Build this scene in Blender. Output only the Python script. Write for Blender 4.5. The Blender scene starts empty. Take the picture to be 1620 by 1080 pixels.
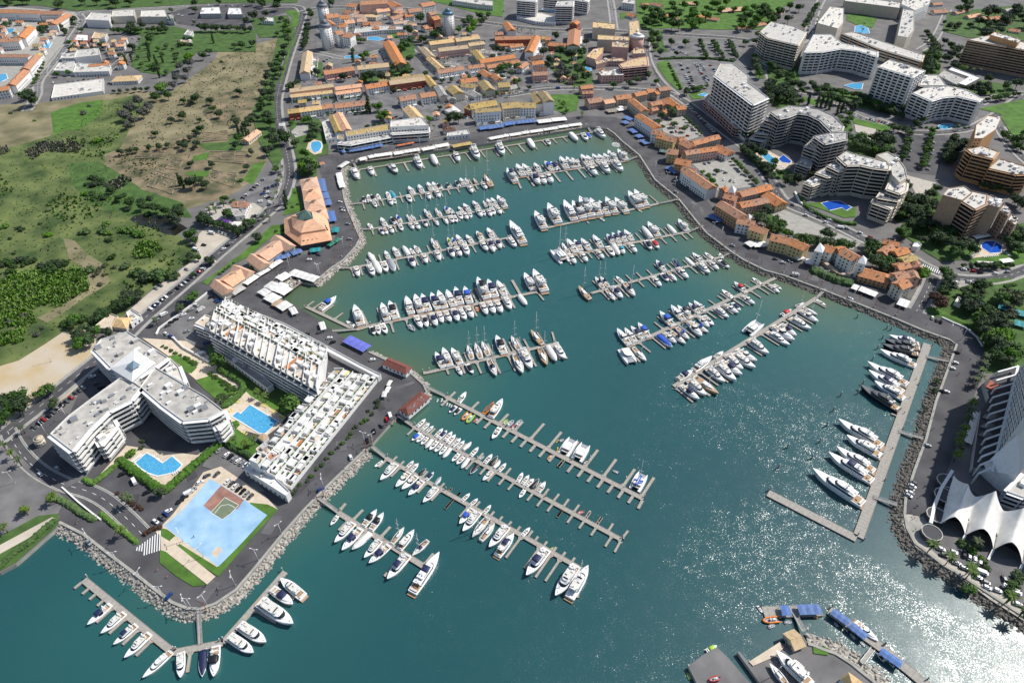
import bpy, bmesh, math, random
from mathutils import Vector, Matrix
from mathutils.geometry import tessellate_polygon
R = math.radians
rnd = random.Random(7)
SC = bpy.context.scene
COL = SC.collection
# ------------------------------------------------------------------ camera, sky, sun, exposure
CAM_H, PITCH, FOC = 300.0, R(40.7), 1080.0
cam = bpy.data.cameras.new('camera'); cam.lens = 24; cam.sensor_width = 36
cam.clip_start = 1; cam.clip_end = 12000
camo = bpy.data.objects.new('camera', cam); COL.objects.link(camo)
camo.location = (0, 0, CAM_H); camo.rotation_euler = (R(90) - PITCH, 0, 0)
SC.camera = camo
SUN_EL, SUN_AZ = R(49), R(66)           # azimuth clockwise from +Y
w = bpy.data.worlds.new('World'); SC.world = w; w.use_nodes = True
nt = w.node_tree; nt.nodes.clear()
sky = nt.nodes.new('ShaderNodeTexSky'); sky.sky_type = 'NISHITA'; sky.sun_disc = False
sky.sun_elevation = SUN_EL; sky.sun_rotation = SUN_AZ
bg = nt.nodes.new('ShaderNodeBackground'); bg.inputs[1].default_value = 0.10
wo = nt.nodes.new('ShaderNodeOutputWorld')
nt.links.new(sky.outputs[0], bg.inputs[0]); nt.links.new(bg.outputs[0], wo.inputs[0])
sl = bpy.data.lights.new('sun', 'SUN'); sl.energy = 4.3; sl.angle = R(0.5); sl.color = (1, .965, .9)
so = bpy.data.objects.new('sun', sl); COL.objects.link(so)
sd = Vector((math.sin(SUN_AZ) * math.cos(SUN_EL), math.cos(SUN_AZ) * math.cos(SUN_EL), math.sin(SUN_EL)))
so.rotation_euler = sd.to_track_quat('Z', 'Y').to_euler()
SC.view_settings.view_transform = 'Standard'; SC.view_settings.look = 'None'
SC.view_settings.exposure = 0.1; SC.view_settings.gamma = 1.0
SC.cycles.max_bounces = 5; SC.cycles.diffuse_bounces = 2; SC.cycles.glossy_bounces = 2
SC.cycles.transmission_bounces = 2; SC.cycles.caustics_reflective = False; SC.cycles.caustics_refractive = False

# ------------------------------------------------------------------ where a point of the ground lies
VIEWS = {'A1': (540, 190, 6.75), 'A2': (780, 190, 6.75), 'A3': (540, 340, 6.75), 'A4': (780, 290, 6.75),
 'A5': (940, 330, 6.75), 'A6': (480, 420, 6.75), 'A7': (680, 420, 5.683), 'B1': (970, 430, 6.75),
 'B2': (1060, 450, 5.682), 'B3': (650, 590, 6.75), 'B4': (820, 660, 6.75), 'B5': (580, 660, 6.75),
 'B6': (700, 760, 5.683), 'B7': (500, 770, 6.0), 'C1': (290, 440, 4.5), 'C2': (340, 600, 5.4),
 'C3': (320, 260, 4.908), 'C4': (1380, 500, 5.4), 'C5': (1400, 700, 5.4), 'C6': (1080, 920, 4.5),
 'D1': (960, 130, 5.4), 'D2': (1100, 250, 4.263), 'D3': (1180, 130, 4.32), 'D4': (1420, 130, 3.725),
 'D5': (640, 20, 3.857), 'D6': (440, 100, 5.4), 'O': (0, 0, 1.0)}
for _r in range(4):
 for _c in range(4): VIEWS['T%d%d' % (_r, _c)] = (405 * _c, 270 * _r, 4.0)
CT, ST = math.cos(PITCH), math.sin(PITCH)
def P(x, y, z=0.0, v='O'):
 ox, oy, s = VIEWS[v]
 x = ox + x / s; y = oy + y / s
 dx, dy = (x - 810) / FOC, (540 - y) / FOC
 d = Vector((dx, CT + dy * ST, -ST + dy * CT))
 t = (z - CAM_H) / d.z
 return Vector((d.x * t, d.y * t, z))
def PP(v, pts, z=0.0): return [P(a, b, z, v) for a, b in pts]
def PX(p):            # world point -> photo pixel (used only for wording labels and checks)
 q = Vector(p) - Vector((0, 0, CAM_H))
 f = q.y * CT - q.z * ST; u = q.y * ST + q.z * CT
 return 810 + FOC * q.x / f, 540 - FOC * u / f
WATER = -2.2
# ------------------------------------------------------------------ materials
M = {}
def mat(name, col, rough=.7, var=0.0, scale=.3, col2=None, bump=0.0, metal=0.0, spec=.5, detail=4.0):
 m = bpy.data.materials.new(name); m.use_nodes = True; M[name] = m
 n = m.node_tree; b = n.nodes['Principled BSDF']
 b.inputs['Roughness'].default_value = rough; b.inputs['Metallic'].default_value = metal
 b.inputs['Specular IOR Level'].default_value = spec
 c = (*col, 1); b.inputs['Base Color'].default_value = c
 if var > 0 or col2 is not None:
  g = n.nodes.new('ShaderNodeNewGeometry'); t = n.nodes.new('ShaderNodeTexNoise')
  t.inputs['Scale'].default_value = scale; t.inputs['Detail'].default_value = detail
  n.links.new(g.outputs['Position'], t.inputs['Vector'])
  cr = n.nodes.new('ShaderNodeValToRGB'); e = cr.color_ramp.elements
  e[0].position, e[1].position = .33, .67
  e[0].color = (*[k * (1 - var) for k in col], 1)
  e[1].color = (*(col2 if col2 else [min(1, k * (1 + var)) for k in col]), 1)
  n.links.new(t.outputs[0], cr.inputs[0]); n.links.new(cr.outputs[0], b.inputs['Base Color'])
  if bump:
   bp = n.nodes.new('ShaderNodeBump'); bp.inputs['Strength'].default_value = bump
   n.links.new(t.outputs[0], bp.inputs['Height']); n.links.new(bp.outputs[0], b.inputs['Normal'])
 return m
def vary(names, amt):         # each object of a kind has its own age and tint
 for nm in names:
  n = M[nm].node_tree; b = n.nodes['Principled BSDF']; i = n.nodes.new('ShaderNodeObjectInfo'); r = n.nodes.new('ShaderNodeMapRange')
  r.inputs[3].default_value = 1 - amt; r.inputs[4].default_value = 1 + amt; n.links.new(i.outputs['Random'], r.inputs[0])
  h = n.nodes.new('ShaderNodeHueSaturation'); h.inputs['Color'].default_value = b.inputs['Base Color'].default_value
  if b.inputs['Base Color'].links: n.links.new(b.inputs['Base Color'].links[0].from_socket, h.inputs['Color'])
  n.links.new(r.outputs[0], h.inputs['Value']); n.links.new(r.outputs[0], h.inputs['Saturation']); n.links.new(h.outputs[0], b.inputs['Base Color'])
mat('white', (.80, .79, .77), .55, .05, .6)
mat('cream', (.66, .60, .50), .7, .06, .5)
mat('sandstone', (.42, .29, .20), .8, .10, .4)
mat('ochre', (.50, .29, .14), .8, .10, .4)
mat('yellowwall', (.60, .48, .24), .8, .08, .4)
mat('pinkwall', (.62, .40, .35), .8, .08, .4)
mat('redwall', (.36, .10, .06), .8, .08, .4)
mat('greywall', (.50, .48, .45), .8, .08, .4)
mat('beige', (.52, .45, .37), .8, .08, .4)
mat('terracotta', (.47, .225, .12), .85, .22, .55, bump=.2)
mat('salmon', (.66, .40, .27), .85, .12, .4)
mat('oldtile', (.42, .31, .14), .9, .25, .6)
mat('tantile', (.58, .42, .24), .9, .15, .5)
mat('redtile', (.19, .065, .05), .85, .2, .9)
mat('browntile', (.13, .07, .05), .85, .2, .9)
mat('flatroof', (.44, .42, .385), .9, .18, .25)
mat('paleroof', (.60, .57, .52), .9, .12, .25)
mat('glass', (.018, .022, .03), .12, spec=.6)
mat('blueglass', (.03, .08, .14), .1, spec=.7)
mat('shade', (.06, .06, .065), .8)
mat('metal', (.45, .46, .48), .4, metal=.6)
mat('lampwhite', (.75, .75, .75), .4)
mat('tentcloth', (.80, .78, .73), .75, .10, .25)
mat('copper', (.10, .17, .15), .6, .2, .6)
mat('skylight', (.22, .30, .36), .15)
mat('bluepyramid', (.10, .22, .32), .4)
mat('leadroof', (.20, .22, .26), .6)
mat('blueawning', (.10, .18, .40), .7, .12, .8)
mat('violetawning', (.14, .16, .55), .7, .12, .8)
mat('tealawning', (.02, .25, .27), .7)
mat('orangeawning', (.65, .17, .05), .7)
mat('purple', (.12, .03, .30), .7)
mat('yellowcanvas', (.75, .62, .22), .7)
mat('greencanvas', (.03, .20, .13), .7)
mat('canvas', (.78, .76, .72), .7, .05, 1.0)
mat('asphalt', (.070, .068, .074), .9, .15, .07, col2=(.108, .105, .110), detail=10)
mat('greyasphalt', (.135, .13, .13), .9, .15, .07, col2=(.215, .207, .205), detail=10)
mat('concrete', (.36, .345, .31), .9, .15, .25, detail=6)
mat('paving', (.47, .43, .37), .9, .12, .3, detail=6)
mat('townground', (.155, .148, .142), .9, .2, .06, detail=9)
mat('sandpave', (.62, .52, .40), .9, .10, .3)
mat('gravel', (.52, .46, .38), .95, .15, .08, detail=8)
mat('sand', (.62, .55, .45), .95, .12, .05, col2=(.50, .37, .19), detail=6)
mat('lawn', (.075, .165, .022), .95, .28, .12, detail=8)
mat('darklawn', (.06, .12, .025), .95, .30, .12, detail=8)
mat('field', (.14, .135, .065), .95, .2, .04, col2=(.30, .255, .15), detail=12)
mat('dirt', (.085, .10, .045), .95, .25, .06, col2=(.29, .22, .135), detail=12)
mat('marsh', (.042, .085, .018), .95, .2, .045, col2=(.165, .20, .062), detail=14)
mat('mud', (.020, .020, .013), .25, .2, .1)
mat('paint', (.80, .80, .78), .8)
mat('yellowpaint', (.70, .50, .05), .8)
mat('poolwater', (.06, .33, .62), .08, .10, 1.3, col2=(.12, .46, .72), detail=3)  # lighter mottling puts a caustic light pattern into the water colour
mat('poolblue', (.02, .10, .50), .08, .10, .5)
mat('pooltile', (.62, .50, .38), .8, .08, .5)
mat('bluecourt', (.30, .53, .76), .8, .2, .10, col2=(.40, .60, .80), detail=9)
mat('redcourt', (.33, .17, .13), .85, .25, .2, detail=7)
mat('greencourt', (.17, .21, .13), .85, .2, .2, detail=7)
mat('rock', (.165, .15, .128), .95, .4, .9, bump=.3)
mat('palerock', (.36, .335, .295), .95, .45, .9, bump=.3)
mat('wood', (.30, .26, .21), .85, .18, .8)
mat('pontoon', (.36, .335, .30), .85, .14, .7)
mat('teak', (.40, .26, .15), .7)
mat('gelcoat', (.84, .84, .83), .25)
mat('offwhite', (.70, .68, .63), .35)
mat('greyhull', (.34, .36, .39), .35)
mat('navy', (.012, .018, .075), .6)
mat('navyhull', (.010, .014, .05), .2)
mat('black', (.012, .012, .014), .5)
mat('blackhull', (.02, .02, .022), .15)
mat('bluecover', (.02, .10, .50), .7)
mat('tealcover', (.02, .30, .40), .6)
mat('lime', (.33, .55, .03), .5)
mat('orange', (.72, .20, .015), .5)
mat('red', (.48, .025, .02), .5)
mat('tan', (.45, .33, .21), .6)
mat('pink', (.70, .33, .25), .5)
mat('yellow', (.72, .46, .04), .5)
mat('rubber', (.02, .02, .02), .8)
mat('carwhite', (.78, .78, .78), .25); mat('carsilver', (.40, .42, .44), .25, metal=.3)
mat('cargrey', (.12, .125, .13), .25, metal=.2); mat('carblack', (.012, .012, .014), .2)
mat('carred', (.40, .015, .015), .25); mat('carblue', (.02, .06, .22), .25)
mat('bark', (.13, .09, .06), .95)
mat('leafdark', (.030, .062, .016), .85, .35, .7, detail=2)
mat('leafmid', (.052, .108, .022), .85, .35, .7, detail=2)
mat('leafbright', (.085, .175, .022), .85, .3, .7, detail=2)
mat('leafolive', (.070, .085, .040), .85, .3, .7, detail=2)
mat('leafgrey', (.085, .09, .075), .85, .3, .7, detail=2)
mat('palmleaf', (.075, .115, .03), .8, .3, .7, detail=2)
mat('reed', (.17, .28, .06), .9, .35, .25, detail=4)
mat('reeddry', (.26, .24, .17), .9, .3, .3, detail=4)
mat('skin', (.45, .27, .19), .7)
mat('stonewall', (.45, .36, .27), .95, .25, .5)
mat('ruinstone', (.30, .235, .175), .95, .3, .5)
mat('asphaltpatch', (.060, .058, .064), .9, .2, .2)
mat('wornasphalt', (.125, .122, .125), .9, .2, .12, detail=8)
mat('brownplant', (.07, .035, .02), .9, .3, 1.0)

vary(['terracotta', 'salmon', 'oldtile', 'tantile', 'flatroof', 'paleroof', 'canvas'], .16)
vary(['leafdark', 'leafmid', 'leafbright', 'leafolive', 'palmleaf'], .28)
vary(['gelcoat', 'white', 'cream', 'beige', 'yellowwall', 'pinkwall', 'ochre', 'teak', 'blueawning'], .07)
def water_material():
 m = bpy.data.materials.new('seawater'); m.use_nodes = True; M['seawater'] = m
 n = m.node_tree; L = n.links; b = n.nodes['Principled BSDF']
 g = n.nodes.new('ShaderNodeNewGeometry')
 def noise(scale, detail, rough=.55, dist=0.0):
  t = n.nodes.new('ShaderNodeTexNoise'); t.inputs['Scale'].default_value = scale
  t.inputs['Detail'].default_value = detail; t.inputs['Roughness'].default_value = rough
  t.inputs['Distortion'].default_value = dist
  L.new(g.outputs['Position'], t.inputs['Vector']); return t
 at = n.nodes.new('ShaderNodeAttribute'); at.attribute_name = 'silt'
 big = noise(.006, 4)
 ad = n.nodes.new('ShaderNodeMath'); ad.operation = 'MULTIPLY_ADD'
 ad.inputs[1].default_value = .35; L.new(big.outputs[0], ad.inputs[0])
 sb = n.nodes.new('ShaderNodeMath'); sb.operation = 'ADD'; sb.inputs[1].default_value = -.175
 L.new(at.outputs['Fac'], sb.inputs[0]); L.new(sb.outputs[0], ad.inputs[2])
 cr = n.nodes.new('ShaderNodeValToRGB'); e = cr.color_ramp.elements
 e[0].position = 0.0; e[0].color = (.013, .070, .080, 1)
 e[1].position = 1.0; e[1].color = (.085, .130, .070, 1)
 k = e.new(.33); k.color = (.022, .104, .101, 1)
 k = e.new(.62); k.color = (.050, .126, .098, 1)
 L.new(ad.outputs[0], cr.inputs[0]); L.new(cr.outputs[0], b.inputs['Base Color'])
 b.inputs['Roughness'].default_value = .34; b.inputs['IOR'].default_value = 1.33
 b.inputs['Coat Weight'].default_value = 1; b.inputs['Coat Roughness'].default_value = .21; b.inputs['Coat IOR'].default_value = 1.33
 wv = noise(1.7, 3, .6); wv2 = noise(.16, 3, .5); wind = noise(.011, 3, .55, 1.2)
 at2 = n.nodes.new('ShaderNodeAttribute'); at2.attribute_name = 'calm'
 mr = n.nodes.new('ShaderNodeMapRange'); mr.inputs[1].default_value = .38; mr.inputs[2].default_value = .60
 mr.inputs[3].default_value = .45; mr.inputs[4].default_value = 1.0
 L.new(wind.outputs[0], mr.inputs[0])
 mu = n.nodes.new('ShaderNodeMath'); mu.operation = 'MULTIPLY'
 L.new(mr.outputs[0], mu.inputs[0]); L.new(at2.outputs['Fac'], mu.inputs[1])
 def slope(t, amt):
  s = n.nodes.new('ShaderNodeVectorMath'); s.operation = 'SUBTRACT'; s.inputs[1].default_value = (.5, .5, .5)
  L.new(t.outputs['Color'], s.inputs[0])
  q = n.nodes.new('ShaderNodeVectorMath'); q.operation = 'MULTIPLY'; q.inputs[1].default_value = (amt, amt, 0)
  L.new(s.outputs[0], q.inputs[0]); return q
 a, c = slope(wv, 1.5), slope(wv2, .5)
 s1 = n.nodes.new('ShaderNodeVectorMath'); s1.operation = 'ADD'; L.new(a.outputs[0], s1.inputs[0]); L.new(c.outputs[0], s1.inputs[1])
 s2 = n.nodes.new('ShaderNodeVectorMath'); s2.operation = 'SCALE'; L.new(s1.outputs[0], s2.inputs[0]); L.new(mu.outputs[0], s2.inputs['Scale'])
 s3 = n.nodes.new('ShaderNodeVectorMath'); s3.operation = 'ADD'; s3.inputs[1].default_value = (0, 0, 1); L.new(s2.outputs[0], s3.inputs[0])
 s4 = n.nodes.new('ShaderNodeVectorMath'); s4.operation = 'NORMALIZE'; L.new(s3.outputs[0], s4.inputs[0])
 L.new(s4.outputs[0], b.inputs['Coat Normal'])
 return m
water_material()
# ------------------------------------------------------------------ mesh helper
class MB:
 def __init__(s): s.v, s.f, s.m, s.ms, s.sm = [], [], [], [], []
 def slot(s, name):
  if name not in s.ms: s.ms.append(name)
  return s.ms.index(name)
 def add(s, vs, fs, mt, smooth=False):
  o = len(s.v); s.v += [tuple(p) for p in vs]; k = s.slot(mt)
  for f in fs: s.f.append([o + i for i in f]); s.m.append(k); s.sm.append(smooth)
 def box(s, c, d, mt, rz=0.0, taper=1.0):
  x, y, z = d[0] / 2, d[1] / 2, d[2] / 2; ca, sa = math.cos(rz), math.sin(rz); vs = []
  for zz, t in ((-z, 1), (z, taper)):
   for xx, yy in ((-x, -y), (x, -y), (x, y), (-x, y)):
    xx *= t; yy *= t
    vs.append((c[0] + xx * ca - yy * sa, c[1] + xx * sa + yy * ca, c[2] + zz))
  s.add(vs, [(3, 2, 1, 0), (4, 5, 6, 7), (0, 1, 5, 4), (1, 2, 6, 5), (2, 3, 7, 6), (3, 0, 4, 7)], mt)
 def prism(s, poly, z0, z1, mt, top=None, bottom=False, inset=0.0):
  poly = ccw(poly); n = len(poly)
  vs = [(p[0], p[1], z0) for p in poly] + [(p[0], p[1], z1) for p in poly]
  s.add(vs, [(i, (i + 1) % n, n + (i + 1) % n, n + i) for i in range(n)], mt)
  t = tri(poly)
  s.add([(p[0], p[1], z1) for p in poly], t, top or mt)
  if bottom: s.add([(p[0], p[1], z0) for p in poly], [f[::-1] for f in t], mt)
 def sheet(s, poly, z, mt):
  poly = ccw(poly); s.add([(p[0], p[1], z) for p in poly], tri(poly), mt)
 def beam(s, a, b, wd, ht, mt):         # a bar from a to b
  a, b = Vector(a), Vector(b); d = (b - a)
  if d.length < 1e-6: return
  d.normalize(); up = Vector((0, 0, 1)) if abs(d.z) < .95 else Vector((0, 1, 0))
  r = d.cross(up).normalized() * (wd / 2); u = r.cross(d).normalized() * (ht / 2)
  vs = [p + q for p in (a, b) for q in (-r - u, r - u, r + u, -r + u)]
  s.add(vs, [(0, 1, 2, 3)[::-1], (4, 5, 6, 7), (0, 1, 5, 4), (1, 2, 6, 5), (2, 3, 7, 6), (3, 0, 4, 7)], mt)
 def cyl(s, c, r, h, mt, n=8, r2=None, cap=True):
  r2 = r if r2 is None else r2; vs = []
  for zz, rr in ((0, r), (h, r2)):
   for i in range(n):
    a = 2 * math.pi * i / n; vs.append((c[0] + rr * math.cos(a), c[1] + rr * math.sin(a), c[2] + zz))
  fs = [(i, (i + 1) % n, n + (i + 1) % n, n + i) for i in range(n)]
  if cap: fs += [tuple(range(n, 2 * n)), tuple(range(n - 1, -1, -1))]
  s.add(vs, fs, mt, True)
 def loft(s, rings, mt, cap0=True, cap1=True, closed=True, smooth=True):
  n = len(rings[0]); vs = [p for r in rings for p in r]; fs = []
  for k in range(len(rings) - 1):
   for i in range(n if closed else n - 1):
    j = (i + 1) % n; fs.append((k * n + i, k * n + j, (k + 1) * n + j, (k + 1) * n + i))
  if cap0: fs.append(tuple(range(n - 1, -1, -1)))
  if cap1: fs.append(tuple(range((len(rings) - 1) * n, len(rings) * n)))
  s.add(vs, fs, mt, smooth)
 def mesh(s, name):
  me = bpy.data.meshes.new(name); me.from_pydata(s.v, [], s.f)
  for k in s.ms: me.materials.append(M[k])
  me.polygons.foreach_set('material_index', s.m); me.polygons.foreach_set('use_smooth', s.sm)
  me.update(); return me
 def build(s, name, parent=None, loc=(0, 0, 0), rz=0.0):
  return place(s.mesh(name), name, parent, loc, rz)
def area(p): return sum(p[i][0] * p[(i + 1) % len(p)][1] - p[(i + 1) % len(p)][0] * p[i][1] for i in range(len(p))) / 2
def ccw(p):
 p = list(p); return p if area(p) > 0 else p[::-1]
def tri(poly):
 t = tessellate_polygon([[Vector((p[0], p[1], 0)) for p in poly]]); out = []
 for f in t:
  a, b, c = (poly[i] for i in f)
  cr = (b[0] - a[0]) * (c[1] - a[1]) - (c[0] - a[0]) * (b[1] - a[1])
  out.append(tuple(f) if cr > 0 else tuple(f[::-1]))
 return out
def place(me, name, parent=None, loc=(0, 0, 0), rz=0.0, sc=None):
 o = bpy.data.objects.new(name, me); COL.objects.link(o)
 o.location = loc; o.rotation_euler = (0, 0, rz)
 if sc is not None: o.scale = sc if not isinstance(sc, (int, float)) else (sc, sc, sc)
 if parent is not None: o.parent = parent
 return o
def thing(name, label, cat, loc=(0, 0, 0), rz=0.0, group=None, sc=None):
 o = place(None, name, None, loc, rz, sc); o.empty_display_size = .5
 return tag(o, label, cat, group)
def tag(o, label=None, cat=None, group=None, kind=None):
 if label: o['label'] = label
 if cat: o['category'] = cat
 if group: o['group'] = group
 if kind: o['kind'] = kind
 return o
def struct(name, mb, kind='structure', label=None):
 o = mb.build(name); o['kind'] = kind
 if label: o['label'] = label
 return o
_U = 'zeroth first second third fourth fifth sixth seventh eighth ninth tenth eleventh twelfth thirteenth fourteenth fifteenth sixteenth seventeenth eighteenth nineteenth'.split()
_T = ['twent', 'thirt', 'fort', 'fift', 'sixt', 'sevent', 'eight', 'ninet']
ORD = _U + [(t + 'ieth' if k == 0 else t + 'y-' + _U[k]) for t in _T for k in range(10)]
def inpoly(p, poly):
 c = False; n = len(poly); j = n - 1
 for i in range(n):
  if (poly[i][1] > p[1]) != (poly[j][1] > p[1]) and p[0] < (poly[j][0] - poly[i][0]) * (p[1] - poly[i][1]) / (poly[j][1] - poly[i][1]) + poly[i][0]: c = not c
  j = i
 return c
def segdist(p, a, b):
 d = (b[0] - a[0], b[1] - a[1]); l = d[0] ** 2 + d[1] ** 2
 t = max(0, min(1, ((p[0] - a[0]) * d[0] + (p[1] - a[1]) * d[1]) / l)) if l else 0
 return math.hypot(p[0] - a[0] - d[0] * t, p[1] - a[1] - d[1] * t)
# ================================================================== ground, water, roads, lawns
SHORE = [(-260, 1010), (-120, 950), (0, 905), (25, 892), (90, 835), (92, 828), (130, 847), (175, 882), (212, 910), (240, 932), (270, 955),
 (295, 965), (317, 966), (342, 957), (375, 935), (405, 900), (450, 845), (482, 809), (510, 780), (580, 712), (622, 665), (630, 657),
 (677, 622), (672, 608), (651, 589), (605, 565), (585, 556), (552, 540), (517, 519), (487, 495), (455, 478), (443, 470), (476, 446), (497, 449),
 (525, 425), (545, 412), (565, 390), (571, 377), (565, 362), (552, 332), (546, 315), (543, 295), (541, 272), (548, 260), (564, 257),
 (710, 236), (780, 226), (919, 203), (934, 201), (959, 204), (971, 212), (983, 224), (1010, 246), (1035, 285), (1072, 315), (1100, 350),
 (1117, 370), (1150, 395), (1175, 412), (1210, 429), (1240, 437), (1302, 460), (1365, 485), (1420, 507), (1455, 522), (1485, 533),
 (1500, 538), (1511, 545), (1505, 562), (1490, 603), (1478, 635), (1462, 695), (1445, 740), (1430, 785), (1428, 812), (1432, 835),
 (1445, 860), (1465, 875), (1490, 895), (1527, 917), (1565, 942), (1600, 965), (1660, 1002), (1760, 1070), (1900, 1160)]
shore_w = [P(x, y) for x, y in SHORE]
land = [Vector((shore_w[0].x - 900, shore_w[0].y - 60, 0))] + shore_w + [Vector((2600, shore_w[-1].y, 0)), Vector((3200, 4200, 0)), Vector((-3200, 4200, 0)), Vector((-3200, shore_w[0].y, 0))]
mb = MB(); mb.prism(land, -4, 0, 'concrete', top='townground')
struct('ground', mb)
WHARF_A = PP('C6', [(38, 598), (150, 515), (245, 462), (330, 545), (480, 720), (520, 790), (160, 790), (100, 720)])
WHARF_B = PP('C6', [(390, 500), (405, 495), (470, 570), (690, 430), (735, 445), (740, 405), (840, 362), (890, 430), (930, 440), (1000, 470), (1090, 500), (1200, 570), (1350, 690), (1440, 760), (1500, 850), (640, 850), (550, 720)])
for pts in (WHARF_A, WHARF_B):
 mb = MB(); mb.prism(pts, -4, 0, 'concrete', top='greyasphalt'); struct('wharf_ground', mb)
x0, x1, y0, y1, stp = -620, 700, 20, 720, 5.0
nx, ny = int((x1 - x0) / stp) + 1, int((y1 - y0) / stp) + 1
nwq = [P(x, y) for x, y in [(240, 932), (317, 966), (450, 845), (630, 657), (651, 589), (552, 540), (443, 470), (497, 448), (571, 377), (541, 272), (548, 258), (780, 226), (934, 201), (1010, 246), (1072, 315), (1175, 412), (1302, 460)]]
lanes = [([(1360, 850), (1420, 885), (1470, 925), (1530, 960)], 10), ([(1420, 985), (1460, 1015), (1475, 1060)], 13), ([(1375, 965), (1420, 1000), (1450, 1040)], 7),
         ([(1405, 700), (1400, 840), (1450, 880), (1560, 955), (1640, 1010)], 9), ([(1215, 1010), (1300, 1000)], 9)]
lanes = [([P(x, y) for x, y in l], wd) for l, wd in lanes]
vs, silt, calm = [], [], []
for j in range(ny):
 for i in range(nx):
  p = (x0 + i * stp, y0 + j * stp, WATER); vs.append(p)
  d = min(segdist(p, nwq[k], nwq[k + 1]) for k in range(len(nwq) - 1))
  wgt = 1.0 if p[1] > 330 else max(.45, (p[1] - 60) / 270)
  s = .92 * math.exp(-d / 42) * wgt + .30 * max(0, min(1, (p[1] - 230) / 330)) + .06
  silt.append(min(1, s))
  c = 1.0
  for l, wd in lanes:
   dd = min(segdist(p, l[k], l[k + 1]) for k in range(len(l) - 1))
   c = min(c, .18 + .82 * max(0, min(1, (dd - wd * .5) / 5)))
  calm.append(c)
fs = [(j * nx + i, j * nx + i + 1, (j + 1) * nx + i + 1, (j + 1) * nx + i) for j in range(ny - 1) for i in range(nx - 1)]
me = bpy.data.meshes.new('water'); me.from_pydata(vs, [], fs); me.materials.append(M['seawater'])
for nm, dat in (('silt', silt), ('calm', calm)):
 a = me.attributes.new(nm, 'FLOAT', 'POINT'); a.data.foreach_set('value', dat)
tag(place(me, 'water'), kind='structure')

OVZ = [0.03]
def ov(name, v, pts, mt, kind='structure', label=None):
 OVZ[0] += .0025
 mb = MB(); mb.sheet(PP(v, pts), OVZ[0], mt); return struct(name, mb, kind, label)
def offs(pts, d):
 out = []
 for i, p in enumerate(pts):
  a = pts[max(0, i - 1)]; b = pts[min(len(pts) - 1, i + 1)]
  t = Vector((b[0] - a[0], b[1] - a[1])).normalized(); out.append((p[0] - t.y * d, p[1] + t.x * d))
 return out
def smooth(pts, n=4):          # Catmull-Rom through the points
 out = []
 for i in range(len(pts) - 1):
  p0, p1, p2, p3 = (Vector(pts[max(0, min(len(pts) - 1, i + k))][:2]) for k in (-1, 0, 1, 2))
  for s in range(n):
   t = s / n
   out.append(.5 * ((2 * p1) + (p2 - p0) * t + (2 * p0 - 5 * p1 + 4 * p2 - p3) * t * t + (3 * p1 - p0 - 3 * p2 + p3) * t ** 3))
 out.append(Vector(pts[-1][:2])); return out
def ribbon(mb, pts, d0, d1, z, mt):
 a, b = offs(pts, d0), offs(pts, d1); n = len(pts)
 vs = [(*p, z) for p in a] + [(*p, z) for p in b]
 fs = [((i, i + 1, n + i + 1, n + i) if d1 > d0 else (i, n + i, n + i + 1, i + 1)) for i in range(n - 1)]
 mb.add(vs, fs, mt)
def dashes(mb, pts, off, z, wd, on, gap, mt='paint'):
 pts = offs(pts, off) if off else [tuple(p[:2]) for p in pts]
 acc = 0.0
 for i in range(len(pts) - 1):
  a, b = Vector(pts[i]), Vector(pts[i + 1]); l = (b - a).length
  if l < 1e-5: continue
  t = (b - a) / l; n = Vector((-t.y, t.x)) * wd / 2; s = -acc
  while s < l:
   u0, u1 = max(0, s), min(l, s + on)
   if u1 > u0:
    q = [a + t * u0 - n, a + t * u1 - n, a + t * u1 + n, a + t * u0 + n]
    mb.add([(*k, z) for k in q], [(0, 1, 2, 3)], mt)
   s += on + gap
  acc = (l - s) % (on + gap) if s > l else 0
  acc = (on + gap) - (s - l) if s > l else 0
ROADS = []
def road(v, pts, wd, mt='asphalt', mark=True, pave=2.2):
 w_ = smooth(PP(v, pts)); ROADS.append((w_, wd)); OVZ[0] += .0025; z = OVZ[0]
 mb = MB(); ribbon(mb, w_, -wd / 2, wd / 2, z, mt)
 struct('road', mb)
 if pave:
  mb = MB()
  for s in (-1, 1):
   a, b = sorted((s * (wd / 2), s * (wd / 2 + pave)))
   ribbon(mb, w_, a, b, z + .12, 'concrete')
   q = offs(w_, s * wd / 2)
   mb.add([(*p, z) for p in q] + [(*p, z + .12) for p in q], [(i, i + 1, len(q) + i + 1, len(q) + i) for i in range(len(q) - 1)], 'concrete')
  struct('pavement', mb)
 if mark:
  mb = MB(); dashes(mb, w_, 0, z + .006, .22, 3, 4)
  for s in (-1, 1): dashes(mb, w_, s * (wd / 2 - .4), z + .006, .16, 40, .01)
  struct('road_markings', mb)
 return w_
# ---- wild land in the west
ov('field', 'O', [(-160, 175), (60, 163), (110, 158), (165, 150), (215, 142), (262, 150), (300, 125), (340, 95), (345, 80), (400, 72), (440, 60), (449, 80), (436, 150), (418, 170), (410, 230), (425, 255), (395, 290), (330, 320), (300, 330), (250, 330), (215, 320), (165, 245), (90, 330), (0, 340), (-160, 350)], 'field')
ov('marsh', 'O', [(-160, 255), (-60, 245), (0, 240), (30, 225), (80, 210), (120, 190), (165, 160), (215, 150), (235, 165), (210, 195), (190, 235), (165, 245), (175, 290), (215, 320), (235, 335), (300, 385), (316, 405), (300, 415), (262, 440), (215, 478), (195, 500), (160, 527), (105, 525), (80, 545), (30, 575), (-60, 600), (-160, 640)], 'marsh')
ov('field', 'O', [(-60, 172), (58, 168), (82, 182), (80, 215), (22, 232), (-60, 226)], 'field')
ov('grass_field', 'O', [(80, 178), (125, 163), (163, 158), (162, 180), (128, 205), (100, 207), (85, 215)], 'lawn')
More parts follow.
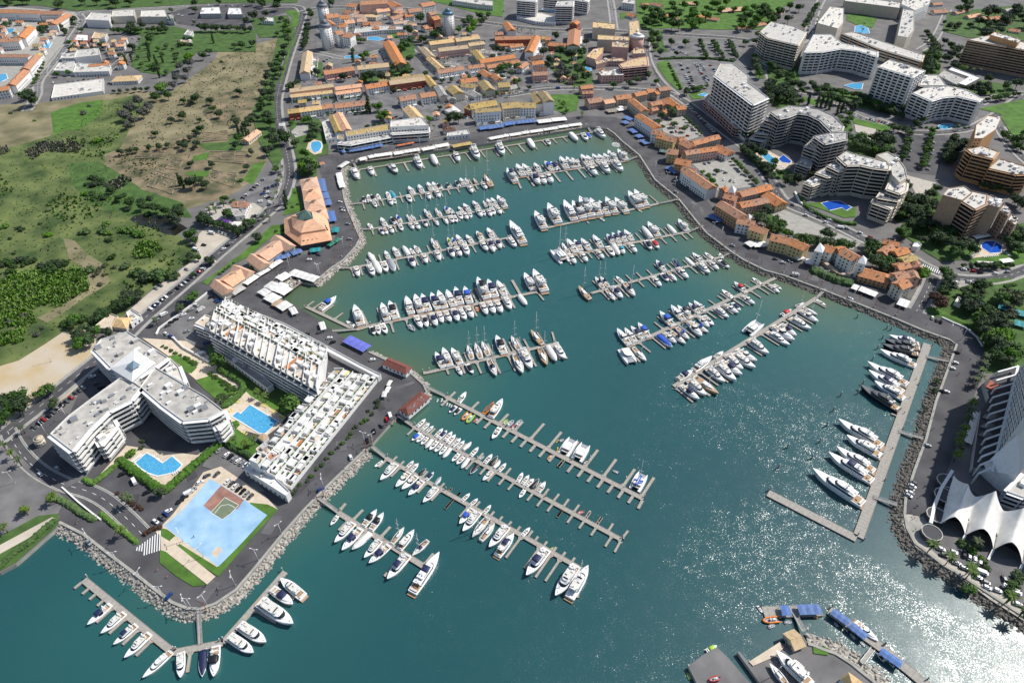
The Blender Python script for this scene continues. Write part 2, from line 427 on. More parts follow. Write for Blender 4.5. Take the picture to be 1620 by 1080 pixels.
ov('bare_field', 'O', [(205, 232), (245, 232), (300, 215), (330, 235), (330, 280), (290, 305), (255, 318), (228, 300), (165, 262), (168, 246)], 'dirt')
ov('bare_field', 'O', [(330, 150), (400, 140), (410, 170), (385, 195), (340, 200), (320, 180)], 'dirt')
ov('ruin_lawn', 'T00', [(1250, 910), (1440, 900), (1500, 830), (1560, 900), (1520, 960), (1300, 950)], 'darklawn')
ov('ruin_lawn', 'T00', [(1220, 990), (1330, 960), (1310, 1010), (1220, 1020)], 'lawn')
ov('ruin_lawn', 'T10', [(1160, 10), (1330, 0), (1310, 40), (1220, 40)], 'lawn')
ov('ruin_lawn', 'T10', [(1540, 60), (1600, -40), (1680, -60), (1640, 20), (1600, 90)], 'lawn')
ov('ruin_field', 'T10', [(960, 150), (880, 40), (1060, -20), (1180, 40), (1330, 60), (1480, 30), (1540, 110), (1400, 190), (1200, 190)], 'dirt')
ov('dry_patch', 'T10', [(400, 430), (470, 440), (540, 520), (640, 580), (700, 700), (640, 745), (540, 800), (430, 880), (300, 960), (230, 930), (340, 880), (480, 800), (570, 720), (540, 620), (440, 560)], 'field')
ov('cloud_shadow_patch', 'T10', [(430, -40), (620, -60), (760, 20), (900, 120), (1150, 200), (1220, 300), (1000, 285), (850, 285), (700, 250), (560, 200), (460, 90)], 'darklawn')  # meadow under a cloud shadow, the shade put into a darker green
ov('pond', 'T10', [(820, 310), (850, 285), (900, 272), (1000, 285), (1080, 310), (1140, 335), (1190, 365), (1150, 385), (1110, 412), (1040, 400), (950, 362), (880, 345)], 'mud')
ov('sand', 'O', [(-160, 610), (-30, 588), (30, 570), (70, 545), (100, 525), (130, 520), (152, 528), (152, 560), (150, 588), (105, 628), (60, 655), (20, 685), (-60, 720), (-160, 760)], 'sand')
ov('track', 'T10', [(830, 870), (960, 760), (1180, 600), (1270, 540), (1240, 470), (1260, 400), (1300, 362), (1380, 357), (1540, 400), (1570, 412), (1490, 472), (1330, 622), (1200, 742), (960, 907), (930, 928)], 'gravel')
# ---- asphalt: south-west apron, promenades
ov('apron', 'O', [(-160, 800), (-60, 735), (0, 695), (30, 668), (62, 640), (110, 655), (152, 560), (210, 520), (260, 470), (330, 440), (372, 471), (450, 513), (512, 547), (560, 575), (612, 607), (640, 640),
 (651, 590), (672, 608), (677, 622), (622, 664), (580, 711), (510, 779), (482, 808), (450, 844), (405, 899), (375, 934), (342, 956), (317, 965), (295, 964), (270, 954), (240, 931), (212, 909), (175, 881), (130, 846), (92, 828), (95, 815), (60, 800), (-60, 860)], 'asphalt')
ov('promenade', 'O', [(360, 470), (420, 430), (450, 412), (490, 400), (522, 392), (531, 372), (520, 330), (510, 285), (503, 262), (470, 290), (455, 275), (500, 247), (560, 240), (700, 219), (780, 203), (920, 183), (975, 186), (1000, 198), (1030, 223), (1060, 253), (1100, 298), (1150, 352), (1200, 392), (1230, 402), (1300, 428), (1440, 472), (1470, 470), (1482, 494), (1522, 512), (1546, 528), (1556, 555), (1552, 600), (1530, 650), (1508, 720), (1492, 760), (1485, 800), (1470, 830), (1434, 838), (1428, 812), (1430, 785), (1445, 740), (1462, 695), (1478, 635), (1490, 603), (1505, 562), (1510, 545), (1500, 538),
 (1485, 533), (1420, 507), (1365, 485), (1302, 460), (1240, 437), (1210, 429), (1175, 412), (1150, 395), (1117, 370), (1100, 350), (1072, 315), (1035, 285), (1010, 246), (983, 224), (971, 212), (959, 204), (934, 201), (919, 203), (780, 226), (710, 236), (564, 257), (548, 260), (541, 272), (543, 295), (546, 315), (552, 332), (565, 362), (571, 377), (565, 390), (545, 412), (525, 425), (497, 448), (476, 446), (443, 470), (487, 495), (552, 540), (605, 565), (651, 589), (605, 598), (450, 515)], 'asphalt')
ov('apron', 'O', [(596, 596), (606, 567), (651, 591), (671, 609), (676, 621), (640, 655), (606, 640)], 'asphalt')
ov('drive', 'O', [(1429, 820), (1434, 838), (1445, 860), (1465, 875), (1490, 895), (1527, 917), (1565, 942), (1600, 965), (1660, 1002), (1720, 1000), (1720, 900), (1560, 880), (1480, 830), (1470, 812)], 'greyasphalt')
ov('plaza', 'C5', [(155, 620), (200, 610), (330, 640), (420, 760), (420, 850), (360, 880), (300, 890), (225, 830), (170, 740), (148, 680)], 'paving')
ov('plaza', 'C5', [(190, 690), (230, 640), (330, 630), (370, 680), (380, 760), (430, 800), (430, 860), (330, 840), (240, 800)], 'concrete')
ov('promenade', 'C5', [(225, 830), (300, 880), (380, 900), (470, 980), (620, 1060), (760, 1160), (980, 1290), (1188, 1430), (1188, 1520), (900, 1340), (700, 1190), (440, 1010), (260, 890)], 'paving')
# ---- roads
road('O', [(-60, 735), (0, 692), (30, 668), (60, 645), (130, 588), (190, 540), (230, 502), (300, 442), (345, 402), (405, 352), (440, 320), (452, 300), (458, 270), (452, 235), (441, 200), (438, 160), (446, 125), (458, 85), (474, 40), (478, 18), (462, 10), (405, 14)], 10)
road('O', [(12, 682), (30, 713), (60, 743), (100, 765), (140, 777), (170, 793), (203, 822), (226, 846)], 8, pave=.8)
road('O', [(42, 176), (58, 152), (62, 128), (88, 96), (104, 74), (130, 35), (126, 22), (160, 17), (230, 14), (300, 10)], 8, 'greyasphalt')
road('O', [(86, 97), (80, 118), (110, 122), (165, 115), (185, 100), (200, 85)], 6, 'greyasphalt', mark=False, pave=1)
road('O', [(476, 20), (520, 12), (640, 14), (700, 25), (780, 38), (860, 47), (935, 48), (1017, 52), (1100, 57), (1160, 61), (1215, 70)], 11)
road('O', [(1022, 58), (1024, 95), (1046, 132), (1086, 163), (1160, 219), (1186, 240), (1215, 280), (1242, 320), (1300, 345), (1380, 385), (1422, 398), (1470, 425), (1520, 441), (1590, 438), (1680, 400)], 9)
road('O', [(800, 152), (865, 142), (910, 140), (960, 140), (1050, 146), (1078, 158)], 8)
road('O', [(480, 430), (1478, 432), (1466, 462), (1450, 492)][1:], 9)
road('O', [(658, 84), (668, 110), (686, 135), (700, 160)], 9)
road('O', [(476, 85), (490, 82), (510, 85), (560, 92), (640, 70), (665, 82)], 6, mark=False)
road('O', [(1218, 112), (1230, 135), (1290, 150), (1330, 165), (1400, 195), (1450, 210), (1545, 200), (1620, 150)], 9)
road('O', [(1205, 62), (1250, 70), (1275, 60), (1290, 20), (1310, -20)], 9, 'greyasphalt')
road('O', [(962, -20), (968, 15), (972, 48)], 8, 'greyasphalt')
road('O', [(1550, 165), (1590, 150), (1680, 145)], 7, 'greyasphalt', mark=False)
road('O', [(1580, 200), (1600, 230), (1630, 260), (1680, 300)], 9)
road('O', [(1790, 15), (1500, 15), (1480, 60), (1455, 80)][1:], 7, 'greyasphalt', mark=False)
# ---- car parks and courts
ov('car_park', 'T10', [(1320, 775), (1420, 825), (1240, 960), (1215, 1010), (1320, 1080), (1280, 1120), (1120, 1080), (1000, 1030), (1060, 960), (1200, 850)], 'greyasphalt')
ov('car_park', 'C3', [(290, 265), (480, 95), (570, 20), (640, 0), (655, 80), (630, 200), (575, 315), (520, 340), (370, 300)], 'greyasphalt')
ov('paved_garden', 'C3', [(20, 350), (100, 300), (215, 320), (400, 300), (470, 340), (400, 430), (300, 480), (100, 445)], 'paving')
ov('car_park', 'O', [(272, 20), (300, 12), (420, 5), (470, 14), (430, 27), (380, 40), (330, 46), (280, 38)], 'asphalt')
ov('car_park', 'O', [(182, 82), (192, 58), (228, 55), (214, 76)], 'greyasphalt')
ov('car_park', 'O', [(160, 96), (184, 84), (202, 84), (192, 102)], 'asphalt')
ov('car_park', 'O', [(490, 88), (560, 72), (620, 68), (660, 82), (640, 98), (560, 92), (510, 108)], 'greyasphalt')
ov('car_park', 'D6', [(760, 300), (900, 270), (1000, 280), (1040, 400), (960, 420), (880, 330)], 'greyasphalt')
ov('car_park', 'O', [(1035, 64), (1160, 66), (1196, 105), (1206, 140), (1190, 150), (1100, 150), (1075, 140), (1060, 115), (1032, 98)], 'greyasphalt')
ov('car_park', 'D1', [(450, 345), (640, 290), (830, 450), (700, 500), (480, 430)], 'concrete')
ov('car_park', 'D1', [(650, 165), (700, 155), (1085, 480), (980, 500), (860, 420)], 'asphalt')
ov('car_park', 'D1', [(730, 700), (1060, 660), (1270, 890), (950, 930), (880, 830)], 'concrete')
ov('car_park', 'D2', [(480, 400), (600, 350), (720, 400), (1120, 575), (1060, 620), (640, 520)], 'concrete')
ov('car_park', 'D3', [(1000, 420), (1050, 300), (1200, 310), (1330, 350), (1420, 400), (1330, 560), (1300, 640), (1110, 610)], 'asphalt')
ov('car_park', 'O', [(1280, 150), (1380, 175), (1420, 205), (1330, 190), (1270, 165)], 'greyasphalt')
ov('plaza', 'D3', [(1090, 635), (1300, 690), (1300, 780), (1160, 760)], 'paving')
ov('car_park', 'T13', [(1180, 780), (1220, 690), (1330, 720), (1310, 800), (1240, 860)], 'concrete')
ov('car_park', 'T13', [(1430, 720), (1620, 690), (1660, 700), (1660, 900), (1500, 880)], 'concrete')
ov('garden', 'O', [(1468, 500), (1500, 460), (1570, 440), (1660, 440), (1660, 560), (1600, 590), (1560, 590), (1556, 550), (1540, 522), (1500, 505)], 'darklawn')
ov('plaza', 'O', [(-60, 730), (0, 702), (22, 712), (72, 762), (104, 788), (92, 812), (60, 816), (0, 848), (-60, 880)], 'greyasphalt')
ov('riverbank', 'O', [(-160, 930), (-60, 880), (0, 848), (60, 816), (92, 812), (94, 826), (88, 834), (25, 890), (0, 903), (-160, 965)], 'darklawn')
ov('path', 'O', [(-160, 930), (-60, 890), (0, 862), (50, 835), (82, 818), (90, 820), (60, 843), (0, 876), (-60, 905), (-160, 942)], 'gravel')
rn = random.Random(12)
for k, (x, y) in enumerate([(620, 560), (560, 552), (500, 505), (470, 500), (640, 610), (600, 640), (540, 705), (480, 770), (430, 830), (390, 880), (330, 935), (250, 915), (180, 862), (450, 420), (520, 360), (535, 320), (700, 225), (860, 205), (990, 212), (1050, 270), (1110, 335), (1190, 405), (1290, 440), (1400, 480), (1490, 600), (1470, 680), (1455, 750), (210, 790), (260, 770), (300, 745), (120, 760)]):
 c = P(x, y); a = rn.random() * 3.1; l, w_ = rn.uniform(3, 11), rn.uniform(1.2, 4); OVZ[0] += .0025; mb = MB()
 if not inpoly(c, land) or min(segdist(c, shore_w[i], shore_w[i + 1]) for i in range(len(shore_w) - 1)) < l * 1.1 + 1: continue
 t, q = Vector((math.cos(a), math.sin(a))), Vector((-math.sin(a), math.cos(a))); cc = Vector((c.x, c.y))
 mb.sheet([cc - t * l * rn.uniform(.8, 1) - q * w_, cc + t * l - q * w_ * rn.uniform(.6, 1), cc + t * l * rn.uniform(.8, 1) + q * w_, cc - t * l + q * w_ * rn.uniform(.6, 1)], OVZ[0], 'asphaltpatch' if k % 2 else 'wornasphalt'); struct('asphalt_patch', mb)
OVZ[0] += .004; mb = MB()
for v, x1, y1, x2, y2, n, dx, dy in (('C2', 10, 575, 275, 715, 9, 26, 30), ('C2', 0, 790, 320, 985, 11, 25, 32), ('T20', 190, 545, 460, 330, 9, 28, 22), ('T10', 1100, 745, 1350, 555, 12, 16, 18), ('T02', 1050, 400, 1120, 550, 13, 22, -2), ('T02', 1150, 400, 1225, 530, 13, 22, -2), ('D1', 670, 195, 950, 475, 17, 22, -6), ('D3', 1085, 330, 1050, 540, 13, 20, 4), ('D3', 1240, 350, 1180, 600, 13, 20, 4), ('C3', 300, 262, 475, 102, 10, 14, 16), ('C1', 10, 430, 120, 330, 6, 28, 14), ('D1', 980, 825, 1100, 845, 8, 10, 22)):
 for i in range(n + 1):
  x, y = x1 + (x2 - x1) * i / n, y1 + (y2 - y1) * i / n; dashes(mb, PP(v, [(x, y), (x + dx, y + dy)]), 0, OVZ[0], .16, 50, .01)
struct('parking_markings', mb)
for v, pts in (('D3', [(0, 430), (60, 410), (310, 610), (340, 690), (190, 650)]), ('D3', [(640, 225), (725, 285), (725, 345), (660, 330)]), ('D3', [(1000, 640), (1090, 650), (1130, 900), (1040, 970), (980, 900)]), ('D3', [(700, 370), (850, 410), (1010, 390), (1020, 470), (850, 530), (700, 470)]), ('D3', [(140, 35), (310, 25), (370, 165), (150, 140)]), ('D3', [(510, 130), (560, 20), (720, 80), (700, 130)]), ('T03', [(90, 390), (190, 420), (210, 560), (80, 490)]), ('T03', [(460, 580), (580, 580), (860, 690), (850, 740), (560, 680)]), ('T03', [(1100, 550), (1300, 500), (1540, 540), (1560, 600), (1340, 600)]), ('T03', [(0, 500), (60, 480), (220, 640), (60, 690)]), ('D4', [(240, 700), (300, 720), (330, 900), (250, 980), (180, 820)]), ('D4', [(620, 850), (760, 830), (760, 1010), (660, 980)]), ('T02', [(860, 200), (950, 190), (960, 290), (1000, 330), (900, 330)]), ('T02', [(1520, 340), (1570, 340), (1600, 500), (1540, 500)]), ('D2', [(400, 380), (470, 340), (640, 500), (560, 510)]), ('D2', [(680, 530), (1060, 570), (1060, 610), (700, 570)]), ('D2', [(1140, 570), (1240, 560), (1360, 700), (1330, 770), (1170, 700)]), ('T01', [(640, 470), (840, 420), (830, 540), (680, 540)]), ('T01', [(920, 110), (1180, 90), (1200, 260), (930, 260)]), ('T01', [(880, 240), (1000, 240), (1010, 430), (920, 430)])):
 ov('garden', v, pts, 'darklawn')
# ---- apartment garden, pools' decks, blue court
ov('garden', 'T20', [(600, 880), (800, 660), (1000, 690), (1250, 720), (1440, 580), (1400, 380), (1060, 90), (900, -20), (1180, 0), (1640, 300), (1660, 520), (1400, 650), (1030, 980), (760, 790)], 'sandpave')
ov('lawn', 'T20', [(1060, 95), (1130, 85), (1250, 165), (1210, 205)], 'lawn')
ov('lawn', 'T20', [(1240, 245), (1340, 215), (1440, 300), (1370, 355), (1300, 310)], 'lawn')
ov('lawn', 'C1', [(0, 595), (95, 640), (45, 680), (-40, 650)], 'lawn')
ov('lawn', 'C1', [(90, 735), (210, 690), (400, 790), (300, 880), (220, 850)], 'lawn')
ov('lawn', 'C1', [(420, 740), (500, 770), (720, 880), (740, 980), (660, 940), (500, 860), (440, 800)], 'lawn')
ov('yard', 'C1', [(180, 470), (320, 520), (420, 650), (560, 740), (860, 850), (760, 960), (680, 880), (440, 790), (250, 640), (180, 560)], 'darklawn')
ov('lawn', 'C2', [(40, 530), (190, 425), (380, 560), (350, 680), (250, 640)], 'lawn')
ov('pool_terrace', 'C2', [(80, 270), (265, 118), (610, 325), (545, 405), (430, 495), (380, 475), (190, 420), (130, 375)], 'sandpave')
ov('car_park', 'O', [(340, 703), (372, 712), (395, 752), (420, 778), (380, 775), (345, 745), (320, 738)], 'greyasphalt')
ov('court', 'O', [(246, 842), (275, 812), (322, 747), (350, 738), (420, 785), (440, 806), (425, 815), (380, 866), (346, 898)], 'sandpave')
ov('lawn', 'O', [(396, 795), (424, 798), (440, 806), (400, 850), (346, 912), (280, 868), (284, 860), (344, 897)], 'lawn')
ov('court', 'O', [(260, 832), (290, 806), (332, 758), (352, 768), (423, 815), (380, 862), (346, 896), (296, 860)], 'bluecourt')
ov('court', 'O', [(322, 800), (350, 768), (386, 791), (376, 806), (352, 800), (338, 812)], 'redcourt')
ov('court', 'O', [(334, 811), (356, 787), (378, 799), (366, 812), (352, 822)], 'greencourt')
ov('court', 'T30', [(1335, 262), (1375, 215), (1412, 237), (1370, 292)], 'sandpave')
ov('lawn', 'T30', [(1018, 100), (1060, 110), (1112, 150), (1070, 185), (1016, 150)], 'lawn')
ov('lawn', 'T30', [(1012, 240), (1050, 250), (1310, 462), (1220, 470), (1110, 400), (1012, 320)], 'lawn')
ov('path', 'T30', [(1020, 152), (1075, 185), (1115, 150), (1150, 185), (1115, 205), (1280, 340), (1365, 408), (1312, 458), (1050, 250), (1018, 240)], 'sandpave')
mb = MB()
for i in range(10):
 xx = 868 + i * 16; yt = 222 - i * 11.5; yb = 245 + i * 2 if i < 3 else 275 - (i - 3) * 5
 q = PP('T30', [(xx, yt), (xx + 7, yt), (xx + 1, yb), (xx - 6, yb)]); mb.sheet(q, OVZ[0] + .01, 'paint')
for (a, b) in (((445, 190), (463, 205)), ((438, 196), (442, 197))):
 pass
for i in range(6):
 q = PP('D6', [(8 + i * 9, 515), (13 + i * 9, 515), (15 + i * 9, 540), (10 + i * 9, 540)]); mb.sheet(q, OVZ[0] + .01, 'paint')
for i in range(9):
 q = PP('T13', [(980 + i * 13, 592 + i * 5), (986 + i * 13, 594 + i * 5), (976 + i * 13, 615 + i * 5), (970 + i * 13, 613 + i * 5)]); mb.sheet(q, OVZ[0] + .01, 'paint')
struct('zebra_crossing', mb)
def line_mark(v, pts, wd=.15, mt='paint', closed=False):
 mb = MB(); dashes(mb, PP(v, pts + (pts[:1] if closed else [])), 0, OVZ[0] + .012, wd, 400, .01, mt); return mb
m1 = MB()
for pts in ([(334, 811), (356, 787), (378, 799), (366, 812), (352, 822), (334, 811)], [(340, 812), (350, 800), (362, 798), (372, 803)]):
 dashes(m1, PP('O', pts), 0, OVZ[0] + .012, .25, 400, .01)
struct('court_markings', m1)
# ---- lawns and gardens north, east
ov('lawn', 'C3', [(625, 400), (690, 250), (700, 190), (740, 180), (775, 290), (790, 345), (740, 375)], 'lawn')
ov('lawn', 'C3', [(0, 920), (300, 700), (540, 475), (640, 470), (650, 545), (560, 545), (360, 720), (230, 780), (90, 880), (40, 940)], 'lawn')
ov('lawn', 'T01', [(150, 530), (200, 330), (245, 235), (260, 235), (215, 340), (165, 520)], 'lawn')
ov('lawn', 'T01', [(180, 70), (240, 65), (275, 85), (270, 160), (235, 190), (225, 110)], 'lawn')
ov('lawn', 'D6', [(590, 490), (700, 470), (900, 490), (890, 520), (760, 530), (700, 535)], 'lawn')
ov('lawn', 'D6', [(590, 515), (660, 520), (680, 545), (600, 560)], 'lawn')
ov('paved_quarter', 'O', [(455, 140), (480, 120), (660, 90), (668, 80), (800, 48), (935, 52), (1015, 58), (1040, 132), (960, 136), (860, 138), (790, 150), (800, 170), (770, 195), (700, 215), (560, 238), (510, 240), (520, 190), (460, 180)], 'greyasphalt')
ov('paved_quarter', 'O', [(500, 20), (640, 18), (700, 30), (720, 60), (660, 66), (560, 85), (500, 78)], 'greyasphalt')
ov('paved_quarter', 'O', [(0, 10), (120, 20), (100, 70), (60, 120), (0, 150)], 'concrete')
ov('garden', 'D6', [(90, 500), (240, 450), (340, 470), (400, 560), (430, 700), (430, 780), (340, 800), (330, 970), (180, 970), (130, 700)], 'darklawn')
ov('car_park', 'D6', [(110, 590), (180, 520), (260, 530), (250, 610), (150, 640)], 'concrete')
ov('pool_terrace', 'D6', [(240, 740), (260, 680), (310, 655), (370, 670), (385, 710), (370, 770), (310, 785)], 'pooltile')
ov('garden', 'T01', [(340, 380), (420, 400), (420, 500), (350, 480)], 'darklawn')
ov('lawn', 'T01', [(1080, 0), (1570, 0), (1560, 110), (1420, 90), (1230, 40)], 'lawn')
ov('lawn', 'T01', [(830, 240), (850, 215), (930, 220), (910, 250)], 'lawn')
ov('garden', 'T01', [(650, 470), (830, 420), (930, 430), (990, 480), (900, 500), (680, 530)], 'darklawn')
ov('lawn', 'T02', [(250, 600), (430, 600), (410, 700), (330, 720), (250, 690)], 'lawn')
ov('garden', 'T02', [(260, 330), (430, 300), (500, 440), (520, 530), (420, 550), (300, 530), (240, 420)], 'darklawn')
ov('lawn', 'T02', [(915, 400), (985, 383), (1030, 450), (1085, 560), (1050, 575), (985, 515), (930, 440)], 'lawn')
ov('lawn', 'T02', [(680, 85), (730, 80), (720, 120), (690, 125)], 'lawn')
ov('parkland', 'T02', [(780, -60), (1900, -60), (1700, 60), (1620, 190), (1300, 190), (1000, 180), (830, 190), (790, 110)], 'lawn')
ov('lawn', 'T02', [(1120, 600), (1180, 580), (1240, 590), (1200, 625), (1140, 630)], 'lawn')
ov('lawn', 'T03', [(500, 95), (610, 90), (690, 125), (660, 180), (560, 160), (495, 130)], 'lawn')
ov('lawn', 'D3', [(715, 245), (990, 305), (975, 348), (880, 325), (740, 285)], 'lawn')
ov('lawn', 'D3', [(380, 100), (505, 128), (490, 170), (400, 130)], 'lawn')
ov('plaza', 'D3', [(740, 290), (890, 325), (860, 400), (750, 340)], 'paving')
ov('golf_green', 'T03', [(1335, 690), (1620, 630), (1900, 640), (1900, 960), (1620, 900), (1540, 850), (1480, 760), (1470, 725)], 'lawn')
ov('lawn', 'D2', [(730, 310), (860, 300), (900, 350), (1080, 340), (1080, 400), (1000, 405), (860, 350)], 'lawn')
ov('pool_terrace', 'D3', [(50, 490), (150, 470), (320, 560), (300, 590), (180, 615), (110, 570)], 'sandpave')
ov('pool_terrace', 'T13', [(1310, 540), (1340, 440), (1480, 430), (1510, 490), (1490, 530), (1420, 540), (1260, 560)], 'sandpave')
ov('lawn', 'T13', [(1260, 565), (1420, 540), (1500, 520), (1560, 490), (1620, 500), (1620, 590), (1500, 620), (1310, 600)], 'lawn')
ov('lawn', 'T13', [(1000, 865), (1050, 870), (1200, 930), (1330, 1000), (1420, 1100), (1330, 1010), (1120, 915), (1000, 895)], 'lawn')
ov('garden', 'T03', [(0, 380), (100, 440), (180, 580), (210, 680), (60, 690), (0, 640)], 'darklawn')
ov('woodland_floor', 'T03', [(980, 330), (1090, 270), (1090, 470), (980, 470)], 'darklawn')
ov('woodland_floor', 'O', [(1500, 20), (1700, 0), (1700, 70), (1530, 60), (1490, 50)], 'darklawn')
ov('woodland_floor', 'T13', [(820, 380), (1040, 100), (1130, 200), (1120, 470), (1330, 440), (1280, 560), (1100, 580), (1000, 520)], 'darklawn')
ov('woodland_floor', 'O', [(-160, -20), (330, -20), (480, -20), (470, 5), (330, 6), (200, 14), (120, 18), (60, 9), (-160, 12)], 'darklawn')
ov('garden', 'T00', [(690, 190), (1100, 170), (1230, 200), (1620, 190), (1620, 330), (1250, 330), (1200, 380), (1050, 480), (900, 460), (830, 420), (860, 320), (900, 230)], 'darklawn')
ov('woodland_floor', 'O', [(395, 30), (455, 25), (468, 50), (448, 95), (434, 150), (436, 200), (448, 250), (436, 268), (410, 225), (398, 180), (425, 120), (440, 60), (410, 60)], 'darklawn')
ov('lawn', 'C6', [(925, 450), (1035, 470), (1035, 525), (930, 510)], 'lawn')
ov('slip', 'C6', [(470, 570), (690, 430), (720, 470), (640, 540), (500, 600)], 'sandpave')

# ---- quay edges: pale kerb wall and tipped rock
def icorock(r, sx, rn):
 t = (1 + 5 ** .5) / 2
 v = [(-1, t, 0), (1, t, 0), (-1, -t, 0), (1, -t, 0), (0, -1, t), (0, 1, t), (0, -1, -t), (0, 1, -t), (t, 0, -1), (t, 0, 1), (-t, 0, -1), (-t, 0, 1)]
 k = [r * (.42 + rn.random() * .22) for _ in v]
 a = rn.random() * 6.3; ca, sa = math.cos(a), math.sin(a)
 return [((x * ca - y * sa) * q * sx, (x * sa + y * ca) * q, z * q * .8) for (x, y, z), q in zip(v, k)]
ICOF = [(0, 11, 5), (0, 5, 1), (0, 1, 7), (0, 7, 10), (0, 10, 11), (1, 5, 9), (5, 11, 4), (11, 10, 2), (10, 7, 6), (7, 1, 8), (3, 9, 4), (3, 4, 2), (3, 2, 6), (3, 6, 8), (3, 8, 9), (4, 9, 5), (2, 4, 11), (6, 2, 10), (8, 6, 7), (9, 8, 1)]
def riprap(pts, wd, mt, dens, side, label, v='O', seed=1, size=.95):
 rn = random.Random(seed); w_ = [Vector((p.x, p.y)) for p in PP(v, pts)]
 mb = MB(); o = offs(w_, side * wd); n = len(w_)
 mb.add([(*p, -.25) for p in w_] + [(*p, -2.9) for p in o], [(i, i + 1, n + i + 1, n + i) if side < 0 else (i, n + i, n + i + 1, i + 1) for i in range(n - 1)], mt)
 for i in range(n - 1):
  a, b = w_[i], w_[i + 1]; oa, ob = Vector(o[i]), Vector(o[i + 1]); l = (b - a).length
  for _ in range(int(l * dens)):
   t, u = rn.random(), rn.random() * 1.08
   p = (a.lerp(b, t)).lerp(oa.lerp(ob, t), u); r = size * (.45 + rn.random() * .75)
   mb.add([(x + p.x, y + p.y, z - .1 - 2.5 * u) for x, y, z in icorock(r, .8 + rn.random() * .6, rn)], ICOF, mt)
 struct('rock_revetment', mb, 'stuff', label)
 mb = MB(); e = [tuple(p) for p in w_]
 i0, i1 = offs(w_, -side * .15), offs(w_, -side * 1.5); m_ = len(e)
 vs = [(*p, .0) for p in i0] + [(*p, .62) for p in i0] + [(*p, .62) for p in i1] + [(*p, .0) for p in i1]
 fs = [tuple(k * m_ + q for k, q in ((a, i), (a, i + 1), (a + 1, i + 1), (a + 1, i))) for a in range(3) for i in range(m_ - 1)]
 if side > 0: fs = [f[::-1] for f in fs]
 mb.add(vs, fs, 'concrete'); struct('quay_wall', mb, None, None)
 return w_
def riprap_run(i0, i1, *a, **k): return riprap(SHORE[i0:i1 + 1], *a, **k)
QW = []
riprap(SHORE[5:20], 5.0, 'palerock', 4.6, -1, 'pale tipped rock bank below the south-west quay road', seed=2, size=.72)
riprap(SHORE[21:24], 3.0, 'palerock', 2.2, -1, 'narrow rock bank beside the red-roofed kiosk', seed=3)
riprap(SHORE[23:27], 3.2, 'palerock', 2.6, -1, 'rock bank below the red-roofed arcade kiosk corner', seed=4)
riprap(SHORE[33:44], 4.5, 'palerock', 2.6, -1, 'pale rock bank at the west promenade', seed=5)
riprap(SHORE[49:66], 5.0, 'rock', 3.0, -1, 'brown rock bank below the east promenade', seed=6, size=.8)
riprap(SHORE[65:75], 6.5, 'rock', 5.5, -1, 'brown rock bank below the palm-lined quay road', seed=7, size=.8)
riprap(SHORE[74:], 7, 'rock', 5.5, -1, 'dark rock bank around the tent pavilion point', seed=8, size=.8)
riprap([(890, 430), (930, 440), (1000, 470), (1090, 500), (1200, 570), (1350, 690), (1440, 760)], 8, 'palerock', 3, 1, 'rock bank at the boatyard wharf', v='C6', seed=9)
for o in bpy.data.objects:
 if o.name.startswith('quay_wall'): o['kind'] = 'structure'
# ================================================================== boats
CACHE = {}
def cached(key, fn):
 if key not in CACHE:
  mb = MB(); fn(mb); CACHE[key] = mb.mesh(key[0])
 return CACHE[key]
def lerp_prof(pr, s):
 for (a, b), (c, d) in zip(pr, pr[1:]):
  if a <= s <= c: return b + (d - b) * (s - a) / (c - a)
 return pr[-1][1]
PLANE = [(0, .44), (.2, .485), (.45, .5), (.62, .47), (.76, .385), (.88, .24), (.96, .10), (1, .012)]
SAILP = [(0, .33), (.15, .42), (.4, .5), (.6, .47), (.76, .35), (.88, .20), (.96, .08), (1, .012)]
def hull(mb, L, B, zf, za, mt, prof=PLANE, deck='gelcoat', stripe='navyhull'):
 rings, top = [], []
 S = [0, .1, .25, .4, .55, .68, .78, .86, .92, .965, 1]
 for s in S:
  b = lerp_prof(prof, s) * B; z = za + (zf - za) * max(0, (s - .15) / .85) ** 1.4
  x = (s - .5) * L; xw = x - .10 * L * max(0, (s - .6) / .4) ** 1.5
  rings.append([(xw, b * .72, -.35), (xw + (x - xw) * .3, b * .88, .22), (x, b, z), (x, b * .9, z + .16), (x, -b * .9, z + .16), (x, -b, z), (xw + (x - xw) * .3, -b * .88, .22), (xw, -b * .72, -.35)])
 n = 8; vs = [p for r in rings for p in r]
 for i, k in ((0, stripe), (1, mt), (2, deck), (4, deck), (5, mt), (6, stripe)):
  mb.add(vs, [(q * n + i, q * n + i + 1, (q + 1) * n + i + 1, (q + 1) * n + i)[::-1] for q in range(len(S) - 1)], k, True)
 mb.add(vs, [(q * n + 3, q * n + 4, (q + 1) * n + 4, (q + 1) * n + 3)[::-1] for q in range(len(S) - 1)], deck)
 mb.add(vs, [tuple(range(8))], mt)
def house(mb, prof, z0, z1, mt, topmt=None, ins=.1, rake=0.0, rakea=0.0, smooth=False):
 """deck house from a plan outline [(x, half beam)...] stern to bow; the top is drawn in and raked"""
 pl = [(x, h) for x, h in prof] + [(x, -h) for x, h in reversed(prof)]
 xs = [p[0] for p in pl]; xa, xb = min(xs), max(xs)
 tp = []
 for x, h in pl:
  t = (x - xa) / (xb - xa)
  tp.append((x - rake * t + rakea * (1 - t), math.copysign(max(0, abs(h) - ins), h), z1))
 bt = [(x, h, z0) for x, h in pl]; n = len(pl)
 mb.add(bt + tp, [(i, n + i, n + (i + 1) % n, (i + 1) % n) for i in range(n)], mt, smooth)
 mb.add(tp, [tuple(range(n))[::-1]], topmt or mt)
def seat(mb, x, y, z, dx, dy, dz, mt='offwhite'): mb.box((x, y, z + dz / 2), (dx, dy, dz), mt)
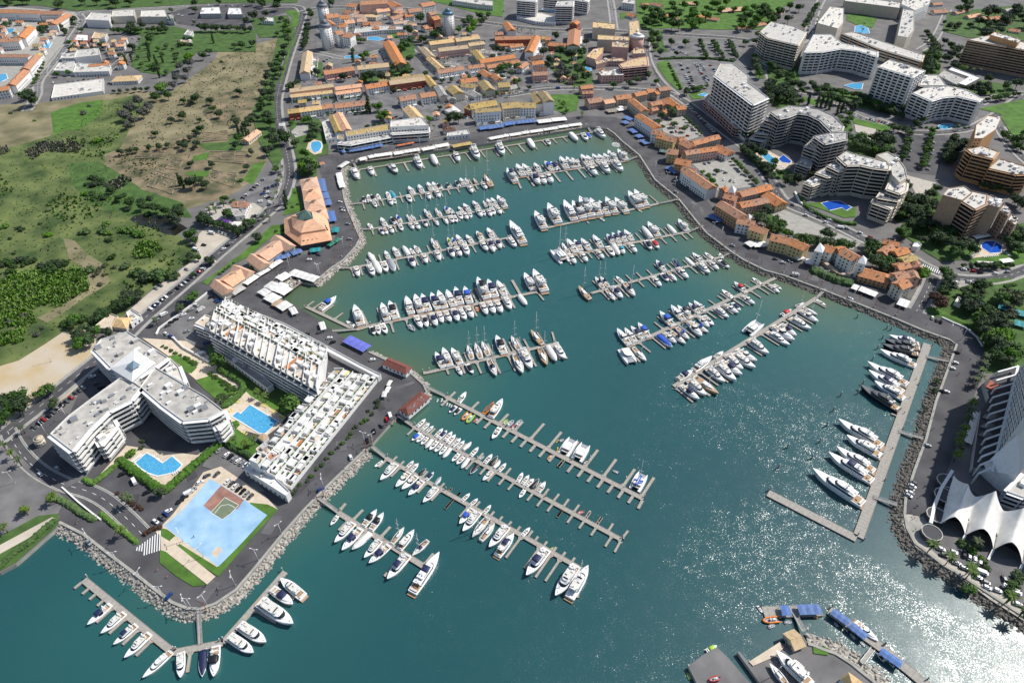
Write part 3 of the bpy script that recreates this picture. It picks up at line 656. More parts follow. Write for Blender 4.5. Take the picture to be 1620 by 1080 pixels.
def canopy_geo(mb, L, W, z, mt, th=.14):
 rings = []
 for x, k in ((-.5, -.18), (-.3, 0), (.3, 0), (.5, -.22)):
  rings.append([(x * L, y * W, z + k - .25 * abs(y * 2) ** 3 + o) for o in (0, th) for y in ((-.5, -.3, 0, .3, .5) if o == 0 else (.5, .3, 0, -.3, -.5))])
 mb.loft(rings, mt)
CAN = {'n': ('navy', 'navy'), 'k': ('black', 'black'), 'b': ('bluecover', 'blue'), 't': ('tealcover', 'teal'), 'w': ('canvas', 'white'),
       'l': ('lime', 'lime green'), 'o': ('orange', 'orange'), 'r': ('red', 'red'), 'g': ('greyhull', 'grey'), 'a': ('tan', 'tan'), 'y': ('yellow', 'yellow'), 'p': ('pink', 'pink')}
REF = {'m': (12, 3.9), 'f': (16, 4.9), 'F': (28, 6.6), 'o': (7, 2.6), 'x': (9, 3.1), 's': (12, 3.7), 'C': (13, 7.0), 'r': (5, 2.2), 'w': (14, 4), 'k': (4, .9), 'j': (3, 1.2), 'X': (15, 4.3), 'u': (14, 4.8), 'S': (15, 4.4)}
def parts_m(c):
 L, B = REF['m']; hm = 'gelcoat'; out = [('hull', ('hull', 'm', hm), lambda mb: (hull(mb, L, B, 1.75, 1.15, hm), mb.box((-.53 * L, 0, .45), (.9, B * .78, .22), 'teak')))]
 out.append(('coachroof', ('coachroof', 'm'), lambda mb: house(mb, [(-.6, 1.35), (1.2, 1.35), (3.2, 1.0), (4.5, .45)], 1.5, 2.15, 'gelcoat', ins=.25, rake=.7, smooth=True)))
 out.append(('windscreen', ('windscreen', 'm'), lambda mb: house(mb, [(-1.4, 1.62), (.2, 1.55), (1.2, 1.1), (1.7, .5)], 1.75, 2.75, 'glass', 'offwhite', ins=.28, rake=1.0)))
 def cock(mb):
  mb.box((-3.4, 0, 1.33), (4.2, 2.7, .06), 'tan'); seat(mb, -5.2, 0, 1.34, .7, 2.6, .5); seat(mb, -3.4, -1.05, 1.34, 2.2, .5, .5); seat(mb, -2.0, .6, 1.34, .6, .8, .7)
  for s in (-1, 1): mb.beam((-2.6, s * 1.6, 1.4), (-3.0, s * 1.4, 3.0), .25, .12, 'gelcoat')
  mb.box((-3.0, 0, 3.02), (.45, 2.9, .12), 'gelcoat')
  mb.box((4.9, 0, 1.95), (.35, .3, .12), 'metal')
 out.append(('cockpit', ('cockpit', 'm'), cock))
 if c: out.append(('canopy', ('canopy', 'm', c), lambda mb: canopy_geo(mb, 3.2, 2.9, 3.15, CAN[c][0])))
 return out
def parts_f(c):
 L, B = REF['f']; hm = 'gelcoat'
 out = [('hull', ('hull', 'f', hm), lambda mb: (hull(mb, L, B, 2.4, 1.5, hm), mb.box((-.53 * L, 0, .45), (1.3, B * .8, .25), 'teak')))]
 def sal(mb):
  house(mb, [(-4.2, 1.95), (1.5, 1.95), (3.6, 1.45), (5.4, .55)], 1.9, 2.45, 'gelcoat', ins=.15, rake=.8, smooth=True)
  house(mb, [(-4.0, 1.8), (1.0, 1.8), (2.2, 1.4), (2.6, .8)], 3.15, 3.42, 'gelcoat', ins=.12, rake=1.0)
  mb.box((6.3, 0, 2.5), (.4, .35, .12), 'metal')
 out.append(('saloon', ('saloon', 'f'), sal))
 out.append(('windscreen', ('windscreen', 'f'), lambda mb: house(mb, [(-3.9, 1.82), (1.6, 1.82), (3.2, 1.3), (3.8, .55)], 2.4, 3.2, 'glass', ins=.22, rake=1.6)))
 def fly(mb):
  house(mb, [(-5.4, 1.75), (-.4, 1.75), (1.0, 1.15), (1.3, .6)], 3.40, 3.95, 'gelcoat', 'offwhite', ins=.05, rake=-.2)
  seat(mb, -3.8, .8, 3.95, 1.8, 1.1, .3); seat(mb, -1.4, -.6, 3.95, .8, 1.0, .5); mb.box((.4, 0, 4.15), (.25, 2.0, .45), 'glass')
  for s in (-1, 1): mb.beam((-4.2, s * 1.7, 3.6), (-4.9, s * 1.35, 5.1), .35, .14, 'gelcoat')
  mb.box((-4.9, 0, 5.12), (.55, 2.9, .14), 'gelcoat'); mb.cyl((-4.9, 0, 5.2), .32, .3, 'offwhite', 8)
 out.append(('flybridge', ('flybridge', 'f'), fly))
 out.append(('aft_deck', ('aft_deck', 'f'), lambda mb: (mb.box((-5.9, 0, 1.70), (3.0, 3.4, .06), 'teak'), seat(mb, -7.1, 0, 1.72, .7, 3.0, .55))))
 if c: out.append(('canopy', ('canopy', 'f', c), lambda mb: canopy_geo(mb, 3.6, 3.0, 5.0, CAN[c][0])))
 return out
def parts_F(c):
 L, B = REF['F']; hm = 'blackhull' if c == 'k' else 'gelcoat'; dk = 'cargrey' if c == 'k' else 'gelcoat'; up = 'cargrey' if c == 'k' else 'gelcoat'
 out = [('hull', ('hull', 'F', hm), lambda mb: (hull(mb, L, B, 3.6, 2.1, hm, deck=dk), mb.box((-.525 * L, 0, .5), (2.0, B * .8, .3), 'teak'), mb.box((5.5, 0, 2.62), (3.0, 2.2, .5), 'offwhite')))]
 def main(mb):
  house(mb, [(-8.5, 2.6), (3.0, 2.6), (6.5, 1.9), (8.6, .8)], 2.3, 3.2, up, ins=.1, rake=.6, smooth=True)
  house(mb, [(-9.5, 2.5), (2.5, 2.4), (4.5, 1.7), (5.0, .9)], 4.5, 4.8, up, ins=.1, rake=1.0)
 out.append(('deck_house', ('deck_house', 'F', up), main))
 out.append(('windscreen', ('windscreen', 'F'), lambda mb: (house(mb, [(-7.8, 2.45), (3.5, 2.45), (5.6, 1.6), (6.3, .7)], 3.1, 4.55, 'glass', ins=.3, rake=2.2), house(mb, [(-4.5, 1.9), (0, 1.9), (1.5, 1.3), (2.0, .6)], 4.75, 5.9, 'glass', ins=.25, rake=1.2))))
 def fly(mb):
  house(mb, [(-6.5, 2.0), (-.5, 2.0), (.6, 1.4), (.9, .7)], 5.85, 6.15, up, ins=.15, rake=.5)
  seat(mb, -7.5, .8, 4.8, 2.2, 1.4, .4); seat(mb, -8.6, -1.0, 4.8, 1.2, 1.6, .4)
  for s in (-1, 1): mb.beam((-5.5, s * 1.9, 4.8), (-6.2, s * 1.7, 6.0), .5, .2, up)
  mb.cyl((-4.5, .8, 6.1), .5, .7, 'offwhite', 8); mb.cyl((-4.5, -.8, 6.1), .5, .7, 'offwhite', 8); mb.beam((-3.4, 0, 6.1), (-3.8, 0, 8.4), .2, .2, 'metal')
 out.append(('flybridge', ('flybridge', 'F', up), fly))
 out.append(('aft_deck', ('aft_deck', 'F'), lambda mb: (mb.box((-10.8, 0, 2.36), (5.2, 4.8, .08), 'teak'), seat(mb, -12.6, 0, 2.38, 1.0, 4.0, .6), mb.box((-10.6, 0, 2.8), (1.2, 2.0, .1), 'teak'))))
 if c and c != 'k': out.append(('canopy', ('canopy', 'F', c), lambda mb: canopy_geo(mb, 4.2, 4.2, 6.4, CAN[c][0])))
 return out
def parts_o(c):
 L, B = REF['o']
 out = [('hull', ('hull', 'o'), lambda mb: hull(mb, L, B, 1.0, .75, 'gelcoat'))]
 def cock(mb):
  mb.box((-.9, 0, .96), (3.8, 1.75, .05), 'offwhite'); mb.box((-.9, 0, .99), (3.5, 1.45, .03), 'tan')
  seat(mb, -2.3, 0, 1.0, .6, 1.6, .35, 'canvas'); seat(mb, -.6, .45, 1.0, .6, .55, .5, 'canvas'); seat(mb, -.6, -.45, 1.0, .6, .55, .5, 'canvas')
 out.append(('cockpit', ('cockpit', 'o'), cock))
 out.append(('windscreen', ('windscreen', 'o'), lambda mb: house(mb, [(.2, .85), (.9, .7), (1.25, .3)], 1.0, 1.6, 'glass', 'offwhite', ins=.18, rake=.5)))
 out.append(('outboard_motor', ('outboard_motor', 'o'), lambda mb: (mb.box((-3.7, 0, .9), (.55, .5, .9), 'black', taper=.7), mb.box((-3.55, 0, .2), (.25, .2, .8), 'greyhull'))))
 if c: out.append(('canopy', ('canopy', 'o', c), lambda mb: canopy_geo(mb, 3.3, 2.2, 1.75, CAN[c][0])))
 return out
def parts_x(c, k='x', mt='canvas'):
 L, B = REF[k]; mt = CAN[c][0] if c else mt
 def cov(mb):
  rings = []
  for s in (.03, .15, .35, .55, .72, .86, .95):
   b = lerp_prof(PLANE, s) * B * 1.0; x = (s - .5) * L; h = 1.2 + .1 * L * .6 * math.sin(math.pi * min(1, s * .8 + .2)) * .55
   rings.append([(x, b, .95), (x, b * .7, h * .8 + .35), (x, 0, h + .25), (x, -b * .7, h * .8 + .35), (x, -b, .95)])
  mb.loft([r[::-1] for r in rings], mt)
 return [('hull', ('hull', k), lambda mb: hull(mb, L, B, 1.25, .9, 'gelcoat')), ('boat_cover', ('boat_cover', k, mt), cov)]
def parts_s(c):
 L, B = REF['s']; hm = {'a': 'tan', 'g': 'offwhite'}.get(c, 'gelcoat'); cc = c if c in ('n', 'b', 'l', 'r') else 'n'
 out = [('hull', ('hull', 's', hm), lambda mb: hull(mb, L, B, 1.45, 1.1, hm, SAILP, deck='offwhite' if c not in ('a',) else 'tan'))]
 out.append(('coachroof', ('coachroof', 's'), lambda mb: (house(mb, [(-1.4, 1.15), (1.2, 1.05), (3.0, .55), (3.6, .25)], 1.35, 1.85, 'gelcoat', ins=.18, rake=.5, smooth=True), house(mb, [(-1.2, 1.12), (1.1, 1.02), (2.6, .6)], 1.48, 1.7, 'glass', ins=.08))))
 out.append(('cockpit', ('cockpit', 's'), lambda mb: (mb.box((-3.4, 0, 1.3), (3.2, 1.9, .05), 'teak'), mb.cyl((-4.4, 0, 1.3), .5, .9, 'metal', 8, r2=.1), mb.box((-5.5, 0, 1.36), (.5, 2.2, .3), 'offwhite'))))
 def mast(mb):
  mb.cyl((1.0, 0, 1.3), .13, 14.5, 'lampwhite', 6, r2=.09)
  for z, wd in ((6.2, 1.5), (10.6, 1.1)): mb.beam((1.0, -wd, z), (1.0, wd, z), .12, .06, 'lampwhite')
  for e in ((5.9, 0, 1.4), (-5.8, 0, 1.3), (.8, 1.8, 1.3), (.8, -1.8, 1.3)): mb.beam((1.0, 0, 15.5), e, .035, .035, 'metal')
 out.append(('mast', ('mast', 's'), mast))
 out.append(('boom', ('boom', 's', cc), lambda mb: mb.loft([[(x, y * k, 3.0 + z * k) for y, z in ((.12, -.1), (.2, .25), (0, .55), (-.2, .25), (-.12, -.1))][::-1] for x, k in ((-4.2, .6), (-2, .9), (.9, 1.25))], CAN[cc][0])))
 if c in ('n', 'b', 'l', 'r'): out.append(('spray_hood', ('spray_hood', 's', c), lambda mb: (canopy_geo(mb, 1.6, 2.2, 2.55, CAN[c][0]), canopy_geo(mb, 2.2, 2.2, 3.1, CAN[c][0])) if c in 'bl' else canopy_geo(mb, 2.0, 2.3, 2.5, CAN[c][0])))
 return out
def parts_C(c, mastd=True):
 L, B = REF['C']
 def hl(mb):
  for s in (-1, 1):
   rings = []
   for q in (0, .1, .3, .55, .75, .9, 1):
    b = [.75, .85, .95, .95, .8, .4, .04][(0, .1, .3, .55, .75, .9, 1).index(q)]; x = (q - .5) * L; z = .9 + .9 * min(1, q * 2)
    rings.append([(x, s * 2.55 + y * b, zz) for y, zz in ((1, -.3), (1, z), (-1, z), (-1, -.3))][::-1])
   mb.loft(rings, 'gelcoat', smooth=False)
  mb.box((-1.2, 0, 1.5), (7.4, 4.4, .55), 'gelcoat')
 out = [('hull', ('hull', 'C'), hl)]
 def cab(mb):
  house(mb, [(-3.6, 2.5), (.8, 2.5), (2.2, 1.7), (2.7, .7)], 1.75, 2.3, 'gelcoat', ins=.08, rake=.4)
  house(mb, [(-3.9, 2.35), (.2, 2.3), (1.4, 1.5), (1.8, .7)], 3.0, 3.25, 'gelcoat', ins=.15, rake=.6)
 out.append(('saloon', ('saloon', 'C'), cab))
 out.append(('windscreen', ('windscreen', 'C'), lambda mb: house(mb, [(-3.3, 2.4), (.7, 2.4), (1.9, 1.6), (2.3, .7)], 2.25, 3.05, 'glass', ins=.2, rake=.8)))
 out.append(('trampoline', ('trampoline', 'C'), lambda mb: mb.box((4.0, 0, 1.5), (3.2, 3.6, .05), 'greyhull')))
 out.append(('aft_deck', ('aft_deck', 'C'), lambda mb: (mb.box((-4.5, 0, 1.82), (1.6, 4.2, .05), 'tan'), seat(mb, -5.2, 0, 1.8, .5, 3.6, .5))))
 if c in ('M', 'b'): out.append(('mast', ('mast', 'C'), lambda mb: (mb.cyl((.6, 0, 3.2), .16, 16, 'lampwhite', 6, r2=.1), mb.beam((.6, -1.5, 10), (.6, 1.5, 10), .12, .06, 'lampwhite'), mb.beam((.4, 0, 4.4), (-4.5, 0, 4.5), .3, .45, 'canvas'))))
 if c == 'b': out.append(('sail_cover', ('sail_cover', 'C'), lambda mb: (mb.beam((2.5, 0, 3.7), (-5.2, 0, 3.7), 1.3, .4, 'bluecover'), mb.beam((-.5, -2.6, 3.4), (-1.8, 2.6, 3.4), .9, .25, 'bluecover'), mb.beam((-1.8, -2.0, 3.45), (-3.6, .2, 3.45), .8, .2, 'bluecover'))))
 return out
def parts_r(c):
 mt = CAN[c][0] if c else 'greyhull'
 def tube(mb):
  path = [(-2.4, .85), (-1, .9), (.6, .9), (1.7, .6), (2.3, .15), (2.3, -.15), (1.7, -.6), (.6, -.9), (-1, -.9), (-2.4, -.85)]
  rings = []
  for i, (x, y) in enumerate(path):
   a, b = path[max(0, i - 1)], path[min(9, i + 1)]; t = Vector((b[0] - a[0], b[1] - a[1])).normalized(); nn = Vector((-t.y, t.x))
   rings.append([(x + nn.x * .28 * math.cos(q), y + nn.y * .28 * math.cos(q), .45 + .28 * math.sin(q)) for q in (0, 1.05, 2.1, 3.14, 4.19, 5.24)])
  mb.loft([r[::-1] for r in rings], mt)
 return [('tube', ('tube', 'r', mt), tube), ('floor', ('floor', 'r'), lambda mb: (mb.box((-.2, 0, .3), (4.0, 1.5, .1), 'greyhull'), seat(mb, -.9, 0, .35, .9, .6, .6, 'canvas'), mb.box((.2, 0, .75), (.3, .7, .8), 'offwhite'))),
   ('outboard_motor', ('outboard_motor', 'r'), lambda mb: mb.box((-2.55, 0, .7), (.5, .45, .8), 'black', taper=.7))]
def parts_w(c):
 L, B = REF['w']
 return [('hull', ('hull', 'w'), lambda mb: hull(mb, L, B, 1.5, 1.2, 'orange', SAILP, deck='orange', stripe='tan')),
   ('deck', ('deck', 'w'), lambda mb: (house(mb, [(-5.8, 1.1), (-2, 1.5), (2, 1.5), (5, .75)], 1.3, 1.62, 'browntile', ins=.05), [mb.box((x, 0, 1.7), (.35, 2.2, .18), 'wood') for x in (-4, -2.5, -1, .5, 2, 3.5)]))]
def parts_k(c):
 mt = CAN[c or 'y'][0]
 return [('hull', ('hull', 'k', mt), lambda mb: (mb.loft([[(x, .42 * k, .05), (x, .3 * k, .3), (x, -.3 * k, .3), (x, -.42 * k, .05)] for x, k in ((-2, .1), (-1.2, .8), (0, 1), (1.2, .8), (2, .1))], mt), mb.box((0, 0, .31), (1.0, .4, .04), 'black')))]
def parts_j(c):
 return [('hull', ('hull', 'j'), lambda mb: mb.loft([[(x, .6 * k, .1), (x, .5 * k, .55), (x, -.5 * k, .55), (x, -.6 * k, .1)] for x, k in ((-1.5, .8), (-.5, 1), (.6, .9), (1.5, .15))], 'gelcoat')),
   ('seat', ('seat', 'j'), lambda mb: (mb.box((-.5, 0, .75), (1.3, .45, .4), 'black', taper=.8), mb.box((.4, 0, .9), (.3, .8, .3), 'offwhite')))]
def parts_u(c):
 L, B = REF['u']
 return [('hull', ('hull', 'u'), lambda mb: hull(mb, L, B, 1.8, 1.4, 'greyhull', deck='offwhite')), ('wheelhouse', ('wheelhouse', 'u'), lambda mb: (house(mb, [(-1, 1.5), (2, 1.5), (3, .8)], 1.6, 3.6, 'offwhite', ins=.15, rake=.4), house(mb, [(-.9, 1.5), (2, 1.5), (2.9, .8)], 2.6, 3.3, 'glass', ins=.05, rake=.2))),
   ('work_deck', ('work_deck', 'u'), lambda mb: (mb.box((-4, 0, 1.62), (5, 3.6, .06), 'greyhull'), mb.box((-3, .8, 2), (1.2, 1.0, .8), 'wood'), mb.box((-5.2, -.7, 1.9), (1, 1.2, .5), 'cargrey'), mb.beam((-2, 0, 1.7), (-2.4, 0, 5), .25, .25, 'greyhull'), mb.beam((-2.4, 0, 5), (-5.8, 0, 4.2), .2, .2, 'greyhull')))]
def parts_S(c):
 out = [p for p in parts_f('')[:4]]
 L, B = REF['S']
 out += parts_s('w')[3:5]
 return out
BUILD = {'m': parts_m, 'f': parts_f, 'F': parts_F, 'o': parts_o, 'x': parts_x, 's': parts_s, 'C': parts_C, 'r': parts_r, 'w': parts_w, 'k': parts_k, 'j': parts_j, 'X': lambda c: parts_x('n', 'X'), 'u': parts_u, 'S': parts_S}
NAMEOF = {'m': 'motor_cruiser', 'f': 'flybridge_yacht', 'F': 'superyacht', 'o': 'open_motorboat', 'x': 'covered_motorboat', 's': 'sailing_yacht', 'C': 'catamaran', 'r': 'inflatable_boat', 'w': 'wooden_longboat', 'k': 'kayak', 'j': 'jet_ski', 'X': 'covered_yacht', 'u': 'work_boat', 'S': 'motor_sailer'}
DESC = {'m': 'white motor cruiser', 'f': 'white flybridge yacht', 'F': 'large white superyacht', 'o': 'small white motorboat', 'x': 'motorboat under white cover', 's': 'white sailing yacht', 'C': 'white catamaran', 'r': 'inflatable dinghy', 'w': 'orange wooden longboat', 'k': 'kayak', 'j': 'white jet ski', 'X': 'yacht under navy cover', 'u': 'grey work boat', 'S': 'white motor sailer'}
def boat_desc(t, c):
 d = DESC[t]
 if t in 'mfFo' and c in CAN and not (t == 'F' and c == 'k'): d = '%s-canopied ' % CAN[c][1] + d
 if t == 'F' and c == 'k': d = 'large black superyacht'
 if t == 's': d = {'a': 'tan sailing yacht', 'g': 'grey sailing yacht', '': d}.get(c, d + ', %s sail covers' % CAN[c][1] if c in CAN else d)
 if t in 'rk' and c in CAN: d = CAN[c][1] + ' ' + d
 if t == 'x' and c in CAN: d = 'motorboat under %s cover' % CAN[c][1]
 if t == 'C' and c == 'b': d += ', blue sail covers'
 if t == 'C' and c == 'M': d += ' with mast'
 return d
NBOAT = [0]
def boat(bow, stern, t, c, label, group=None, z=WATER, widen=1.0):
 d = bow - stern; L = Vector((d.x, d.y)).length; rl, rb = REF[t]; s = L / rl
 mid = (bow + stern) / 2
 wf = (rl / max(3, L)) ** .18 * widen
 o = thing(NAMEOF[t], label, {'k': 'kayak', 'j': 'jet ski', 'r': 'dinghy', 's': 'sailboat', 'C': 'catamaran'}.get(t, 'boat'), (mid.x, mid.y, z), math.atan2(d.y, d.x), group, (s, s * wf, s))
 for nm, key, fn in BUILD[t](c): place(cached(key, fn), nm, o)
 NBOAT[0] += 1; return o
# ================================================================== pontoons
DECKZ = WATER + .75
def pontoon(label, pts, wd, fingers=(), gang=(), fw=1.1, name='pontoon', piles=True):
 """pts: world points of the walkway; fingers: world tips, each joined square to the walkway"""
 o = thing(name, label, 'pontoon', (pts[0].x, pts[0].y, WATER)); inv = Vector((pts[0].x, pts[0].y, WATER))
 def rel(p, z): return (p[0] - inv.x, p[1] - inv.y, z - inv.z)
 mb = MB()
 for a, b in zip(pts, pts[1:]):
  mb.beam(rel(a, DECKZ - .3), rel(b, DECKZ - .3), wd, .6, 'pontoon')
  d = (b - a); l = d.length; n = int(l / 2.4); t = d.normalized(); q = Vector((-t.y, t.x, 0)) * wd / 2
  for i in range(1, n):
   p = a + t * (i * l / n); mb.beam(rel(p - q * .98, DECKZ + .005), rel(p + q * .98, DECKZ + .005), .16, .03, 'wood')
  for s in (-1, 1): mb.beam(rel(a + q * s, DECKZ + .01), rel(b + q * s, DECKZ + .01), .22, .1, 'wood')
 mb.build('walkway', o)
 pm = cached(('pile',), lambda m: (m.cyl((0, 0, -1.5), .28, 4.2, 'wood', 7), m.cyl((0, 0, 2.7), .34, .45, 'lampwhite', 7, r2=.1)))
 if piles:
  for a, b in zip(pts, pts[1:]):
   n = max(1, int((b - a).length / 38)); t = (b - a).normalized(); q = Vector((-t.y, t.x, 0)) * (wd / 2 + .3)
   for i in range(n + 1): place(pm, 'pile', o, rel(a.lerp(b, i / n if n else 0) + q, WATER))
 for tip in fingers:
  best = None
  for a, b in zip(pts, pts[1:]):
   d = b - a; u = max(.0, min(1, (tip - a).dot(d) / d.length_squared)); f = a + d * u
   if best is None or (tip - f).length < (tip - best).length: best = f
  e = tip; d = (e - best); l = d.length
  if l < 2: continue
  t = d.normalized(); q = Vector((-t.y, t.x, 0)); s0 = best + t * wd * .45; f = fw * (1.6 if l > 19 else 1)
  mb = MB(); mb.beam(rel(s0, DECKZ - .28), rel(e, DECKZ - .28), f, .5, 'pontoon')
  g = min(3.0, l * .3)
  tri_ = [s0 + q * g * .55, s0 - q * g * .55, s0 + t * g]
  mb.prism([rel(p, 0)[:2] for p in tri_], DECKZ - .3 - inv.z, DECKZ - .012 - inv.z, 'pontoon')
  mb.beam(rel(s0 + q * f * .5, DECKZ - .02), rel(e + q * f * .5, DECKZ - .02), .16, .12, 'wood'); mb.beam(rel(s0 - q * f * .5, DECKZ - .02), rel(e - q * f * .5, DECKZ - .02), .16, .12, 'wood')
  mb.build('finger', o)
 for a, b in gang:
  mb = MB(); t = (b - a).normalized(); q = Vector((-t.y, t.x, 0)) * .9
  A, B_ = Vector(rel(a, .15)), Vector(rel(b, DECKZ + .15)); mb.beam(A, B_, 1.8, .2, 'pontoon')
  for s in (-1, 1):
   mb.beam(A + q * s + Vector((0, 0, 1)), B_ + q * s + Vector((0, 0, 1)), .1, .1, 'metal'); mb.beam(A + q * s + Vector((0, 0, .5)), B_ + q * s + Vector((0, 0, .5)), .06, .06, 'metal')
   for i in range(6): p = A.lerp(B_, i / 5) + q * s; mb.beam(p, p + Vector((0, 0, 1)), .08, .08, 'metal')
  mb.build('gangway', o)
 return o
ZB = WATER + 1.0
def nums(s): return [float(k) for k in s.replace(',', ' ').split()]
def parse_boats(txt):
 out = []
 for ln in txt.strip().split('\n'):
  v, rest = ln.strip().split(':', 1)
  for it in rest.split(';'):
   it = it.strip()
   if not it: continue
   k = it.split(); bx, by, sx, sy = [float(q) for q in k[0].split(',')]
   out.append((P(bx, by, ZB, v), P(sx, sy, ZB, v), k[1], k[2] if len(k) > 2 else ''))
 return out
def parse_pts(txt, z):
 out = []
 for ln in txt.strip().split('\n'):
  if not ln.strip(): continue
  v, rest = ln.strip().split(':', 1)
  for it in rest.split():
   a, b = it.split(','); out.append(P(float(a), float(b), z, v))
 return out
def marina(pname, plabel, line, wd, gang, fingers, boats, sides, auto=True, fw=1.1):
 """sides: names of the left and right side seen from the quay"""
 pts = parse_pts(line, DECKZ); tips = parse_pts(fingers, DECKZ); g = parse_pts(gang, DECKZ)
 bl = parse_boats(boats) if boats.strip() else []
 a, b = pts[0], pts[-1]; ax = (b - a).normalized(); nrm = Vector((-ax.y, ax.x, 0))
 recs = []
 for bow, st, t, c in bl:
  m = (bow + st) / 2; best = 1e9; along = 0; tot = 0; sd = 0
  for p, q in zip(pts, pts[1:]):
   d = q - p; u = max(0, min(1, (m - p).dot(d) / d.length_squared)); f = p + d * u
   if (m - f).length < best:
    best = (m - f).length; along = tot + u * d.length; sd = 1 if d.cross(m - p).z > 0 else -1; foot = f; dd = d.normalized()
   tot += d.length
  recs.append([along, sd, bow, st, t, c, foot, dd])
 if auto:
  for sd in (1, -1):
   rs = sorted([r for r in recs if r[1] == sd and r[4] not in 'rkj'], key=lambda r: r[0])
   for i, r in enumerate(rs):
    if i % 2 == 0 or (i + 1 < len(rs) and rs[i + 1][0] - r[0] > 9):
     L = (r[2] - r[3]).length; away = (r[2] - r[6]).length > (r[3] - r[6]).length
     ax_ = r[2] - r[3]
     if abs(ax_.normalized().dot(r[7])) > .6: continue
     out_ = r[2] if away else r[3]; side = r[7] * (REF[r[4]][1] * L / REF[r[4]][0] * .5 + .9)
     t = r[6] + (out_ - r[6]) * .86 + side; t.z = DECKZ
     if all((t - k).length > 4.0 for k in tips): tips.append(t)
 pontoon(plabel, pts, wd, tips, [(g[i], g[i + 1]) for i in range(0, len(g), 2)], fw)
 for sd, sn in ((1, sides[0]), (-1, sides[1])):
  for i, r in enumerate(sorted([r for r in recs if r[1] == sd], key=lambda r: r[0])):
   boat(r[2], r[3], r[4], r[5], '%s, %s from quay, %s of %s' % (boat_desc(r[4], r[5]), ORD[i + 1], sn, pname), 'boats berthed at the ' + pname)
marina('north-quay pontoon', 'narrow grey pontoon running along the north quay below white parasols', 'A1: 185,530\nA2: 1090,125', 2.0,
 'A1: 115,445 168,525 1165,275 1210,350\nA2: 990,55 1045,130', 'A1: 195,630 375,600 720,545 890,515 1055,485 1215,460 1385,430 1540,400\nA2: 65,385 205,360 340,340 475,315 570,268 685,250 795,232',
 '''A1: 178,638,125,530 m w; 340,595,300,510 m; 600,575,520,480 u; 855,525,800,415 f; 1020,490,970,390 x; 1260,450,1215,360 m; 1470,430,1400,310 f
 A2: 115,385,55,270 f; 440,315,380,220 x; 610,270,572,210 o; 905,235,825,150 x; 1010,228,955,150 o; 1045,198,1003,145 x b; 1200,203,1100,115 f''', ('quay side', 'water side'), auto=False)
marina('first west-quay pontoon', 'northernmost grey pontoon off the west promenade with small boats on both sides', 'A1: 185,888 1500,680', 2.0, 'A1: 80,915 185,890',
 'A1: 250,950 455,915 660,880 865,845 1165,795 1265,775 1460,740 620,770 1505,625',
 'A1: 235,820,245,882 o k; 285,803,305,878 o; 320,803,360,870 o k; 385,793,405,852 o; 485,772,515,838 o; 525,763,570,835 x t; 720,718,770,800 m; 825,700,870,785 m; 920,675,968,760 m; 975,670,1015,745 m; 1025,683,1065,742 o k; 1128,675,1152,725 o k; 1220,655,1262,712 o k; 1270,628,1315,702 m; 1325,622,1352,688 s; 1410,622,1445,680 s a; 1528,600,1608,722 s a; 375,932,345,875 o; 548,912,505,838 m; 585,895,555,840 o; 748,885,708,805 o; 952,852,912,775 m; 1055,833,1008,752 m; 1405,782,1355,705 m; 1555,742,1500,670 m', ('far side', 'near side'))
marina('second west-quay pontoon', 'second grey pontoon off the west promenade with yachts and masts', 'A3: 300,152\nT11: 1560,232', 2.0, 'A3: 165,172 300,152', 'A3: 345,210 840,5',
 '''A3: 285,93,325,148 o; 425,38,475,125 m; 530,30,585,100 o k; 590,5,640,92 s b; 700,0,748,72 s; 748,0,785,62 s
 A1: 885,958,955,1048 s; 1005,948,1065,1038 s; 1105,925,1145,1002 s b; 1150,940,1195,998 o; 1250,928,1295,990 m; 1305,900,1370,980 m; 1405,873,1472,955 m; 1515,863,1550,928 s; 1555,848,1605,925 m
 T11: 1488,178,1525,228 m; 1527,168,1578,235 f
 A3: 455,212,410,148 m n; 495,208,455,142 m a; 560,198,505,122 m; 655,172,620,100 o; 775,157,725,85 m; 840,158,785,80 m; 918,128,875,60 m n; 1040,118,995,45 s; 1140,103,1095,25 s; 1200,88,1155,12 o; 1240,82,1200,12 o; 1295,52,1245,-25 o; 1355,53,1300,-25 m
 A1: 1392,1042,1365,985 o; 1505,1038,1445,955 m; 1535,1018,1508,965 o; 1605,1033,1565,955 m
 T11: 1512,282,1488,235 o; 1553,278,1522,230 m''', ('far side', 'near side'))
marina('third west-quay pontoon', 'third grey pontoon off the west promenade near the round corner', 'A3: 90,568\nA4: 160,580', 2.2, 'A3: 0,575 90,568', 'A3: 400,425 630,440 915,325 135,655 875,510 1020,485 1440,400',
 '''A3: 262,465,290,505 r; 292,408,352,500 x; 468,388,505,470 m; 555,350,608,445 m; 660,337,720,430 x; 733,358,775,415 o; 778,333,838,408 o; 962,258,1025,368 s; 1135,245,1172,335 s l; 1182,245,1225,330 s b; 1230,222,1290,322 m; 1335,220,1395,305 m; 1445,183,1505,275 m a; 1560,150,1622,255 m
 A4: 180,430,325,650 F
 A3: 188,663,150,555 m; 352,658,292,535 f; 425,638,360,510 x; 492,618,445,505 o; 572,613,518,485 x g; 785,562,728,450 m n; 918,522,870,420 m; 1058,492,1010,385 m; 1205,458,1150,355 m n; 1285,447,1215,345 m; 1360,442,1300,312 f; 1565,392,1490,285 m; 1625,392,1575,270 m n
 A4: 12,742,-20,635 m; 90,703,25,600 m n; 250,688,160,585 f''', ('far side', 'near side'))
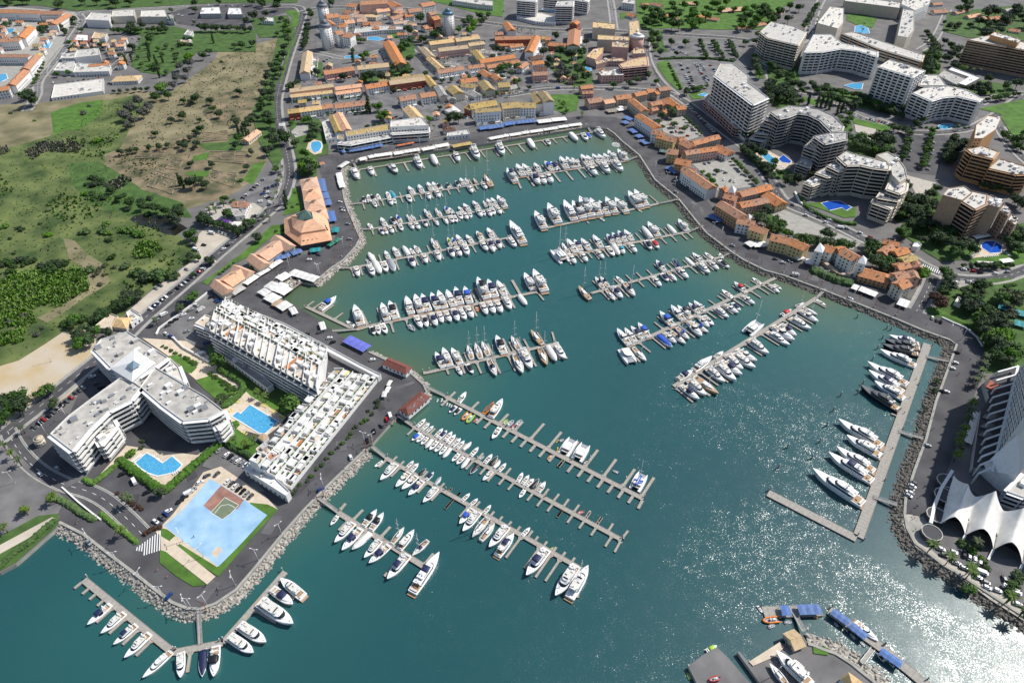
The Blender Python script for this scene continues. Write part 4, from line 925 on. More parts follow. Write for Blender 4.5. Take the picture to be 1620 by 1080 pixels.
marina('fourth west-quay pontoon', 'fourth grey pontoon off the west promenade lined with large motor yachts', 'A6: 570,682 720,640\nA7: 965,235', 2.6, 'A6: 310,715 570,682',
 'A6: 610,480 790,450 970,400 965,710 1130,675\nA7: 740,130 410,200 1025,310',
 '''A6: 548,443,618,645 f; 838,418,898,595 f; 920,398,990,575 m k; 1098,348,1155,525 m; 1192,328,1258,508 f; 1265,322,1340,495 m n; 1365,308,1442,472 m n; 1440,288,1512,465 f; 1530,278,1608,445 m
 A7: 228,210,278,358 m n; 312,205,362,348 m b; 428,130,518,308 f k; 522,143,592,293 m n; 605,148,675,270 m; 850,83,932,223 f; 930,60,1035,243 f
 A6: 762,738,722,652 o k; 812,738,787,638 o; 892,732,838,622 o; 1185,695,1120,622 r; 1268,672,1195,540 m; 1328,663,1280,540 m k; 1428,653,1360,515 m n; 1492,617,1440,498 m; 1578,608,1510,487 m
 A7: 262,508,202,392 m n; 328,493,262,388 f; 392,478,330,368 m; 430,410,420,365 r o; 518,448,465,337 m; 588,437,525,327 m; 653,433,590,317 m; 733,403,665,282 f; 873,362,800,268 x''', ('far side', 'near side'), fw=1.3)
marina('short west jetty', 'short grey jetty branching northwest beside the parasol terrace', 'A6: 525,672 30,438', 2.4, '', 'A6: 112,380 197,393 322,420 422,503',
 'A6: 355,342,180,478 m b; 460,595,548,648 o', ('near side', 'far side'), auto=False)
marina('fifth west-quay pontoon', 'fifth pontoon with tall masts, starting at the northern red-tiled kiosk', 'A7: -60,965 0,955 1130,700', 2.4, 'T21: 980,207 1010,195',
 'A7: 310,780 715,685 845,660 1100,595 170,975 465,970 770,945 1235,835',
 '''A7: 52,788,122,920 m n; 118,752,183,910 f; 197,752,275,890 f; 340,722,380,848 s; 408,705,460,845 s; 468,688,530,815 s; 597,642,670,800 m k; 732,640,805,765 s; 908,587,1018,718 s a
 A7: 290,985,240,908 m; 390,972,335,885 o k; 600,1000,528,848 s n; 838,980,762,803 s; 918,940,822,762 f; 1055,905,985,742 s a; 1138,870,1055,728 x; 1220,848,1115,712 f''', ('far side', 'near side'), fw=1.3)
marina('first lower-quay pontoon', 'pontoon of long fingers from the southern red-tiled kiosk, mostly empty', 'B3: 375,252\nB4: 1335,868', 2.6, 'B3: 135,150 375,252',
 '''B3: 475,200 725,305 1040,435 1195,515 325,345 700,535 785,585 980,685 1075,735 1170,785 1270,835 1370,890 1475,940 1575,1000
 B4: 275,65 460,155 640,255 850,345 1045,445 1245,550 1450,640 425,525 525,580 635,630 740,685 845,745 955,800 1065,855 1175,910 1280,970''',
 '''B3: 590,203,505,315 m; 890,308,775,432 w; 980,288,850,478 f; 1032,488,985,548 r l; 1097,498,1018,568 r g; 1110,540,1078,605 r r; 1182,493,1118,570 r; 292,268,270,300 j; 338,262,312,300 j; 358,288,332,322 j; 395,308,370,340 j; 420,318,398,350 j; 440,330,420,360 j
 B4: 488,222,438,250 r; 424,303,410,368 k y; 432,225,400,262 k y; 590,232,478,392 C; 722,288,622,452 C; 775,392,788,425 r; 757,445,690,500 r k; 1008,558,1072,585 r; 1158,612,1166,648 r; 1128,693,1072,712 k p; 1335,600,1240,770 C b
 B3: 408,420,485,348 o n; 462,445,535,372 o k; 545,498,625,415 r o; 595,528,665,435 r l; 668,518,722,478 r r; 868,705,950,580 o; 1458,918,1512,872 r o''', ('far side', 'near side'), auto=False, fw=1.5)
marina('second lower-quay pontoon', 'second lower pontoon crowded with small white motorboats near the quay', 'B5: 500,98\nT32: 692,172', 2.4, 'B5: 345,5 500,98',
 'B5: 1245,380 1540,540 435,185 1210,605 1410,715 1510,770\nB4: 325,760 435,815 540,870 650,930 770,995 890,1060 95,885 200,945 310,1000 415,1060\nT32: 495,0 570,30 640,70 735,115 285,30 350,65 425,100 500,145 590,215 650,250',
 '''B5: 630,15,540,95 o; 672,58,595,128 o; 715,88,635,150 o; 815,118,735,200 o; 860,138,770,225 o n; 915,152,835,245 o; 950,183,865,275 o; 1005,222,920,305 o; 1045,247,965,330 o; 1120,262,1025,350 x; 1195,317,1110,408 o; 1255,402,1195,445 r; 1342,392,1260,485 o; 1400,412,1318,515 x k; 1430,462,1355,540 x; 1490,487,1410,570 o
 B4: 48,587,-8,685 o; 115,615,42,708 o; 168,652,85,730 o; 222,655,132,760 x k; 290,685,210,795 m; 705,992,628,1022 r r
 B5: 482,248,575,162 o b; 535,263,608,188 o; 580,288,652,208 o; 627,328,703,232 x; 672,348,755,252 o; 730,368,802,278 o; 775,398,848,308 o; 815,433,898,328 x; 910,468,988,382 o; 960,498,1042,417 o; 1010,545,1090,437 x; 1105,603,1195,497 x k; 1240,673,1338,572 m
 B4: 10,855,68,768 o''', ('far side', 'near side'))
marina('third lower-quay pontoon', 'third lower pontoon with yachts moored on its near side', 'B5: 205,432\nB6: 1235,785', 2.4, 'B5: 60,330 205,432',
 'B5: 325,415 400,465 830,700 910,750 1000,800 260,630 545,800 690,885 840,970\nB6: 85,65 160,105 465,275 540,320 620,365 700,410 860,500 940,545 1025,595 1105,640 1190,690 25,250 155,325 570,690 740,785 925,900 1110,1000',
 '''B5: 503,460,425,535 o; 553,487,475,575 o; 635,542,555,615 x k; 718,582,635,665 o n; 795,632,722,725 x g; 1103,807,1020,885 o; 1188,862,1105,935 o; 1328,932,1250,1020 o
 B6: 788,418,717,490 o; 1003,592,962,628 r l
 B5: 85,525,172,462 o; 147,678,315,498 f; 312,748,455,588 m; 377,773,535,627 m; 446,838,598,678 m n; 602,914,748,752 f
 B6: 152,393,268,252 m b; 182,464,328,282 f; 267,515,408,332 s; 472,388,342,540 s; 418,608,583,412 f; 643,482,490,680 f n; 752,865,938,620 f n; 1012,1050,1203,767 f; 1303,785,1145,1050 S''', ('far side', 'near side'))
marina('fourth lower-quay pontoon', 'fourth lower pontoon ending beside a large white yacht', 'B7: 210,242 1025,752', 2.8, 'B7: 25,118 210,242',
 'B7: 280,155 445,215 705,375 1115,630 215,410 650,845 400,500 540,640',
 '''B7: 578,218,447,375 m k; 643,248,517,415 m k; 838,382,717,540 s; 933,412,787,595 f; 912,655,1063,505 s n; 1173,635,915,1008 F n
 B7: 138,362,205,268 o; 177,535,355,342 f; 248,610,425,397 m n; 342,600,520,440 x; 457,678,608,505 f; 503,730,695,555 m n; 677,885,875,645 f n''', ('far side', 'near side'), auto=False, fw=1.4)
marina('V-shaped pontoon', 'V-shaped pontoon with white yachts off the rounded south-west corner', 'T30: 530,425 1095,885 1410,825\nT31: 185,375', 3.0, 'T30: 1265,625 1270,835',
 'T30: 470,480 520,515 565,550 615,590 610,695 690,765 775,835 860,905 1185,1010 1560,850\nT31: 125,695 240,545',
 '''T30: 556,715,700,580 m n; 641,770,790,635 f; 720,840,865,710 f n; 790,925,950,765 f; 905,1050,1085,880 F; 1145,1050,1145,885 f; 1280,1040,1285,865 X; 1355,1045,1367,845 m k; 1610,895,1450,785 f; 1690,830,1515,715 f
 T31: 243,718,25,570 f; 238,588,100,485 m n; 158,425,303,540 f''', ('inner side', 'outer side'), auto=False, fw=1.3)
marina('first east-quay pontoon', 'northern pontoon off the east promenade packed with white motor yachts', 'A2: 1420,440 250,618', 2.4, 'A2: 1540,405 1420,440',
 'A2: 300,730 440,705 720,660 855,640 990,615 1130,590 1255,570 1390,545',
 'A2: 150,540,240,668 f n; 250,490,325,605 m; 315,487,405,595 m; 440,472,500,562 m; 552,455,635,548 m b; 615,460,700,540 o n; 715,412,790,530 m; 780,412,868,515 f; 840,418,918,505 f; 940,387,1025,495 m; 998,392,1068,480 m; 1060,378,1142,468 m; 1120,378,1195,460 m; 1180,370,1252,455 m; 1225,342,1308,445 f; 1330,332,1425,435 f; 497,698,420,580 m n; 567,692,495,592 m; 640,683,560,575 m; 1110,603,1015,497 m; 1245,578,1150,465 f; 1385,558,1280,445 f', ('near side', 'far side'))
marina('second east-quay pontoon', 'second pontoon off the east promenade with big yachts on one side only', 'T12: 930,208\nA4: 570,475', 2.6, 'T12: 1050,190 930,208', 'T12: 870,155\nA4: 570,320 1440,180',
 '''A4: 447,325,548,495 f; 585,248,698,440 f; 755,208,872,405 F; 845,217,965,385 f k; 920,177,1050,370 f g; 1035,188,1135,355 f; 1130,207,1225,340 m k; 1200,173,1305,325 f; 1298,177,1425,315 f; 1440,112,1575,270 f
 T12: 772,137,850,230 f
 A4: 1022,425,1005,398 r; 1192,402,1148,368 o; 1595,302,1558,283 o''', ('near side', 'far side'), auto=False)
marina('third east-quay pontoon', 'third pontoon off the east promenade with a catamaran at its end', 'A5: 1030,240\nA4: 800,775', 2.4, 'A5: 1165,200 1030,240',
 'A5: 440,260 705,210 550,415 775,375 885,350 995,330 1055,315\nA4: 1060,800',
 '''A4: 650,712,775,845 C M; 736,645,812,760 s; 790,610,885,745 m; 866,612,940,720 m n; 940,602,1035,720 m; 1067,567,1160,695 m
 A5: 135,282,208,385 m n; 190,267,273,370 m n; 252,248,338,360 m n; 320,237,408,345 m; 515,202,605,320 x; 570,162,685,305 f; 780,177,865,270 x; 896,127,995,245 f
 A4: 885,865,810,760 m; 1010,845,930,740 m; 1185,810,1100,715 m; 1295,785,1220,680 o; 1350,775,1280,660 x; 1405,760,1340,660 m t; 1535,745,1450,645 m
 A5: 612,443,550,347 o k; 693,433,610,340 o r''', ('near side', 'far side'))
marina('fourth east-quay pontoon', 'fourth pontoon off the east promenade with several sailing masts', 'A5: 1390,505\nT12: 500,775', 2.4, 'A5: 1500,470 1390,505', 'A5: 340,705 450,680 560,650 775,590 160,970 535,835 1105,690',
 '''T12: 420,735,495,820 s a
 A5: 10,735,100,858 s n; 65,730,155,840 s n; 235,725,308,790 o; 660,560,755,668 m n; 840,545,920,635 x n; 972,525,1060,610 x; 1048,480,1160,575 m; 1180,472,1270,540 o; 1340,475,1372,530 o
 A5: 225,988,130,865 s; 305,965,185,835 m n; 438,945,320,795 s n; 718,835,620,730 m; 795,778,715,695 o n; 885,778,785,675 s; 1005,753,890,635 m; 1235,700,1105,585 f; 1330,658,1225,560 m; 1445,638,1330,555 o k''', ('near side', 'far side'))
marina('fifth east-quay pontoon', 'fifth pontoon off the east promenade crowded on both sides', 'T13: 60,672\nB1: 150,802', 2.6, 'T13: 100,652 60,672', 'B1: 440,535 1020,300 1115,255 1400,130 400,855 1100,495 1395,365 1580,275\nB2: 890,85',
 '''B1: 40,620,175,785 m; 122,610,240,750 m; 188,590,320,715 m n; 265,555,385,705 m b; 495,435,645,585 m b; 615,370,755,525 m; 685,370,832,495 f k; 805,337,920,445 m n; 860,315,980,425 m; 1160,197,1280,283 o; 1290,115,1420,225 m r; 1485,65,1585,133 o
 B1: 205,985,105,820 C; 355,960,213,808 s; 630,815,475,680 x b; 675,765,540,650 m; 775,775,615,640 s n; 815,725,675,595 s b; 945,700,805,535 m; 1020,650,855,545 s b; 1025,595,910,475 m; 1075,575,965,470 o; 1235,495,1085,385 f; 1340,445,1185,350 m; 1360,415,1270,330 o n; 1515,350,1375,255 m
 B2: 985,75,895,5 m; 1003,43,935,-3 o''', ('near side', 'far side'))
marina('sixth east-quay pontoon', 'sixth pontoon off the east promenade, the long diagonal one', 'B2: 1325,115 35,915', 3.0, 'B2: 1395,58 1325,115', 'B2: 205,1055 435,905 980,545 1190,420 1285,355 1400,205',
 '''B2: 202,775,70,855 m n; 375,655,210,775 F; 478,602,398,658 m; 808,345,690,440 C M; 1088,228,1003,278 o r; 1207,162,1128,197 s
 B2: 260,1040,95,910 m n; 325,1005,160,860 f; 435,995,215,830 s a; 490,885,325,750 f; 590,875,410,712 f; 645,820,455,690 m n; 655,770,500,637 f; 765,760,560,627 f; 780,695,595,587 m; 885,632,705,502 f; 1075,552,873,427 F; 1115,515,915,377 m; 1135,468,995,357 m n; 1265,408,1080,307 f; 1330,343,1170,237 m; 1325,273,1195,203 s; 1400,188,1315,137 o''', ('near side', 'far side'))
marina('superyacht pontoon', 'long broad concrete pontoon for superyachts parallel to the palm-lined quay', 'T23: 1010,15\nT33: 572,155', 5.0, 'T23: 1150,140 1000,97 975,625 825,570 810,1045 665,985', 'T23: 880,290 780,455',
 '''C4: 138,172,395,240 F n; 97,210,410,290 F k; 78,253,395,335 F k; 58,298,370,430 F
 T23: 622,142,880,278 F; 630,193,855,325 F n; 668,262,860,368 f; 577,288,830,440 F k; 437,505,722,670 F; 490,605,712,730 f; 428,675,672,825 F; 376,715,660,890 F n; 274,820,600,1035 F''', ('east side', 'west side'), auto=False)
pontoon('broad concrete breakwater pontoon at the mouth of the basin', PP('T33', [(-5, 140), (568, 172)], DECKZ)[:0] + [P(1215, 779, DECKZ), P(1355, 851, DECKZ)], 4.6, (), (), name='pontoon')
FZ = DECKZ
fp = PP('C6', [(575, 215), (985, 200)], FZ)
pontoon('fuel pontoon with two short blue canopies facing the boatyard', fp, 5.5, (), [(P(855, 365, FZ, 'C6'), P(790, 220, FZ, 'C6'))])
pontoon('long pontoon with blue canopies angled beside the boatyard', PP('C6', [(1045, 200), (1420, 470), (1720, 720), (1900, 870)], FZ), 4.5, (), [(P(1265, 590, FZ, 'C6'), P(1350, 480, FZ, 'C6'))])
def flat_canopy(label, v, a, b, wd, mt, h=2.6, z=FZ, name='canopy', cat='canopy', posts=True, sag=.35, bays=1, group=None):
 pa, pb = P(*a, z + h, v), P(*b, z + h, v); d = pb - pa; l = d.length
 o = thing(name, label, cat, (pa.x, pa.y, z), math.atan2(d.y, d.x), group)
 mb = MB()
 n = max(1, bays); rings = []
 for i in range(n):
  for t in (0, .5, .999):
   k = 0 if t != .5 else sag; x = (i + t) * l / n
   rings.append([(x, -wd / 2, h - .35 + k * .4), (x, 0, h + k), (x, wd / 2, h - .35 + k * .4), (x, wd / 2, h - .45 + k * .4), (x, 0, h - .1 + k), (x, -wd / 2, h - .45 + k * .4)])
 mb.loft(rings, mt, smooth=False); mb.build('roof', o)
 if posts:
  pmesh = cached(('post', round(h, 1)), lambda m: m.box((0, 0, h / 2 - .15), (.14, .14, h - .3), 'metal'))
  k = max(1, int(l / 6))
  for i in range(k + 1):
   for s in (-1, 1): place(pmesh, 'post', o, (.15 + (l - .3) * i / k, s * (wd / 2 - .2), 0))
 return o
flat_canopy('short blue canopy on the western end of the fuel pontoon', 'C6', (700, 200), (768, 200), 5, 'blueawning')
flat_canopy('longer blue canopy on the fuel pontoon over small boats', 'C6', (822, 195), (985, 190), 5, 'blueawning', bays=3)
flat_canopy('blue canopy northern end of the angled boatyard pontoon', 'C6', (1065, 205), (1190, 292), 4, 'blueawning', bays=3)
flat_canopy('blue canopy middle of the angled boatyard pontoon beside a white cruiser', 'C6', (1195, 300), (1310, 392), 4, 'blueawning', bays=3)
flat_canopy('blue canopy on the outermost stretch of the angled boatyard pontoon', 'C6', (1410, 485), (1560, 590), 4, 'blueawning', bays=3)
for k, lab in (('1390,425,1230,282 m', 'white open cruiser moored outside the angled blue-canopied pontoon'), ('570,215,535,165 o', 'small white boat at the western tip of the fuel pontoon'), ('570,275,690,262 r o', 'orange and grey inflatable behind the fuel pontoon'),
  ('660,300,610,318 r', 'grey inflatable nearest the boatyard slip behind fuel pontoon'), ('780,280,725,285 r', 'grey inflatable moored below the short blue canopy'), ('970,238,930,240 r o', 'orange inflatable below the longer blue canopy'), ('1082,280,1110,315 r', 'white inflatable inside the northern blue canopy'),
  ('1150,322,1185,352 r k', 'first black inflatable inside the middle blue canopy'), ('1195,360,1235,405 r g', 'second grey inflatable inside the middle blue canopy'), ('1262,415,1305,455 r g', 'third grey inflatable inside the middle blue canopy'), ('1390,510,1440,560 o k', 'dark open boat inside the outermost blue canopy'), ('1470,560,1510,600 o k', 'dark open boat inside the outermost blue canopy, farther out'),
  ('245,450,170,490 o l', 'lime green rescue boat at the tip of the concrete wharf'), ('35,640,60,690 r l', 'lime green inflatable at the left face of the concrete wharf')):
 bx = parse_boats('C6: ' + k)[0]; boat(bx[0], bx[1], bx[2], bx[3], lab)
for k, lab in (('648,520,900,760 f', 'white yacht laid up ashore on the boatyard apron'), ('605,600,740,760 s', 'white sailing hull laid up ashore beside the larger yacht'), ('180,715,255,695 r r', 'red inflatable lying on the concrete wharf'), ('780,570,850,635 o', 'small white boat on a trailer in the boatyard')):
 bx = parse_boats('C6: ' + k)[0]; boat(bx[0], bx[1], bx[2], bx[3], lab, z=.6)
pilem = lambda m: (m.cyl((0, 0, -2), .42, 5.2, 'wood', 8), m.cyl((0, 0, 3.2), .55, .9, 'lampwhite', 8, r2=.12))
for i, (v, x, y) in enumerate([('T13', 563, 930), ('T13', 750, 1000), ('T13', 775, 1008), ('T13', 722, 1062), ('T23', 690, 48), ('T23', 660, 118), ('T23', 598, 270), ('T23', 567, 330), ('T23', 458, 345), ('T23', 412, 440), ('T23', 370, 535), ('T23', 325, 638), ('T23', 122, 672), ('T23', 275, 742), ('T23', 65, 800), ('T23', 12, 940)]):
 p = P(x, y, WATER, v); o = thing('mooring_pile', 'white-capped mooring pile in open water, %s from the north off the superyachts' % ORD[i + 1], 'pile', p, 0, 'white-capped mooring piles')
 place(cached(('post', 'mp'), pilem), 'post', o)
# ================================================================== buildings
CAMP = Vector((0, 0, CAM_H))
def facing(a, b, z=5):          # is the outside (right of a->b on a ccw polygon) of this edge turned to the viewer's side of the scene
 m = (a + b) / 2; d = b - a; n = Vector((d.y, -d.x, 0)); return n.dot(CAMP - Vector((m.x, m.y, z))) > -0.12 * n.length * (CAMP - m).length
def win_mesh(wd=1.2, ht=1.4):
 return cached(('window', wd, ht), lambda m: (m.box((0, 0, 0), (wd, .12, ht), 'glass'), m.box((0, -.02, -ht / 2 - .06), (wd + .2, .2, .1), 'white')))
def windows_on(o, inv, a, b, z0, floors, fh, step, wm, cap, ht=1.4):
 d = b - a; l = d.length; n = int((l - 1.2) / step)
 if n < 1: return 0
 t = d.normalized(); q = Vector((t.y, -t.x, 0)); ang = math.atan2(t.y, t.x); c = 0
 for f in range(floors):
  for i in range(n):
   if cap[0] <= 0: return c
   p = a + t * ((l - (n - 1) * step) / 2 + i * step) + q * .03
   place(wm, 'window', o, (p.x - inv.x, p.y - inv.y, z0 + f * fh + fh * .52), ang); cap[0] -= 1; c += 1
 return c
def roof_stuff(mb, poly, z, n, seed, mt='white'):
 rn = random.Random(seed); xs = [p[0] for p in poly]; ys = [p[1] for p in poly]; k = 0
 for _ in range(n * 12):
  if k >= n: break
  p = (min(xs) + rn.random() * (max(xs) - min(xs)), min(ys) + rn.random() * (max(ys) - min(ys)))
  if not inpoly(p, poly) or min(segdist(p, poly[i - 1], poly[i]) for i in range(len(poly))) < 2.0: continue
  s = rn.choice([(1.2, 1.2, 1), (2.6, 1.6, 1.1), (.9, .9, 1.6), (3.6, 2.6, 2.2), (1.6, .8, .8)])
  mb.box((p[0], p[1], z + s[2] / 2), s, rn.choice([mt, mt, 'greywall', 'metal']), rn.random() * .3 + .6); k += 1
BK = [0]
USED = []
def block(label, v, roof, h, wall='white', top='flatroof', floors=0, style='w', z0=0.0, name='apartment_block', cat='building', clutter=6, par=.8, bal=1.5, fin=0, step=3.4, cap=70, base=None, depthtop=None, fincol=None, balcol=None, group=None):
 """a flat-roofed building from its roof outline; style: one letter for all edges or one per edge.
 w windows, b balconies, f balconies between fins, - blank"""
 BK[0] += 1
 pts = PP(v, roof, h); st = list(style) if len(style) == len(pts) else [style] * len(pts)
 if area(pts) < 0:
  pts = pts[::-1]; st = st[::-1]; st = st[1:] + st[:1]
 USED.extend((pts[i - 1], pts[i], 3) for i in range(len(pts)))
 n = len(pts); c = sum((p for p in pts), Vector()) / n; inv = Vector((c.x, c.y, 0))
 o = thing(name, label, cat, (c.x, c.y, z0), 0, group)
 rel = [Vector((p.x - c.x, p.y - c.y, 0)) for p in pts]
 H = h - z0; fl = floors or max(1, round(H / 3.1)); fh = H / fl
 mb = MB(); mb.prism(rel, -.5, H, wall, top=top); mb.build('wall', o)
 mb = MB()
 for i in range(n):
  a, b = rel[i], rel[(i + 1) % n]; d = (b - a); L = d.length
  if L < .5: continue
  t = d / L; q = Vector((t.y, -t.x, 0))
  mb.beam(a - q * .12 + Vector((0, 0, H + par / 2)) + t * .02, b - q * .12 + Vector((0, 0, H + par / 2)) - t * .02, .24, par, wall)
 if clutter: roof_stuff(mb, [(p.x, p.y) for p in rel], H, int(clutter * 1.8), BK[0])
 rf = mb.build('roof', o)
 capn = [cap]; wm = win_mesh()
 for i in range(n):
  a, b = rel[i], rel[(i + 1) % n]; d = b - a; L = d.length
  if L < 2.5 or st[i] == '-' or not facing(a + inv, b + inv, h / 2): continue
  t = d / L; q = Vector((t.y, -t.x, 0)); ang = math.atan2(t.y, t.x)
  if st[i] == 'w': windows_on(o, Vector(), a, b, 0, fl, fh, step, wm, capn)
  else:
   for f in range(fl):
    z = f * fh
    if z0 == 0 and f == 0 and H > 9: continue
    m_ = (a + b) / 2
    mb = MB(); mb.box((0, -bal / 2, .02), (L - .1, bal, .3), balcol or wall); mb.box((0, -bal + .08, .55), (L - .1, .16, .95), balcol or wall)
    nd = max(1, int(L / 7))
    if st[i] == 'b':
     for k in range(1, nd): mb.box((-L / 2 + k * L / nd, -bal / 2 + .1, fh / 2), (.18, bal - .25, fh - .35), balcol or wall)
    bo = mb.build('balcony', o, (m_.x, m_.y, z), ang)
    mb = MB(); mb.box((0, -.03, 1.25), (L - .8, .1, min(2.2, fh - .7)), 'glass'); mb.build('glazing', bo)
   if st[i] == 'f':
    nf = max(2, int(L / (fin or 5.5))); fm = None
    for k in range(nf + 1):
     p = a + t * (.15 + (L - .3) * k / nf); mb = MB(); mb.box((0, -(bal + .5) / 2, H / 2), (.5 if not fincol else 1.2, bal + .5, H + .6), fincol or wall)
     if fm is None: fm = mb.mesh('fin')
     place(fm, 'fin', o, (p.x, p.y, 0), ang)
   if st[i] == 'b' or st[i] == 'f':
    mb = MB(); mb.box((0, -bal / 2, 0), (L, bal + .1, .3), balcol or wall); m_ = (a + b) / 2; mb.build('eaves', o, (m_.x, m_.y, H - .2), ang)
 return o
def gable(label, v, a, b, wd, hr, wall='white', top='terracotta', hip=False, rise=None, z0=0.0, step=3.0, cap=26, chim=2, name='house_row', cat='house', group=None, over=.5, floors=None, yard=0):
 """a pitched-roof house from the two ends of its ridge"""
 BK[0] += 1
 USED.append((P(*a, hr, v), P(*b, hr, v), wd / 2 + yard))
 A, B_ = P(*a, hr, v), P(*b, hr, v); d = B_ - A; L = d.length; ang = math.atan2(d.y, d.x); m_ = (A + B_) / 2
 rise = rise or min(3.0, wd * .24); he = hr - rise - z0
 o = thing(name, label, cat, (m_.x, m_.y, z0), ang, group)
 hw = wd / 2; hl = L / 2 + (wd * .3 if hip else 0); r = hr - z0
 mb = MB(); mb.prism([(-hl, -hw), (hl, -hw), (hl, hw), (-hl, hw)], -.5, he, wall)
 if not hip:
  for s in (-1, 1): mb.add([(s * hl, -hw, he), (s * hl, hw, he), (s * hl, 0, r - .05)], [(0, 1, 2) if s > 0 else (2, 1, 0)], wall)
 mb.build('wall', o)
 mb = MB(); e = over; x1 = hl + e; rl = L / 2 if hip else hl + e * .6; zl = he - e * rise / hw
 t = .22; vs = []
 for dz in (0, t): vs += [(-x1, -hw - e, zl + dz), (x1, -hw - e, zl + dz), (x1, hw + e, zl + dz), (-x1, hw + e, zl + dz), (-rl, 0, r + dz), (rl, 0, r + dz)]
 k = 6
 fs = [(6, 7, 11, 10), (8, 9, 10, 11), (0, 1, 7, 6), (2, 3, 9, 8), (1, 2, 8, 7), (3, 0, 6, 9), (5, 4, 0, 1)[::1], (4, 5, 2, 3)]
 fs += [(7, 8, 11), (9, 6, 10)]
 if not hip: fs += [(1, 5, 2), (3, 4, 0)]
 mb.add(vs, fs, top)
 mb.beam((-rl, 0, r + t), (rl, 0, r + t), .35, .18, top)
 rf = mb.build('roof', o)
 rn = random.Random(BK[0])
 for i in range(chim):
  x = -hl * .8 + 1.6 * hl * (i + .3 + rn.random() * .4) / chim; y = rn.choice((-1, 1)) * hw * .35
  place(cached(('chimney', wall), lambda m: (m.box((0, 0, .6), (.8, .7, 1.8), 'white'), m.box((0, 0, 1.55), (1.0, .9, .18), 'terracotta'))), 'chimney', rf, (x, y, r - rise * .35))
 if yard:
  sd = -1 if (Vector((math.sin(ang), -math.cos(ang), 0))).dot(CAMP - m_) > 0 else 1
  mb = MB(); y0 = sd * hw; y1 = sd * (hw + yard); mb.box((0, (y0 + y1) / 2 - sd * .05, .12), (L - .2, yard - .1, .3), rn.choice(['paving', 'pooltile', 'sandpave', 'paving'])); n = max(2, int(L / 6))
  for k in range(n + 1): mb.box((-L / 2 + .15 + (L - .3) * k / n, (y0 + y1) / 2, .9), (.25, yard - .4, 1.9), 'white')
  mb.box((0, y1 - sd * .1, .6), (L, .22, 1.2), 'white')
  for k in range(n):
   x = -L / 2 + (k + .5) * L / n; u = rn.random()
   if u < .5: mb.box((x + rn.uniform(-1, 1), y0 + sd * 1.6, 1.4), (L / n * .7, 3.0, 2.6), wall)
   elif u < .75: mb.box((x, y0 + sd * 1.5, 2.4), (L / n * .75, 2.8, .12), rn.choice(['canvas', 'wood', 'terracotta']))
   if rn.random() < .5: mb.box((x + 1, y1 - sd * 1.2, .7), (1.8, 1.4, .9), 'leafmid', .4, .6)
  mb.build('terrace', o)
 fl = floors or max(1, round(he / 2.9)); capn = [cap]; wm = win_mesh(1.1, 1.3)
 ca, sa = math.cos(ang), math.sin(ang)
 for (p, q) in (((-hl, -hw), (hl, -hw)), ((hl, hw), (-hl, hw)), ((hl, -hw), (hl, hw)), ((-hl, hw), (-hl, -hw))):
  pw, qw = (Vector((m_.x + k[0] * ca - k[1] * sa, m_.y + k[0] * sa + k[1] * ca, 0)) for k in (p, q))
  if facing(pw, qw): windows_on(o, Vector(), Vector((*p, 0)), Vector((*q, 0)), 0, fl, he / fl, step, wm, capn)
 return o
def pyramid(label, v, base, apex, hb, ha, wall, top, name='pavilion', cat='building', win=True, cap_mat=None):
 pts = ccw(PP(v, base, hb)); c = sum(pts, Vector()) / len(pts); ap = P(*apex, ha, v)
 o = thing(name, label, cat, (c.x, c.y, 0)); rel = [Vector((p.x - c.x, p.y - c.y, 0)) for p in pts]
 mb = MB(); mb.prism([p * .94 for p in rel], -.3, hb, wall); mb.build('wall', o)
 mb = MB(); n = len(rel); vs = [(p.x, p.y, hb) for p in rel] + [(ap.x - c.x, ap.y - c.y, ha)]
 mb.add(vs, [(i, (i + 1) % n, n) for i in range(n)], top); mb.add([(p.x, p.y, hb - .02) for p in rel], [tuple(range(n))[::-1]], top); mb.build('roof', o)
 if win:
  capn = [16]
  for i in range(n):
   a, b = rel[i] * .94, rel[(i + 1) % n] * .94
   if facing(a + c, b + c): windows_on(o, Vector(), a, b, 0, max(1, int(hb / 3)), min(hb, 3.0), 3, win_mesh(), capn)
 return o
def rows(area_, group, items, yard=0, ws=1.0, hs=1.0):
 """items: 'view: x1,y1,x2,y2 width height wall roof [hip]'"""
 rec = []
 for ln in items.strip().split('\n'):
  v, rest = ln.strip().split(':', 1)
  for it in rest.split(';'):
   k = it.split()
   if not k: continue
   x1, y1, x2, y2 = [float(q) for q in k[0].split(',')]
   ox, oy, s = VIEWS[v]; rec.append((ox + (x1 + x2) / 2 / s, v, (x1, y1), (x2, y2), float(k[1]) * ws, float(k[2]) * hs, k[3], k[4], len(k) > 5))
 rec.sort(key=lambda r: r[0])
 wn = {'white': 'white', 'cream': 'cream', 'pinkwall': 'pink', 'yellowwall': 'yellow', 'ochre': 'ochre', 'redwall': 'red', 'beige': 'beige', 'greywall': 'grey', 'sandstone': 'brown'}
 rn_ = {'terracotta': 'terracotta', 'salmon': 'salmon', 'oldtile': 'mossy', 'tantile': 'tan', 'browntile': 'brown', 'redtile': 'red', 'flatroof': 'grey'}
 for i, r in enumerate(rec):
  gable('%s-roofed %s house, %s from the west %s' % (rn_[r[7]], wn[r[6]], ORD[i + 1], area_), r[1], r[2], r[3], r[4], r[5], r[6], r[7], hip=r[8], group=group, yard=yard)
